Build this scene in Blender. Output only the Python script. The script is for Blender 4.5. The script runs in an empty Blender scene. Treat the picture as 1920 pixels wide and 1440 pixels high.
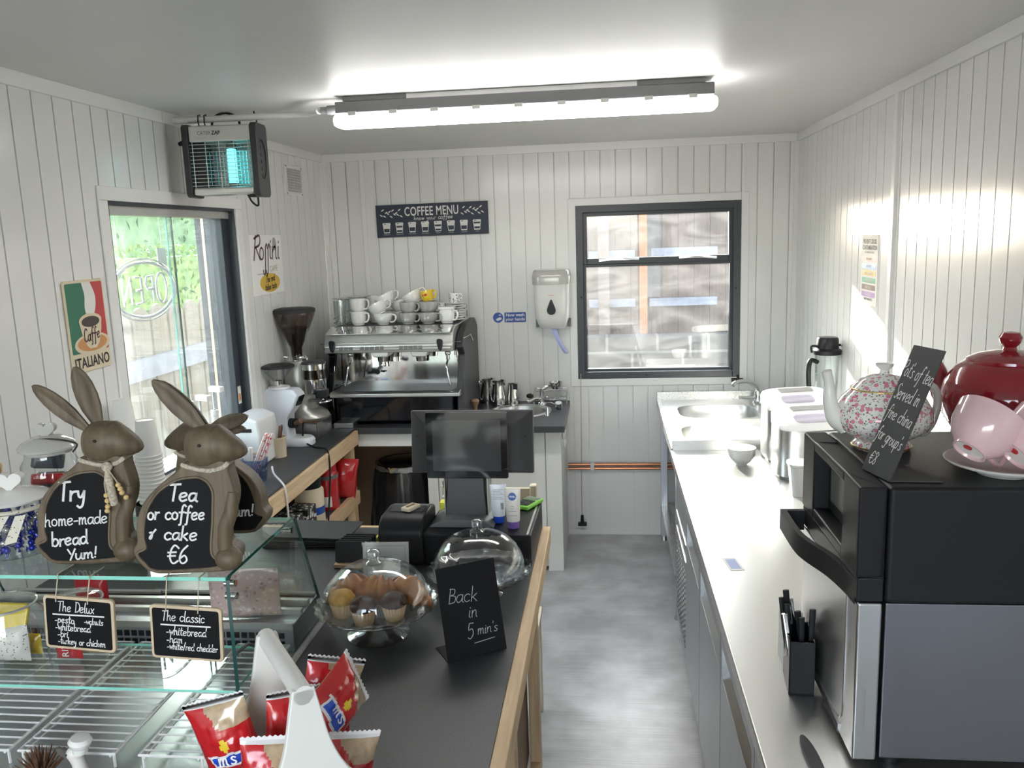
import bpy, bmesh, math, random
from mathutils import Vector, Matrix, Euler
from math import sin, cos, pi, radians, sqrt, atan2
random.seed(7)
SC = bpy.context.scene
COL = SC.collection
# ------------------------------------------------------------------ camera
cam_data = bpy.data.cameras.new('camera')
cam_data.sensor_width = 36.0
cam_data.lens = 29.4975
cam_data.clip_start = 0.05
cam = bpy.data.objects.new('camera', cam_data)
COL.objects.link(cam)
cr, cu_, cb = ((0.9934836, 0.108843, -0.0338158), (0.014268, 0.1755915, 0.9843597), (0.1130784, -0.9784277, 0.1728943))
cam.matrix_world = Matrix(((cr[0], cu_[0], cb[0], 0), (cr[1], cu_[1], cb[1], 0), (cr[2], cu_[2], cb[2], 1.9), (0, 0, 0, 1)))
SC.camera = cam
# ------------------------------------------------------------------ world, sun, exposure
SC.view_settings.view_transform = 'Standard'
SC.view_settings.look = 'None'
SC.view_settings.gamma = 1.0
SC.view_settings.use_curve_mapping = False
SC.view_settings.exposure = 1.3
SC.cycles.transparent_max_bounces = 40
SC.cycles.max_bounces = 10
SC.cycles.diffuse_bounces = 7
SC.cycles.glossy_bounces = 5
SC.cycles.sample_clamp_indirect = 6.0
SC.cycles.caustics_reflective = False
SC.cycles.caustics_refractive = False
W = bpy.data.worlds.new('sky'); SC.world = W; W.use_nodes = True
wn = W.node_tree.nodes; wl = W.node_tree.links; wn.clear()
sky = wn.new('ShaderNodeTexSky'); sky.sky_type = 'NISHITA'; sky.sun_disc = False
sky.sun_elevation = radians(22); sky.sun_rotation = radians(-18); sky.dust_density = 1.5
hs = wn.new('ShaderNodeHueSaturation'); hs.inputs['Saturation'].default_value = 0.45
bg = wn.new('ShaderNodeBackground'); bg.inputs[1].default_value = 0.85
wo = wn.new('ShaderNodeOutputWorld')
wl.new(sky.outputs[0], hs.inputs['Color']); wl.new(hs.outputs[0], bg.inputs[0]); wl.new(bg.outputs[0], wo.inputs[0])
sd = bpy.data.lights.new('sun', 'SUN'); sd.energy = 16.0; sd.angle = radians(0.6); sd.color = (1.0, 0.95, 0.86)
sun = bpy.data.objects.new('sun', sd); COL.objects.link(sun)
sun.rotation_euler = Vector((0.32, -1.0, -0.30)).to_track_quat('-Z', 'Y').to_euler()
sun.location = (-4, 9, 6)

# ------------------------------------------------------------------ materials
def new_mat(name):
    m = bpy.data.materials.new(name); m.use_nodes = True
    n = m.node_tree.nodes; n.clear()
    return m, n, m.node_tree.links
def pbr(name, col, rough=0.5, metal=0.0, noise=0.0, nscale=20, stretch=(1, 1, 1), bump=0.0, bscale=None, coat=0.0, spec=0.5, col2=None, trans=0.0, sss=0.0):
    m, n, l = new_mat(name)
    o = n.new('ShaderNodeOutputMaterial'); b = n.new('ShaderNodeBsdfPrincipled')
    l.new(b.outputs[0], o.inputs[0])
    b.inputs['Base Color'].default_value = (*col, 1); b.inputs['Roughness'].default_value = rough
    b.inputs['Metallic'].default_value = metal; b.inputs['Coat Weight'].default_value = coat
    b.inputs['Specular IOR Level'].default_value = spec
    if coat: b.inputs['Coat Roughness'].default_value = 0.08
    if trans: b.inputs['Transmission Weight'].default_value = trans
    if sss:
        b.inputs['Subsurface Weight'].default_value = sss; b.inputs['Subsurface Radius'].default_value = (0.02, 0.015, 0.01); b.inputs['Subsurface Scale'].default_value = 0.3
    if noise or bump or col2:
        tc = n.new('ShaderNodeTexCoord'); mp = n.new('ShaderNodeMapping'); mp.inputs['Scale'].default_value = stretch
        l.new(tc.outputs['Object'], mp.inputs[0])
        nz = n.new('ShaderNodeTexNoise'); nz.inputs['Scale'].default_value = nscale; nz.inputs['Detail'].default_value = 6
        l.new(mp.outputs[0], nz.inputs['Vector'])
        if noise or col2:
            mx = n.new('ShaderNodeMix'); mx.data_type = 'RGBA'
            c2 = col2 if col2 else tuple(max(0, c * (1 - noise)) for c in col)
            rp = n.new('ShaderNodeValToRGB'); rp.color_ramp.elements[0].position = 0.35; rp.color_ramp.elements[1].position = 0.68
            l.new(nz.outputs['Fac'], rp.inputs[0]); l.new(rp.outputs[0], mx.inputs[0])
            mx.inputs[6].default_value = (*col, 1); mx.inputs[7].default_value = (*c2, 1)
            l.new(mx.outputs[2], b.inputs['Base Color'])
        if bump:
            bp = n.new('ShaderNodeBump'); bp.inputs['Strength'].default_value = bump; bp.inputs['Distance'].default_value = 0.002
            if bscale:
                nb = n.new('ShaderNodeTexNoise'); nb.inputs['Scale'].default_value = bscale; nb.inputs['Detail'].default_value = 4
                l.new(mp.outputs[0], nb.inputs['Vector']); l.new(nb.outputs['Fac'], bp.inputs['Height'])
            else:
                l.new(nz.outputs['Fac'], bp.inputs['Height'])
            l.new(bp.outputs[0], b.inputs['Normal'])
    return m
def glass(name, tint=(1, 1, 1), refl=0.9, base=0.045, rough=0.01, film=0.0, film_scale=3.0, film_stretch=(1, 1, 1), dens=1.0):
    # thin clear sheet: see-through with mirror reflections that grow towards grazing angles, plus an optional dusty film
    m, n, l = new_mat(name)
    o = n.new('ShaderNodeOutputMaterial')
    tr = n.new('ShaderNodeBsdfTransparent'); tr.inputs[0].default_value = (*tint, 1)
    gl = n.new('ShaderNodeBsdfGlossy'); gl.inputs['Roughness'].default_value = rough
    lw = n.new('ShaderNodeLayerWeight'); lw.inputs[0].default_value = 0.5
    pw = n.new('ShaderNodeMath'); pw.operation = 'POWER'; pw.inputs[1].default_value = 4.0
    ma = n.new('ShaderNodeMath'); ma.operation = 'MULTIPLY_ADD'; ma.inputs[1].default_value = refl; ma.inputs[2].default_value = base
    l.new(lw.outputs['Facing'], pw.inputs[0]); l.new(pw.outputs[0], ma.inputs[0])
    mx = n.new('ShaderNodeMixShader'); l.new(ma.outputs[0], mx.inputs[0]); l.new(tr.outputs[0], mx.inputs[1]); l.new(gl.outputs[0], mx.inputs[2])
    if film:
        tl = n.new('ShaderNodeBsdfTranslucent'); tl.inputs[0].default_value = (0.9, 0.9, 0.92, 1)
        df = n.new('ShaderNodeBsdfDiffuse'); df.inputs[0].default_value = (0.8, 0.8, 0.82, 1)
        ad = n.new('ShaderNodeMixShader'); ad.inputs[0].default_value = 0.3
        l.new(tl.outputs[0], ad.inputs[1]); l.new(df.outputs[0], ad.inputs[2])
        tc = n.new('ShaderNodeTexCoord'); mp = n.new('ShaderNodeMapping'); mp.inputs['Scale'].default_value = film_stretch
        nz = n.new('ShaderNodeTexNoise'); nz.inputs['Scale'].default_value = film_scale; nz.inputs['Detail'].default_value = 7; nz.inputs['Distortion'].default_value = 2.2
        rp = n.new('ShaderNodeValToRGB'); rp.color_ramp.elements[0].position = 0.35; rp.color_ramp.elements[1].position = 0.75
        rp.color_ramp.elements[0].color = (film * 0.25,) * 3 + (1,); rp.color_ramp.elements[1].color = (film,) * 3 + (1,)
        l.new(tc.outputs['Object'], mp.inputs[0]); l.new(mp.outputs[0], nz.inputs['Vector']); l.new(nz.outputs['Fac'], rp.inputs[0])
        m2 = n.new('ShaderNodeMixShader'); l.new(rp.outputs[0], m2.inputs[0]); l.new(mx.outputs[0], m2.inputs[1]); l.new(ad.outputs[0], m2.inputs[2])
        l.new(m2.outputs[0], o.inputs[0])
    else:
        l.new(mx.outputs[0], o.inputs[0])
    return m
def emit(name, col, s):
    m, n, l = new_mat(name); o = n.new('ShaderNodeOutputMaterial'); e = n.new('ShaderNodeEmission')
    e.inputs[0].default_value = (*col, 1); e.inputs[1].default_value = s; l.new(e.outputs[0], o.inputs[0]); return m
def wood(name, c1, c2, axis=1, scale=6.0, rough=0.55, knots=True):
    m, n, l = new_mat(name)
    o = n.new('ShaderNodeOutputMaterial'); b = n.new('ShaderNodeBsdfPrincipled'); l.new(b.outputs[0], o.inputs[0])
    b.inputs['Roughness'].default_value = rough
    tc = n.new('ShaderNodeTexCoord'); mp = n.new('ShaderNodeMapping')
    st = [9.0, 9.0, 9.0]; st[axis] = 0.7; mp.inputs['Scale'].default_value = st
    l.new(tc.outputs['Object'], mp.inputs[0])
    nz = n.new('ShaderNodeTexNoise'); nz.inputs['Scale'].default_value = scale; nz.inputs['Detail'].default_value = 8; nz.inputs['Distortion'].default_value = 0.6
    l.new(mp.outputs[0], nz.inputs['Vector'])
    rp = n.new('ShaderNodeValToRGB'); rp.color_ramp.elements[0].position = 0.3; rp.color_ramp.elements[1].position = 0.7
    rp.color_ramp.elements[0].color = (*c1, 1); rp.color_ramp.elements[1].color = (*c2, 1)
    l.new(nz.outputs['Fac'], rp.inputs[0]); l.new(rp.outputs[0], b.inputs['Base Color'])
    bp = n.new('ShaderNodeBump'); bp.inputs['Strength'].default_value = 0.25; bp.inputs['Distance'].default_value = 0.001
    l.new(nz.outputs['Fac'], bp.inputs['Height']); l.new(bp.outputs[0], b.inputs['Normal'])
    return m
def floor_mat():
    m, n, l = new_mat('vinyl_floor')
    o = n.new('ShaderNodeOutputMaterial'); b = n.new('ShaderNodeBsdfPrincipled'); l.new(b.outputs[0], o.inputs[0])
    tc = n.new('ShaderNodeTexCoord')
    mp = n.new('ShaderNodeMapping'); mp.inputs['Scale'].default_value = (1.2, 60, 1); l.new(tc.outputs['Object'], mp.inputs[0])
    n1 = n.new('ShaderNodeTexNoise'); n1.inputs['Scale'].default_value = 3.2; n1.inputs['Detail'].default_value = 6; l.new(mp.outputs[0], n1.inputs['Vector'])
    n2 = n.new('ShaderNodeTexNoise'); n2.inputs['Scale'].default_value = 5.0; n2.inputs['Detail'].default_value = 9; l.new(tc.outputs['Object'], n2.inputs['Vector'])
    r1 = n.new('ShaderNodeValToRGB'); r1.color_ramp.elements[0].position = 0.3; r1.color_ramp.elements[1].position = 0.72
    r1.color_ramp.elements[0].color = (0.47, 0.475, 0.48, 1); r1.color_ramp.elements[1].color = (0.62, 0.625, 0.63, 1)
    l.new(n1.outputs['Fac'], r1.inputs[0])
    r2 = n.new('ShaderNodeValToRGB'); r2.color_ramp.elements[0].position = 0.35; r2.color_ramp.elements[1].position = 0.7
    r2.color_ramp.elements[0].color = (0.72, 0.72, 0.72, 1); r2.color_ramp.elements[1].color = (1.15, 1.15, 1.15, 1)
    l.new(n2.outputs['Fac'], r2.inputs[0])
    mx = n.new('ShaderNodeMix'); mx.data_type = 'RGBA'; mx.blend_type = 'MULTIPLY'; mx.inputs[0].default_value = 1.0
    l.new(r1.outputs[0], mx.inputs[6]); l.new(r2.outputs[0], mx.inputs[7]); l.new(mx.outputs[2], b.inputs['Base Color'])
    b.inputs['Roughness'].default_value = 0.33
    bp = n.new('ShaderNodeBump'); bp.inputs['Strength'].default_value = 0.2; bp.inputs['Distance'].default_value = 0.001
    l.new(n1.outputs['Fac'], bp.inputs['Height']); l.new(bp.outputs[0], b.inputs['Normal'])
    return m
def brushed(name, col, rough, axis, amt=0.12):
    m, n, l = new_mat(name)
    o = n.new('ShaderNodeOutputMaterial'); b = n.new('ShaderNodeBsdfPrincipled'); l.new(b.outputs[0], o.inputs[0])
    b.inputs['Metallic'].default_value = 1.0; b.inputs['Base Color'].default_value = (*col, 1)
    tc = n.new('ShaderNodeTexCoord'); mp = n.new('ShaderNodeMapping'); st = [120, 120, 120]; st[axis] = 2.0; mp.inputs['Scale'].default_value = st
    nz = n.new('ShaderNodeTexNoise'); nz.inputs['Scale'].default_value = 2.0; nz.inputs['Detail'].default_value = 4
    l.new(tc.outputs['Object'], mp.inputs[0]); l.new(mp.outputs[0], nz.inputs['Vector'])
    ma = n.new('ShaderNodeMath'); ma.operation = 'MULTIPLY_ADD'; ma.inputs[1].default_value = amt; ma.inputs[2].default_value = rough - amt / 2
    l.new(nz.outputs['Fac'], ma.inputs[0]); l.new(ma.outputs[0], b.inputs['Roughness'])
    bp = n.new('ShaderNodeBump'); bp.inputs['Strength'].default_value = 0.06; bp.inputs['Distance'].default_value = 0.0005
    l.new(nz.outputs['Fac'], bp.inputs['Height']); l.new(bp.outputs[0], b.inputs['Normal'])
    return m
def voronoi_mix(name, base, spots, scale, thr, rough=0.4, coat=0.0, metal=0.0):
    # base colour with scattered patches of the given spot colours
    m, n, l = new_mat(name)
    o = n.new('ShaderNodeOutputMaterial'); b = n.new('ShaderNodeBsdfPrincipled'); l.new(b.outputs[0], o.inputs[0])
    b.inputs['Roughness'].default_value = rough; b.inputs['Coat Weight'].default_value = coat; b.inputs['Metallic'].default_value = metal
    tc = n.new('ShaderNodeTexCoord'); prev = None
    for i, (c, s, t) in enumerate(zip(spots, scale, thr)):
        mp = n.new('ShaderNodeMapping'); mp.inputs['Location'].default_value = (i * 1.7, i * 3.1, i * 0.9)
        l.new(tc.outputs['Object'], mp.inputs[0])
        nz = n.new('ShaderNodeTexVoronoi'); nz.inputs['Scale'].default_value = s
        l.new(mp.outputs[0], nz.inputs['Vector'])
        cmp = n.new('ShaderNodeMath'); cmp.operation = 'LESS_THAN'; cmp.inputs[1].default_value = t
        l.new(nz.outputs['Distance'], cmp.inputs[0])
        mx = n.new('ShaderNodeMix'); mx.data_type = 'RGBA'; l.new(cmp.outputs[0], mx.inputs[0])
        if prev is None: mx.inputs[6].default_value = (*base, 1)
        else: l.new(prev.outputs[2], mx.inputs[6])
        mx.inputs[7].default_value = (*c, 1); prev = mx
    l.new(prev.outputs[2], b.inputs['Base Color'])
    return m
M = {}
M['wall'] = pbr('white_cladding', (0.80, 0.795, 0.78), 0.17, spec=0.38)
M['ceil'] = pbr('white_ceiling', (0.78, 0.775, 0.76), 0.45, noise=0.03, nscale=3)
M['trim'] = pbr('white_trim', (0.82, 0.815, 0.80), 0.3)
M['floor'] = floor_mat()
M['dark_frame'] = pbr('charcoal_frame', (0.035, 0.042, 0.052), 0.35)
M['winglass'] = glass('window_glass', (0.97, 0.99, 0.98), film=0.03, film_scale=2.0, film_stretch=(1, 1, 3.0))
M['slideglass'] = glass('sliding_glass', (0.93, 0.98, 0.96), film=0.10, film_scale=2.0, film_stretch=(1, 3, 0.5))
M['caseglass'] = glass('case_glass', (0.94, 0.975, 0.96), refl=0.7)
M['clear'] = glass('clear_glass', (0.97, 0.98, 0.98), refl=0.8, base=0.06)
M['thickglass'] = glass('pressed_glass', (0.90, 0.92, 0.92), refl=0.9, base=0.16)
M['plateglass'] = glass('pressed_plate_glass', (0.90, 0.92, 0.92), refl=0.9, base=0.17, rough=0.05)
M['jarglass'] = glass('jar_glass', (0.93, 0.95, 0.95), refl=0.7, base=0.08)
M['smokeglass'] = glass('smoked_plastic', (0.66, 0.62, 0.58), refl=0.5, base=0.06)
M['blueplastic'] = glass('clear_blue_plastic', (0.62, 0.70, 0.88), refl=0.5, base=0.15, rough=0.15)
M['glassedge'] = pbr('green_glass_edge', (0.28, 0.72, 0.60), 0.12, spec=0.8)
M['darkedge'] = pbr('dark_glass_edge', (0.015, 0.07, 0.06), 0.12, spec=0.8)
M['laminate'] = pbr('black_laminate', (0.028, 0.029, 0.032), 0.42, noise=0.0, nscale=260, col2=(0.05, 0.052, 0.057), bump=0.05)
M['pine'] = wood('pine_board', (0.56, 0.38, 0.21), (0.74, 0.56, 0.35), axis=1)
M['pinez'] = wood('pine_post', (0.56, 0.38, 0.21), (0.74, 0.56, 0.35), axis=2)
M['pinex'] = wood('pine_strip', (0.56, 0.38, 0.21), (0.74, 0.56, 0.35), axis=0)
M['cream'] = pbr('cream_paint', (0.74, 0.66, 0.50), 0.45)
M['ply'] = pbr('brown_panel', (0.30, 0.19, 0.11), 0.6, noise=0.15, nscale=8)
M['whitepaint'] = pbr('white_paint', (0.76, 0.75, 0.71), 0.4)
M['steel'] = brushed('brushed_steel', (0.62, 0.62, 0.61), 0.27, 1)
M['steelx'] = brushed('brushed_steel_across', (0.60, 0.60, 0.59), 0.30, 0)
M['steelz'] = brushed('brushed_steel_upright', (0.60, 0.61, 0.62), 0.30, 2)
M['worktop'] = brushed('worn_steel_top', (0.62, 0.615, 0.60), 0.33, 1, 0.10)
M['ovensteel'] = brushed('oven_steel', (0.26, 0.26, 0.295), 0.32, 2)
M['fridge'] = brushed('fridge_steel', (0.46, 0.475, 0.50), 0.36, 2)
M['fridgedark'] = pbr('fridge_recess', (0.10, 0.105, 0.11), 0.4, 0.5)
M['chrome'] = pbr('chrome', (0.82, 0.82, 0.82), 0.07, 1.0)
M['darkchrome'] = pbr('polished_steel', (0.62, 0.61, 0.60), 0.10, 1.0)
M['silverpaint'] = pbr('grey_hammered_metal', (0.42, 0.42, 0.39), 0.32, 0.55)
M['silverplastic'] = pbr('silver_panel', (0.60, 0.60, 0.57), 0.3, 0.6)
M['black'] = pbr('black_plastic', (0.010, 0.011, 0.013), 0.38, spec=0.3)
M['blacksoft'] = pbr('matt_black', (0.018, 0.018, 0.020), 0.6)
M['blackgloss'] = pbr('gloss_black', (0.008, 0.009, 0.012), 0.06, spec=0.6)
M['ovenblack'] = pbr('oven_black_plastic', (0.010, 0.0105, 0.013), 0.45, bump=0.05, nscale=300, spec=0.3)
M['greyplastic'] = pbr('dark_grey_plastic', (0.040, 0.041, 0.043), 0.42, spec=0.35)
M['midgrey'] = pbr('mid_grey_plastic', (0.16, 0.16, 0.165), 0.45)
M['ovenscreen'] = pbr('oven_display', (0.13, 0.135, 0.125), 0.15)
M['screen'] = pbr('screen_glass', (0.05, 0.055, 0.058), 0.08, spec=0.6)
M['chalk'] = pbr('chalkboard_black', (0.006, 0.006, 0.007), 0.6, spec=0.2)
M['slate'] = pbr('slate_grey_board', (0.045, 0.047, 0.047), 0.6)
M['chalkpen'] = pbr('white_chalk_ink', (0.80, 0.80, 0.79), 0.8)
M['chalkgrey'] = pbr('grey_chalk_ink', (0.45, 0.45, 0.46), 0.8)
M['rabbit'] = wood('carved_grey_wood', (0.085, 0.060, 0.036), (0.175, 0.130, 0.083), axis=2, scale=5, rough=0.5)
M['rope'] = pbr('braided_cord', (0.62, 0.55, 0.44), 0.9, noise=0.5, nscale=180)
M['bead'] = pbr('wooden_bead', (0.72, 0.52, 0.24), 0.45)
M['string'] = pbr('string', (0.55, 0.48, 0.36), 0.9)
M['lightwood'] = pbr('pale_wood_frame', (0.66, 0.52, 0.36), 0.5, noise=0.15, nscale=30)
M['white_ceramic'] = pbr('white_ceramic', (0.80, 0.79, 0.76), 0.12, coat=0.4)
M['grey_ceramic'] = pbr('grey_ceramic', (0.40, 0.39, 0.37), 0.16, coat=0.4)
M['lid_ceramic'] = pbr('pale_grey_ceramic', (0.50, 0.49, 0.465), 0.15, coat=0.3)  # pale grey, lowered to hold the shade on the tall jar's lid
M['red_ceramic'] = pbr('red_ceramic', (0.26, 0.012, 0.022), 0.08, coat=0.6)
M['pink_ceramic'] = pbr('pink_ceramic', (0.72, 0.50, 0.53), 0.10, coat=0.5)
M['gold'] = pbr('gold_line', (0.70, 0.52, 0.20), 0.25, 0.9)
M['floral'] = voronoi_mix('rose_sprig_porcelain', (0.82, 0.81, 0.78), [(0.18, 0.22, 0.14), (0.72, 0.25, 0.36), (0.55, 0.10, 0.22), (0.25, 0.28, 0.22)], [135, 75, 75, 170], [0.27, 0.36, 0.18, 0.22], 0.12, 0.5)
M['white'] = pbr('white_plastic', (0.78, 0.78, 0.78), 0.3)
M['bluewhite'] = pbr('cool_white_plastic', (0.74, 0.77, 0.84), 0.3)
M['paper'] = pbr('white_paper', (0.80, 0.79, 0.76), 0.7)
M['postersheet'] = pbr('bright_poster_paper', (0.90, 0.89, 0.87), 0.6)
M['bluepaper'] = pbr('blue_paper_towel', (0.42, 0.47, 0.72), 0.8)
M['navy'] = pbr('navy_sign', (0.022, 0.030, 0.055), 0.5)
M['signblue'] = pbr('sign_blue', (0.015, 0.075, 0.36), 0.35)
M['ink'] = pbr('black_ink', (0.02, 0.018, 0.02), 0.6)
M['brownink'] = pbr('brown_ink', (0.09, 0.035, 0.045), 0.6)
M['greyink'] = pbr('grey_ink', (0.42, 0.42, 0.41), 0.6)
M['tanink'] = pbr('tan_ink', (0.50, 0.42, 0.26), 0.6)
M['yellow'] = pbr('mustard_yellow', (0.72, 0.46, 0.06), 0.5)
M['brightyellow'] = pbr('bright_yellow', (0.80, 0.76, 0.08), 0.5)
M['cupyellow'] = pbr('yellow_glaze', (0.74, 0.52, 0.03), 0.15, coat=0.4)
M['green'] = pbr('flag_green', (0.015, 0.16, 0.09), 0.4)
M['lime'] = pbr('lime_green', (0.20, 0.55, 0.06), 0.35)
M['red'] = pbr('flag_red', (0.50, 0.035, 0.04), 0.4)
M['tinred'] = pbr('red_plastic', (0.55, 0.02, 0.03), 0.3)
M['packred'] = pbr('red_foil', (0.50, 0.015, 0.02), 0.18, coat=0.6, bump=0.5, nscale=30)
M['packblue'] = pbr('blue_foil', (0.02, 0.08, 0.55), 0.2, coat=0.6)
M['packwhite'] = pbr('silver_white_foil', (0.75, 0.74, 0.74), 0.2, coat=0.5, bump=0.6, nscale=60)
M['packtan'] = pbr('clear_film_over_biscuit', (0.52, 0.38, 0.24), 0.18, coat=0.8, noise=0.3, nscale=60)
M['packyellow'] = pbr('yellow_print', (0.75, 0.55, 0.04), 0.2, coat=0.5)
M['cream_print'] = pbr('cream_print', (0.72, 0.62, 0.45), 0.5)
M['orange_print'] = pbr('orange_print', (0.62, 0.28, 0.10), 0.45)
M['coffee'] = pbr('coffee_dark', (0.03, 0.012, 0.008), 0.3)
M['beans'] = pbr('coffee_beans', (0.035, 0.018, 0.010), 0.45, noise=0.5, nscale=120, bump=1.0)
M['brownwood'] = wood('dark_wood', (0.10, 0.05, 0.03), (0.18, 0.09, 0.05), axis=1)
M['copper'] = pbr('copper_pipe', (0.50, 0.22, 0.12), 0.28, 1.0)
M['purple'] = pbr('purple_cap', (0.25, 0.14, 0.50), 0.35)
M['lilac'] = glass('lilac_window', (0.84, 0.81, 0.93), refl=0.4, base=0.25, rough=0.2)
M['tube_cream'] = pbr('cream_tube', (0.76, 0.72, 0.66), 0.35)
M['binliner'] = pbr('black_liner', (0.010, 0.010, 0.011), 0.22, bump=1.0, nscale=14, stretch=(3, 3, 0.5))
M['muffin'] = pbr('golden_sponge', (0.66, 0.36, 0.07), 0.7, noise=0.35, nscale=60, bump=0.8)
M['choc'] = pbr('chocolate_sponge', (0.055, 0.020, 0.013), 0.45, noise=0.4, nscale=80, bump=0.8)
M['case'] = pbr('muffin_paper', (0.72, 0.48, 0.26), 0.6)
M['croissant'] = pbr('baked_pastry', (0.46, 0.20, 0.06), 0.42, col2=(0.26, 0.09, 0.03), nscale=25, bump=0.6)
M['stick'] = pbr('birch_stick', (0.72, 0.55, 0.34), 0.6)
M['cupcard'] = pbr('white_cup_card', (0.78, 0.77, 0.74), 0.5)
M['bluewrap'] = pbr('blue_sweet_foil', (0.015, 0.03, 0.38), 0.15, 0.4)
M['silverwrap'] = pbr('silver_sweet_foil', (0.75, 0.75, 0.77), 0.12, 0.9)
M['ribbon'] = voronoi_mix('spotted_ribbon', (0.72, 0.68, 0.58), [(0.12, 0.11, 0.09)], [160], [0.22], 0.8)
M['slatebag'] = pbr('slate_blue_wrapper', (0.04, 0.055, 0.075), 0.3, noise=0.3, nscale=40)
M['speck'] = voronoi_mix('speckled_wrapper', (0.76, 0.73, 0.68), [(0.06, 0.05, 0.05)], [150], [0.22], 0.35)
M['floralbox'] = voronoi_mix('black_white_scroll_print', (0.02, 0.02, 0.022), [(0.62, 0.60, 0.58), (0.03, 0.03, 0.03)], [42, 46], [0.40, 0.26], 0.4)
M['mesh'] = voronoi_mix('black_mesh', (0.015, 0.015, 0.017), [(0.10, 0.10, 0.11)], [130], [0.28], 0.4)
M['pinkmallow'] = voronoi_mix('pink_and_white_sweets', (0.66, 0.50, 0.48), [(0.75, 0.66, 0.60), (0.50, 0.32, 0.33)], [75, 60], [0.32, 0.22], 0.6)
M['dots'] = voronoi_mix('dotted_glaze', (0.80, 0.79, 0.77), [(0.03, 0.03, 0.07)], [95], [0.30], 0.15, 0.3)
M['straw'] = voronoi_mix('red_striped_paper', (0.80, 0.68, 0.66), [(0.62, 0.05, 0.08)], [75], [0.36], 0.5)
M['wire'] = pbr('white_coated_wire', (0.74, 0.74, 0.72), 0.35)
M['neon'] = pbr('unlit_neon_tube', (0.62, 0.58, 0.64), 0.15, spec=0.8)
M['tubelight'] = emit('lit_diffuser', (1.0, 0.98, 0.95), 10.0)
M['uv'] = emit('cyan_lamp', (0.12, 0.85, 0.92), 1.4)
M['duckwhite'] = pbr('white_painted_resin', (0.72, 0.68, 0.64), 0.4)
M['duckbeak'] = pbr('grey_resin', (0.12, 0.11, 0.10), 0.4)
M['hedge'] = pbr('hedge_leaves', (0.085, 0.19, 0.04), 0.6, col2=(0.23, 0.31, 0.05), nscale=14)
M['tree'] = pbr('tree_leaves', (0.07, 0.15, 0.06), 0.7, col2=(0.14, 0.24, 0.10), nscale=9)
M['ground'] = pbr('gravel_ground', (0.34, 0.30, 0.25), 0.9, noise=0.4, nscale=30)
M['picket'] = wood('weathered_pickets', (0.13, 0.105, 0.075), (0.22, 0.18, 0.135), axis=2)
M['greypost'] = pbr('grey_post_wood', (0.085, 0.066, 0.062), 0.7, noise=0.3, nscale=12)
M['greyrail'] = pbr('grey_rail', (0.24, 0.24, 0.27), 0.7, noise=0.2, nscale=12)
M['oldfence'] = wood('old_brown_fence', (0.020, 0.012, 0.0095), (0.052, 0.033, 0.026), axis=2)
M['palerail'] = pbr('pale_blue_rail', (0.12, 0.14, 0.19), 0.6, noise=0.3, nscale=16)
M['newpost'] = wood('orange_timber_post', (0.15, 0.052, 0.018), (0.21, 0.082, 0.030), axis=2)
M['darkpost'] = pbr('dark_stained_post', (0.05, 0.05, 0.055), 0.7)
def brick_mat():
    m, n, l = new_mat('grey_block_wall')
    o = n.new('ShaderNodeOutputMaterial'); b = n.new('ShaderNodeBsdfPrincipled'); l.new(b.outputs[0], o.inputs[0])
    tc = n.new('ShaderNodeTexCoord'); mp = n.new('ShaderNodeMapping'); mp.inputs['Rotation'].default_value = (radians(90), 0, 0)
    br = n.new('ShaderNodeTexBrick'); br.inputs['Scale'].default_value = 1.0; br.inputs['Brick Width'].default_value = 0.44; br.inputs['Row Height'].default_value = 0.215
    br.inputs['Mortar Size'].default_value = 0.012
    br.inputs['Color1'].default_value = (0.045, 0.045, 0.046, 1); br.inputs['Color2'].default_value = (0.060, 0.058, 0.056, 1); br.inputs['Mortar'].default_value = (0.12, 0.12, 0.115, 1)
    l.new(tc.outputs['Object'], mp.inputs[0]); l.new(mp.outputs[0], br.inputs['Vector']); l.new(br.outputs[0], b.inputs['Base Color'])
    b.inputs['Roughness'].default_value = 0.9
    return m
M['block'] = brick_mat()

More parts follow.
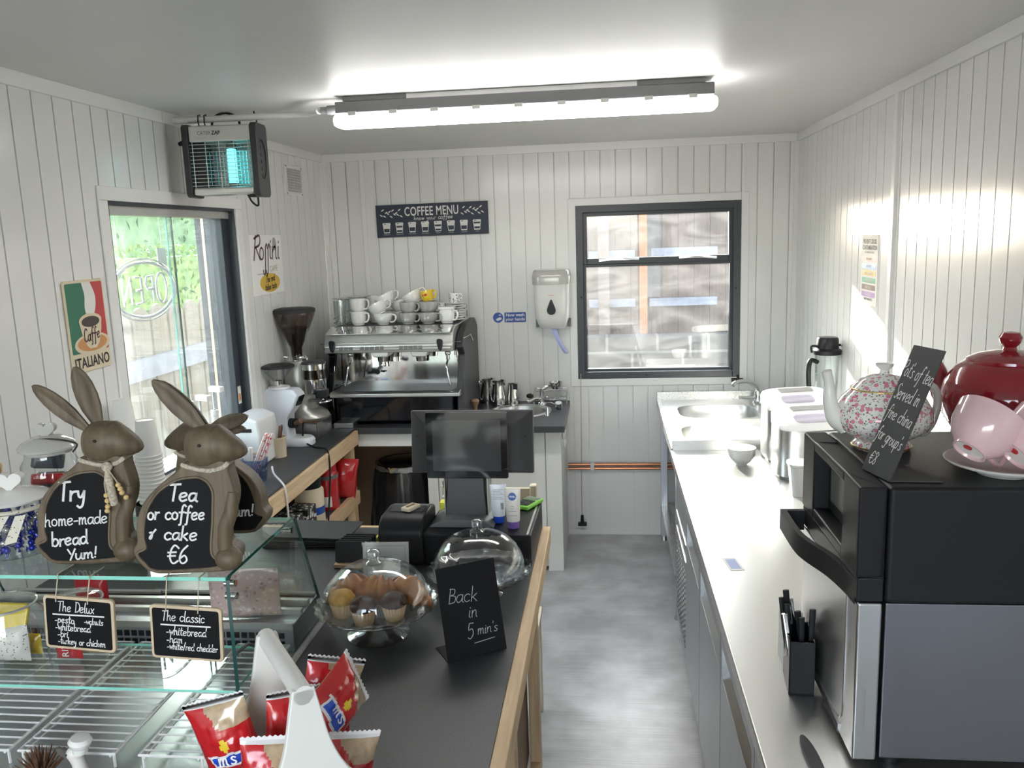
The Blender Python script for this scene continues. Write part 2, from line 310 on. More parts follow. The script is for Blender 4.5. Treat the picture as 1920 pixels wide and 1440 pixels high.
# ------------------------------------------------------------------ mesh helpers
class MB:
    def __init__(s): s.v = []; s.f = []; s.m = []
    def add(s, vs, fs, mi=0):
        b = len(s.v); s.v += [tuple(v) for v in vs]
        for f in fs: s.f.append(tuple(i + b for i in f)); s.m.append(mi)
        return s
    def box(s, lo, hi, mi=0, T=None):
        x0, y0, z0 = lo; x1, y1, z1 = hi
        vs = [(x0, y0, z0), (x1, y0, z0), (x1, y1, z0), (x0, y1, z0), (x0, y0, z1), (x1, y0, z1), (x1, y1, z1), (x0, y1, z1)]
        if T is not None: vs = [T @ Vector(v) for v in vs]
        return s.add(vs, [(0, 3, 2, 1), (4, 5, 6, 7), (0, 1, 5, 4), (1, 2, 6, 5), (2, 3, 7, 6), (3, 0, 4, 7)], mi)
    def lathe(s, prof, n=32, mi=0, T=None, sx=1, sy=1, arc=None):
        vs = []; fs = []; idx = []
        full = arc is None; a0, a1 = (0, 2 * pi) if full else arc
        k = n if full else n + 1
        for r, z in prof:
            if r < 1e-7: idx.append([len(vs)] * k); vs.append((0, 0, z))
            else:
                idx.append(list(range(len(vs), len(vs) + k)))
                for i in range(k):
                    a = a0 + (a1 - a0) * i / n; vs.append((r * cos(a) * sx, r * sin(a) * sy, z))
        for j in range(len(prof) - 1):
            A, B = idx[j], idx[j + 1]
            for i in range(n):
                i2 = (i + 1) % k if full else i + 1
                q = []
                for w in (A[i], A[i2], B[i2], B[i]):
                    if w not in q: q.append(w)
                if len(q) >= 3: fs.append(tuple(q))
        if T is not None: vs = [T @ Vector(v) for v in vs]
        return s.add(vs, fs, mi)
    def cyl(s, p0, p1, r0, r1=None, n=16, mi=0, cap=True):
        r1 = r0 if r1 is None else r1
        p0 = Vector(p0); p1 = Vector(p1); d = p1 - p0; L = d.length
        T = Matrix.Translation(p0) @ d.to_track_quat('Z', 'Y').to_matrix().to_4x4()
        pr = [(0, 0), (r0, 0), (r1, L), (0, L)] if cap else [(r0, 0), (r1, L)]
        return s.lathe(pr, n, mi, T)
    def ball(s, c, r, n=16, m=10, mi=0, T=None):
        r = (r, r, r) if not hasattr(r, '__len__') else r
        TT = Matrix.Translation(Vector(c)) @ (T if T is not None else Matrix.Identity(4)) @ Matrix.Diagonal((*r, 1))
        return s.lathe([(sin(pi * i / m), -cos(pi * i / m)) for i in range(m + 1)], n, mi, TT)
    def tube(s, pts, r, n=8, mi=0, closed=False, flat=1.0, cap=True):
        pts = [Vector(p) for p in pts]; N = len(pts)
        rs = r if hasattr(r, '__len__') else [r] * N
        vs = []; fs = []; up = None
        for i, p in enumerate(pts):
            if closed: t = pts[(i + 1) % N] - pts[i - 1]
            else: t = pts[min(i + 1, N - 1)] - pts[max(i - 1, 0)]
            t = t.normalized() if t.length > 1e-9 else Vector((0, 0, 1))
            if up is None:
                up = Vector((0, 0, 1)) if abs(t.z) < 0.9 else Vector((1, 0, 0))
            a = (up - t * up.dot(t)); a = a.normalized() if a.length > 1e-6 else t.orthogonal().normalized()
            b = t.cross(a); up = a
            for k in range(n):
                w = 2 * pi * k / n; vs.append(p + a * cos(w) * rs[i] + b * sin(w) * rs[i] * flat)
        M_ = N if closed else N - 1
        for i in range(M_):
            j = (i + 1) % N
            for k in range(n):
                k2 = (k + 1) % n; fs.append((i * n + k, i * n + k2, j * n + k2, j * n + k))
        if not closed and cap:
            fs.append(tuple(range(n - 1, -1, -1))); fs.append(tuple((N - 1) * n + k for k in range(n)))
        return s.add(vs, fs, mi)
    def prism(s, poly, h0, h1, T=None, mi=0, side=None):
        n = len(poly); vs = [(a, b, h0) for a, b in poly] + [(a, b, h1) for a, b in poly]
        if T is not None: vs = [T @ Vector(v) for v in vs]
        s.add(vs, [tuple(range(n - 1, -1, -1)), tuple(range(n, 2 * n))], mi)
        b = len(s.v) - 2 * n
        for i in range(n):
            j = (i + 1) % n; s.f.append((b + i, b + j, b + n + j, b + n + i)); s.m.append(mi if side is None else side)
        return s
    def loft(s, rings, mi=0, cap=True, closed=True):
        n = len(rings[0]); b = len(s.v)
        for r in rings: s.v += [tuple(p) for p in r]
        for j in range(len(rings) - 1):
            for i in range(n if closed else n - 1):
                i2 = (i + 1) % n
                s.f.append((b + j * n + i, b + j * n + i2, b + (j + 1) * n + i2, b + (j + 1) * n + i)); s.m.append(mi)
        if cap:
            s.f.append(tuple(b + i for i in range(n - 1, -1, -1))); s.m.append(mi)
            s.f.append(tuple(b + (len(rings) - 1) * n + i for i in range(n))); s.m.append(mi)
        return s
    def pieces(s):
        par = list(range(len(s.v)))
        def find(i):
            while par[i] != i: par[i] = par[par[i]]; i = par[i]
            return i
        for f in s.f:
            for k in f[1:]: par[find(k)] = find(f[0])
        out = {}
        for f, mi in zip(s.f, s.m):
            g = out.setdefault(find(f[0]), (MB(), {}))
            for i in f:
                if i not in g[1]: g[1][i] = len(g[0].v); g[0].v.append(s.v[i])
            g[0].f.append(tuple(g[1][i] for i in f)); g[0].m.append(mi)
        return [g[0] for g in out.values()]
    def build_each(s, name, mats, parent=None, **kw):
        return [p.build(name, mats, parent, **kw) for p in s.pieces()]
    def build(s, name, mats, parent=None, T=None, bevel=0.0, seg=2, angle=38, loc=None):
        me = bpy.data.meshes.new(name); me.from_pydata(s.v, [], s.f)
        mats = mats if isinstance(mats, (list, tuple)) else [mats]
        for m in mats: me.materials.append(M[m] if isinstance(m, str) else m)
        me.polygons.foreach_set('material_index', s.m)
        bm = bmesh.new(); bm.from_mesh(me); bmesh.ops.remove_doubles(bm, verts=bm.verts, dist=1e-6); bmesh.ops.recalc_face_normals(bm, faces=bm.faces); bm.to_mesh(me); bm.free()
        me.polygons.foreach_set('use_smooth', [True] * len(me.polygons))
        me.set_sharp_from_angle(angle=radians(angle)); me.update()
        o = bpy.data.objects.new(name, me); COL.objects.link(o)
        if parent is not None: o.parent = parent
        if T is not None: o.matrix_local = T
        if loc is not None: o.location = loc
        if bevel:
            b = o.modifiers.new('bevel', 'BEVEL'); b.width = bevel; b.segments = seg; b.limit_method = 'ANGLE'; b.angle_limit = radians(35); b.harden_normals = True
        return o
def thing(name, label, cat, loc=(0, 0, 0), rz=0.0, group=None):
    o = bpy.data.objects.new(name, None); COL.objects.link(o); o.empty_display_size = 0.05
    o.location = loc; o.rotation_euler = (0, 0, rz); o['label'] = label; o['category'] = cat
    if group: o['group'] = group
    return o
def tag(o, label, cat, group=None):
    o['label'] = label; o['category'] = cat
    if group: o['group'] = group
    return o
def struct(o): o['kind'] = 'structure'; return o
def dup(root, loc=None, rz=None, label=None, rot=None):
    r = root.copy(); COL.objects.link(r)
    if loc is not None: r.location = loc
    if rz is not None: r.rotation_euler = (0, 0, rz)
    if rot is not None: r.rotation_euler = rot
    if label: r['label'] = label
    for ch in list(root.children):
        c = ch.copy(); COL.objects.link(c); c.parent = r
        for g in list(ch.children):
            d = g.copy(); COL.objects.link(d); d.parent = c
    return r
def plane(o, r, u):
    r = Vector(r).normalized(); u = Vector(u).normalized(); n = r.cross(u)
    return Matrix(((r.x, u.x, n.x, o[0]), (r.y, u.y, n.y, o[1]), (r.z, u.z, n.z, o[2]), (0, 0, 0, 1)))
BACK = lambda x, z, y: plane((x, y, z), (1, 0, 0), (0, 0, 1))       # faces the room from the back wall
LEFT = lambda y, z, x: plane((x, y, z), (0, 1, 0), (0, 0, 1))       # faces the room from the left wall
RIGHT = lambda y, z, x: plane((x, y, z), (0, -1, 0), (0, 0, 1))     # faces the room from the right wall
TOP = lambda x, y, z: plane((x, y, z), (1, 0, 0), (0, 1, 0))
def rrect(x0, y0, x1, y1, r, n=5):
    p = []
    for cx, cy, a in ((x1 - r, y0 + r, -pi / 2), (x1 - r, y1 - r, 0), (x0 + r, y1 - r, pi / 2), (x0 + r, y0 + r, pi)):
        for i in range(n + 1):
            w = a + pi / 2 * i / n; p.append((cx + r * cos(w), cy + r * sin(w)))
    return p
def ell(cx, cy, rx, ry, n=32, a0=0, a1=2 * pi):
    return [(cx + rx * cos(a0 + (a1 - a0) * i / n), cy + ry * sin(a0 + (a1 - a0) * i / n)) for i in range(n)]
def spline(pts, k=5, closed=False):
    P = [Vector(p) for p in pts]; out = []; N = len(P)
    for i in range(N if closed else N - 1):
        if closed: a, b, c, d = P[i - 1], P[i], P[(i + 1) % N], P[(i + 2) % N]
        else: a, b, c, d = P[max(i - 1, 0)], P[i], P[i + 1], P[min(i + 2, N - 1)]
        for j in range(k):
            t = j / k
            out.append(0.5 * ((2 * b) + (c - a) * t + (2 * a - 5 * b + 4 * c - d) * t * t + (3 * b - 3 * c + d - a) * t ** 3))
    if not closed: out.append(P[-1])
    return out
def text_part(body, size, mat, parent, T, name='lettering', align='CENTER', sx=1.0, bold=0.0, lift=0.0004, shear=0.0, space=1.0):
    c = bpy.data.curves.new('t', 'FONT'); c.body = body; c.size = size; c.align_x = align; c.extrude = 0.0002; c.offset = bold; c.shear = shear; c.space_character = space
    c.resolution_u = 3
    t = bpy.data.objects.new('t', c); COL.objects.link(t)
    dg = bpy.context.evaluated_depsgraph_get(); me = bpy.data.meshes.new_from_object(t.evaluated_get(dg))
    bpy.data.objects.remove(t); bpy.data.curves.remove(c)
    me.name = name; me.materials.clear(); me.materials.append(M[mat])
    o = bpy.data.objects.new(name, me); COL.objects.link(o)
    if parent is not None: o.parent = parent
    o.matrix_local = T @ Matrix.Translation((0, 0, lift)) @ Matrix.Diagonal((sx, 1, 1, 1))
    return o
G = {
 'a': "40,42 28,50 10,44 3,22 12,2 28,8 39,30 41,48;41,48 39,10 48,0", 'b': "7,100 5,50 5,4;5,28 18,50 36,44 40,20 24,0 6,8", 'c': "38,42 24,50 6,38 4,14 20,0 38,8",
 'd': "40,38 26,50 6,40 4,14 18,0 34,12 41,40 44,100;43,60 41,10 48,0", 'e': "4,24 24,27 38,38 28,50 8,42 3,18 16,0 38,9", 'f': "44,90 34,100 22,84 18,30 14,-30 4,-36;2,48 36,50",
 'g': "40,42 26,50 6,40 6,14 22,4 38,24 42,48;42,48 38,-24 22,-40 4,-28", 'h': "7,100 4,0;4,24 18,48 32,44 34,6 42,0", 'i': "8,50 6,8 15,0;10,68 11,72", 'k': "7,100 4,0;36,50 6,22;14,28 40,0",
 'l': "10,100 6,50 6,8 15,0", 'm': "4,50 4,0;4,24 14,48 24,44 25,2;25,24 36,48 46,44 48,6 55,0", 'n': "4,50 4,0;4,24 18,48 32,44 34,6 42,0", 'o': "22,50 6,40 4,14 20,0 36,10 38,36 22,50",
 'p': "6,50 3,-38;5,28 18,50 36,44 38,18 22,2 6,10", 'r': "5,50 4,0;4,24 14,44 30,48", 's': "34,44 20,50 8,40 20,26 34,14 20,0 3,6", 't': "16,84 13,20 18,2 30,5;2,54 32,56", 'u': "4,50 4,16 14,0 28,10 36,50;36,50 36,8 45,0",
 'v': "3,50 16,0;16,0 34,50", 'w': "3,50 12,0;12,0 24,38;24,38 34,0;34,0 48,50", 'x': "3,50 34,0;34,50 3,0", 'y': "4,50 8,22 20,18 34,50;34,50 28,-20 14,-40 2,-30",
 'T': "2,96 54,100;28,98 22,0", 'Y': "4,100 22,56;48,100 20,0", 'D': "10,98 6,0;4,97 34,92 50,54 36,10 2,0", 'B': "8,98 6,0;4,97 36,92 34,62 10,52;10,52 44,44 40,8 4,0", 'P': "8,98 4,-10;3,96 40,98 44,66 8,50",
 'S': "42,88 26,100 8,84 20,58 40,34 26,2 4,10", 'C': "46,84 28,100 8,74 6,24 24,0 46,14", 'R': "14,98 2,0;4,88 40,100 42,64 10,50;16,50 46,0", '5': "40,96 12,96;12,96 8,56 32,60 40,28 22,0 4,8", '6': "38,98 14,66 6,22 22,0 40,18 28,44 8,28",
 '8': "38,84 22,100 10,82 34,28 22,0 6,22 36,74 38,84", '\u20ac': "48,84 28,100 12,70 12,24 28,0 48,14;0,60 36,62;0,40 34,42", '-': "2,26 26,28", '/': "2,-6 30,100", '!': "12,100 8,34;6,6 7,10", '&': "2,46 16,48 16,14 8,2 6,18 34,70",
 "'": "6,100 4,82",
 'A': "2,0 24,100;24,100 44,0;10,36 38,36", 'E': "40,98 8,98;8,98 6,0;6,0 40,0;8,50 34,52", 'O': "26,98 8,76 6,24 26,0 44,24 46,74 26,98", 'N': "6,0 8,98;8,98 42,0;42,0 44,98"}
GW = {'m': 58, 'w': 52, 'i': 18, 'l': 18, '-': 32, ' ': 34, '!': 18, "'": 10, 't': 34, 'r': 32, '/': 34, 'T': 50, 'f': 40, 's': 38, 'c': 42, '&': 46}
def strokes(text, size, width, slant=0.12, ls=4, jit=0.02, k=4):
    """hand-lettered polylines: list of point lists in the sign plane, and the total length"""
    rnd = random.Random(hash(len(text)) + len(text) * 7); x = 0; out = []
    for ch in text:
        if ch in G:
            dy = rnd.uniform(-jit, jit) * 100; sc = 1 + rnd.uniform(-jit, jit) * 2
            for st in G[ch].split(';'):
                pts = [tuple(float(q) for q in p.split(',')) for p in st.split()]
                pts = [((x + px * sc + slant * py), py * sc + dy, 0) for px, py in pts]
                out.append([(p.x * size / 100, p.y * size / 100) for p in (spline(pts, k) if len(pts) > 2 else [Vector(p) for p in pts])])
        x += (GW.get(ch, 46) + ls)
    return out, x * size / 100
def ribbon(mb, pts, w, mi=0, T=None, z=0.0):
    P = [Vector((p[0], p[1])) for p in pts]; N = len(P); vs = []; fs = []
    for i, p in enumerate(P):
        t = P[min(i + 1, N - 1)] - P[max(i - 1, 0)]; t = t.normalized() if t.length > 1e-9 else Vector((1, 0)); nn = Vector((-t.y, t.x)) * w / 2
        if i == 0: p = p - t * w * 0.4
        if i == N - 1: p = p + t * w * 0.4
        vs += [(p.x + nn.x, p.y + nn.y, z), (p.x - nn.x, p.y - nn.y, z)]
    for i in range(N - 1): fs.append((2 * i, 2 * i + 1, 2 * i + 3, 2 * i + 2))
    if T is not None: vs = [T @ Vector(v) for v in vs]
    mb.add(vs, fs, mi)
def hand_text(lines, mat, parent, T, name='writing', lift=0.0006):
    """lines: (text, x, y, size, width[, align[, angle[, sx]]]) in the plane of T"""
    mb = MB()
    for L in lines:
        t, x, y, s, w = L[:5]; al = L[5] if len(L) > 5 else 'l'; an = L[6] if len(L) > 6 else 0; sx = L[7] if len(L) > 7 else 1
        st, ln = strokes(t, s, w)
        off = -ln * sx / 2 if al == 'c' else 0
        ca, sa = cos(an), sin(an)
        for p in st:
            q = [(off + a * sx, b) for a, b in p]
            ribbon(mb, [(x + a * ca - b * sa, y + a * sa + b * ca) for a, b in q], w)
    return mb.build(name, mat, parent, T @ Matrix.Translation((0, 0, lift)))
def hand_line(pts, w, mat, parent, T, name='underline', lift=0.0006):
    mb = MB(); ribbon(mb, pts, w); return mb.build(name, mat, parent, T @ Matrix.Translation((0, 0, lift)))
# ================================================================== THE SETTING
X0, X1, YB, YF, ZC = -1.737, 1.118, 5.171, -1.7, 2.433
o = MB().box((X0 - 0.12, YF - 0.12, -0.12), (X1 + 0.12, YB + 0.12, 0)).build('floor', 'floor'); struct(o)
o = MB().box((X0 - 0.12, YF - 0.12, ZC), (X1 + 0.12, YB + 0.12, ZC + 0.1)).build('ceiling', 'ceil'); struct(o)
def clad(name, T, u0, u1, z0, z1, holes, phase, board=0.101, thick=0.11):
    """boarded wall in the plane T (x along the wall, y up, z into the room) with recessed grooves between boards"""
    gw, gd = 0.0065, 0.013
    ks = []; k = math.floor((u0 - phase) / board)
    while phase + k * board < u1: ks.append(phase + k * board); k += 1
    cuts = {u0, u1}
    for c in ks:
        for e in (c - gw / 2, c + gw / 2):
            if u0 < e < u1: cuts.add(e)
    for h in holes: cuts.add(h[0]); cuts.add(h[1])
    cuts = sorted(cuts); mb = MB()
    def groove(m): return any(abs(m - c) < gw / 2 for c in ks)
    def spans(a, b):
        m = (a + b) / 2; zs = [(z0, z1)]
        for h in holes:
            if h[0] < m < h[1]:
                zs = [q for s in zs for q in ((s[0], min(s[1], h[2])), (max(s[0], h[3]), s[1])) if q[1] - q[0] > 1e-4]
        return zs
    prev = None
    for a, b in zip(cuts, cuts[1:]):
        d = -gd if groove((a + b) / 2) else 0.0
        for s0, s1 in spans(a, b):
            mb.add([T @ Vector(p) for p in ((a, s0, d), (b, s0, d), (b, s1, d), (a, s1, d))], [(0, 1, 2, 3)])
            mb.add([T @ Vector(p) for p in ((a, s0, -thick), (b, s0, -thick), (b, s1, -thick), (a, s1, -thick))], [(3, 2, 1, 0)])
        if prev is not None and prev != d:
            for s0, s1 in spans(a, b):
                mb.add([T @ Vector(p) for p in ((a, s0, prev), (a, s0, d), (a, s1, d), (a, s1, prev))], [(0, 1, 2, 3)])
        prev = d
    for h in holes:      # the cut edges of each opening
        for (a, b, c, d_) in ((h[0], h[2], h[0], h[3]), (h[1], h[3], h[1], h[2]), (h[0], h[3], h[1], h[3]), (h[1], h[2], h[0], h[2])):
            mb.add([T @ Vector(p) for p in ((a, b, -0.006), (c, d_, -0.006), (c, d_, -thick), (a, b, -thick))], [(0, 1, 2, 3)])
    return struct(mb.build(name, 'wall', angle=20))
LW = (2.83, 3.861, 1.02, 2.072)      # serving window, left wall
BW = (-0.18, 0.80, 1.012, 2.068)     # back window
clad('wall_left', LEFT(0, 0, X0), YF, YB, 0, ZC, [LW], 2.3985)
clad('wall_back', BACK(0, 0, YB), X0, X1, 0, ZC, [BW], -0.118, board=0.0915)
clad('wall_right', RIGHT(0, 0, X1), -YB, -YF, 0, ZC, [], -3.42)
# unseen wall behind the viewer, its wide opening added to let daylight in
clad('wall_front', plane((0, YF, 0), (-1, 0, 0), (0, 0, 1)), -X1, -X0, 0, ZC, [(-0.45, 1.65, 0.6, 2.35)], 0.0)
# trims
def strip(name, lo, hi, m='trim', bevel=0.0015): return struct(MB().box(lo, hi).build(name, m, bevel=bevel))
strip('trim_1', (X0, YF, ZC - 0.046), (X0 + 0.012, 3.262, ZC))
strip('trim_2', (X0, 3.266, ZC - 0.046), (X0 + 0.012, YB - 0.012, ZC))
strip('trim_3', (X0 + 0.012, YB - 0.012, ZC - 0.046), (X1 - 0.012, YB, ZC))
strip('trim_4', (X1 - 0.012, YF, ZC - 0.046), (X1, YB - 0.012, ZC))
strip('trim_5', (X0, YB - 0.03, 0), (X0 + 0.03, YB, ZC - 0.046))
strip('trim_6', (X1 - 0.025, YB - 0.025, 0), (X1, YB, ZC - 0.046))
strip('trim_7', (X1 - 0.014, 3.445, 0.8), (X1, 3.485, ZC - 0.046))
strip('trim_8', (-1.495, YB - 0.010, 0.8), (-1.468, YB, ZC - 0.046))
strip('trim_9', (1.0 - 0.185, YB - 0.006, 2.06), (1.0 - 0.178, YB, ZC - 0.046))
strip('baseboard_back', (X0, YB - 0.012, 0), (X1, YB, 0.035))
def frame_boxes(mb, T, u0, u1, z0, z1, w, d0, d1, mi=0):
    mb.box((u0, z0, d0), (u0 + w, z1, d1), mi, T); mb.box((u1 - w, z0, d0), (u1, z1, d1), mi, T)
    mb.box((u0 + w, z1 - w, d0), (u1 - w, z1, d1), mi, T); mb.box((u0 + w, z0, d0), (u1 - w, z0 + w, d1), mi, T); return mb
# --- window_2, the back window: fixed pane below a top-hung vent
T = BACK(0, 0, YB)
w2 = struct(frame_boxes(MB(), T, BW[0], BW[1], BW[2], BW[3], 0.042, -0.11, 0.006).build('window_2', 'dark_frame', bevel=0.003))
mb = MB(); frame_boxes(mb, T, BW[0] - 0.045, BW[1] + 0.045, BW[2] - 0.045, BW[3] + 0.045, 0.045, 0.0, 0.007); mb.build('window_surround', 'trim', w2, bevel=0.002)
mb = MB(); frame_boxes(mb, T, BW[0] + 0.03, BW[1] - 0.03, 1.715, 2.04, 0.036, -0.07, -0.028); mb.build('vent_sash', 'dark_frame', w2, bevel=0.003)
mb = MB(); frame_boxes(mb, T, BW[0] + 0.03, BW[1] - 0.03, 1.042, 1.725, 0.026, -0.08, -0.035); mb.build('fixed_sash', 'dark_frame', w2, bevel=0.003)
MB().box((-0.115, 1.749, -0.052), (0.735, 2.006, -0.048), 0, T).build('vent_pane', 'winglass', w2)
MB().box((-0.126, 1.066, -0.060), (0.746, 1.701, -0.056), 0, T).build('lower_pane', 'winglass', w2)
mb = MB()
for a, b in ((-0.04, 0.2), (0.44, 0.66)):
    mb.box((a, 1.738, -0.028), (b, 1.746, -0.016), 0, T); mb.tube([T @ Vector(p) for p in ((a + (0.0 if a > 0.2 else b - a), 1.742, -0.012), ((a + b) / 2, 1.748, 0.0), (b if a > 0.2 else a, 1.736, -0.012))], 0.006, 6)
mb.build_each('window_stay', 'chrome', w2)
mb = MB(); mb.box((-0.135, 1.042, -0.03), (0.755, 1.052, 0.002), 0, T); mb.build('sill_strip', 'white', w2)
mb = MB()
for (a, b) in ((0.24, 1.033), (-0.15, 1.52), (0.772, 1.55)): mb.cyl(T @ Vector((a, b, 0.004)), T @ Vector((a, b, 0.014)), 0.006, n=10)
mb.build_each('screw_cap', 'black', w2)
# --- window_1, the sliding serving window
T = LEFT(0, 0, X0)
w1 = struct(frame_boxes(MB(), T, LW[0], LW[1], LW[2], LW[3], 0.012, -0.12, 0.004).build('window_1', 'dark_frame'))
mb = MB()
mb.box((LW[0] - 0.05, LW[3], 0), (LW[1] + 0.075, LW[3] + 0.05, 0.010), 0, T); mb.box((LW[0] - 0.05, LW[2] - 0.05, 0), (LW[0], LW[3], 0.010), 0, T)
for k in range(3): mb.box((LW[1] + 0.025 * k, LW[2] - 0.05, 0), (LW[1] + 0.025 * k + 0.02, LW[3], 0.014 - 0.003 * k), 0, T)
mb.build('window_surround', 'trim', w1, bevel=0.003)
mb = MB(); mb.box((LW[0] + 0.012, LW[3] - 0.045, -0.08), (LW[1] - 0.012, LW[3] - 0.012, -0.02), 0, T); mb.build('sliding_track', 'silverplastic', w1, bevel=0.002)
mb = MB(); mb.box((LW[1] - 0.075, LW[2], -0.12), (LW[1] - 0.012, LW[3] - 0.012, -0.03), 0, T); mb.build('side_jamb', 'dark_frame', w1, bevel=0.003)
for (a, b, d) in ((LW[0] + 0.01, 3.355, -0.045), (3.335, LW[1] - 0.065, -0.060)):
    mb = MB(); mb.box((a, LW[2] + 0.01, d - 0.003), (b, LW[3] - 0.045, d + 0.003), 0, T)
    e = b - 0.004 if a < 3 else a
    p = mb.build('sliding_pane', 'slideglass', w1)
    mb = MB(); mb.box((e, LW[2] + 0.01, d - 0.0035), (e + 0.004, LW[3] - 0.045, d + 0.0035), 0, T); mb.build('pane_edge', 'darkedge' if a < 3 else 'glassedge', p)
mb = MB(); mb.box((3.795, 1.15, -0.028), (3.828, 1.235, -0.0285), 0, T); mb.box((3.800, 1.165, -0.0284), (3.823, 1.20, -0.0272), 1, T); mb.build('window_sticker', ['paper', 'orange_print'], w1)
# ------------------------------------------------------------------ outside
o = MB().box((-14, -6, -0.35), (8, 16, -0.25)).build('ground', 'ground'); struct(o)
for i in range(17):
    y = 3.9 + i * 0.24
    h = 1.475 + 0.012 * math.sin(i * 2.1)
    prof = [(0, 0), (0.21, 0)] + ell(0.105, h - 0.06, 0.105, 0.09, 12, 0, pi) + [(0, h - 0.06)]
    prof = [(a, b + 0.25) if b > 0.01 else (a, 0) for a, b in prof]
    k = MB().prism([(a, b) for a, b in prof], 0, 0.02, LEFT(y, -0.25, -3.2)).build('fence_picket', 'picket')
    tag(k, 'round-topped wooden picket seen through the serving window', 'fence picket', 'garden pickets outside the serving window')
tag(MB().box((-3.18, 3.6, 1.02), (-3.14, 8.2, 1.16)).build('fence_rail', 'greyrail'), 'grey horizontal rail across the garden pickets outside', 'fence rail')
tag(MB().box((-2.28, 4.55, -0.25), (-2.14, 4.69, 2.9)).build('outside_post', 'darkpost'), 'dark stained post outside beside the serving window', 'post')
tag(MB().box((-2.20, 4.46, -0.25), (-2.15, 4.49, 2.9)).build('timber_batten', 'pinez'), 'pale thin timber batten outside at the serving window', 'batten')
def leafy(name, mat, cells, n, size, seed, label, cat):
    r = random.Random(seed); mb = MB()
    for _ in range(n):
        lo, hi = cells[r.randrange(len(cells))]
        c = Vector([lo[k] + (hi[k] - lo[k]) * r.random() for k in range(3)])
        R = Euler((r.random() * 6, r.random() * 6, r.random() * 6)).to_matrix()
        s = size * (0.6 + 0.8 * r.random())
        q = [c + R @ Vector(v) * s for v in ((-1, -0.4, 0), (0.2, -0.5, 0.15), (1, 0.1, 0), (-0.1, 0.5, 0.15))]
        mb.add(q, [(0, 1, 2, 3)])
    for lo, hi in cells:
        mb.box([lo[k] + 0.09 for k in range(3)], [hi[k] - 0.11 for k in range(3)])
    return tag(mb.build(name, mat), label, cat)
leafy('hedge', 'hedge', [((-4.9, 4.2, -0.25), (-4.05, 10.8, 1.93))], 15000, 0.034, 3, 'clipped green hedge with yellow tips outside the serving window', 'hedge')
leafy('tree', 'tree', [((-8.6, 5.0, 1.4), (-6.4, 16, 3.6)), ((-8.4, 8.0, 3.3), (-6.4, 15, 4.4))], 16000, 0.055, 4, 'tall leafy trees rising behind the hedge outside', 'trees')
# yard behind the back window
def planks(name, x0, x1, y, ztop, label):
    mb = MB(); x = x0; r = random.Random(5)
    while x < x1:
        w = min(0.145, x1 - x); mb.box((x, y + r.uniform(0, 0.012), -0.25), (x + w - 0.003, y + 0.03, ztop - r.uniform(0, 0.03))); x += w
    mb.box((x0, y + 0.0305, -0.25), (x1, y + 0.045, ztop - 0.05)); return tag(mb.build(name, 'oldfence'), label, 'fence')
planks('board_fence', -0.20, 2.6, 8.0, 2.25, 'tall dark brown board fence seen through the back window')
planks('board_fence', -2.4, -0.22, 8.15, 1.80, 'lower stretch of board fence left of the back window view')  # unseen stretch, kept low so the sun clears it into the window
for x0, x1, z in ((-0.16, 0.27, 1.70), (0.42, 1.02, 1.71), (-0.16, 0.27, 1.25), (0.40, 1.02, 1.25)):
    tag(MB().box((x0, 7.945, z - 0.035), (x1, 8.002, z + 0.04)).build('fence_rail', 'palerail'), {True: {True: 'upper', False: 'lower'}[z > 1.5] + ' pale rail left of the orange post outside', False: {True: 'upper', False: 'lower'}[z > 1.5] + ' pale rail right of the orange post outside'}[x1 < 0.3], 'fence rail')
tag(MB().box((0.30, 7.70, -0.25), (0.37, 7.77, 2.3)).build('timber_post', 'newpost'), 'orange timber post upright outside the back window', 'post')
tag(MB().box((0.38, 7.95, 1.3), (0.50, 8.002, 2.22)).build('dark_batten', 'darkpost'), 'dark upright board right of the orange post outside', 'board')
tag(MB().box((-0.07, 7.80, -0.25), (0.03, 7.88, 2.3)).build('grey_post', 'greypost'), 'grey weathered post left of the orange post outside', 'post')
tag(MB().box((-1.2, 7.40, -0.25), (2.4, 7.60, 1.0)).build('block_wall', 'block'), 'low grey block wall outside the back window', 'wall')
tag(MB().box((0.40, 6.9, 0.60), (0.95, 7.15, 0.72)).build('timber_beam', 'greypost'), 'pale timber beam lying along the block wall outside', 'beam')
tag(MB().box((0.55, 6.92, 0.722), (0.72, 7.05, 0.80)).build('brick', 'ply'), 'single brick resting on the timber beam outside', 'brick')
# ================================================================== CEILING LIGHT, CONDUIT, FLY KILLER
L = thing('ceiling_light', 'long slim lit batten light fixed to the white ceiling', 'ceiling light', (-0.30, 3.205, ZC))
mb = MB(); mb.prism([(-0.055, -0.020), (0.055, -0.020), (0.055, -0.062), (-0.055, -0.062)], -0.69, 0.69, plane((0, 0, 0), (0, 1, 0), (0, 0, 1)))
mb.build('gear_tray', 'midgrey', L, bevel=0.004)
mb = MB()
for a in (-0.66, 0.42): mb.box((a, -0.05, -0.02), (a + 0.24, 0.05, 0))
mb.build_each('mounting_bracket', 'midgrey', L, bevel=0.003)
mb = MB(); mb.box((-0.42, -0.045, -0.02), (0.42, -0.042, -0.002)); mb.build('tray_lip', 'trim', L)
mb = MB(); mb.prism(rrect(-0.705, -0.058, 0.705, 0.058, 0.03, 6), -0.108, -0.0625); mb.build('diffuser', 'tubelight', L, bevel=0.016, seg=3)
mb = MB()
for i in range(9): mb.box((-0.64 + i * 0.155, -0.062, -0.072), (-0.61 + i * 0.155, -0.056, -0.058))
mb.build_each('clip', 'silverplastic', L)
mb = MB(); mb.cyl((-0.69, 0, -0.04), (-0.735, 0, -0.04), 0.017, n=14); mb.cyl((-0.735, 0, -0.04), (-0.76, 0, -0.04), 0.013, n=14); mb.build('cable_gland', 'midgrey', L)
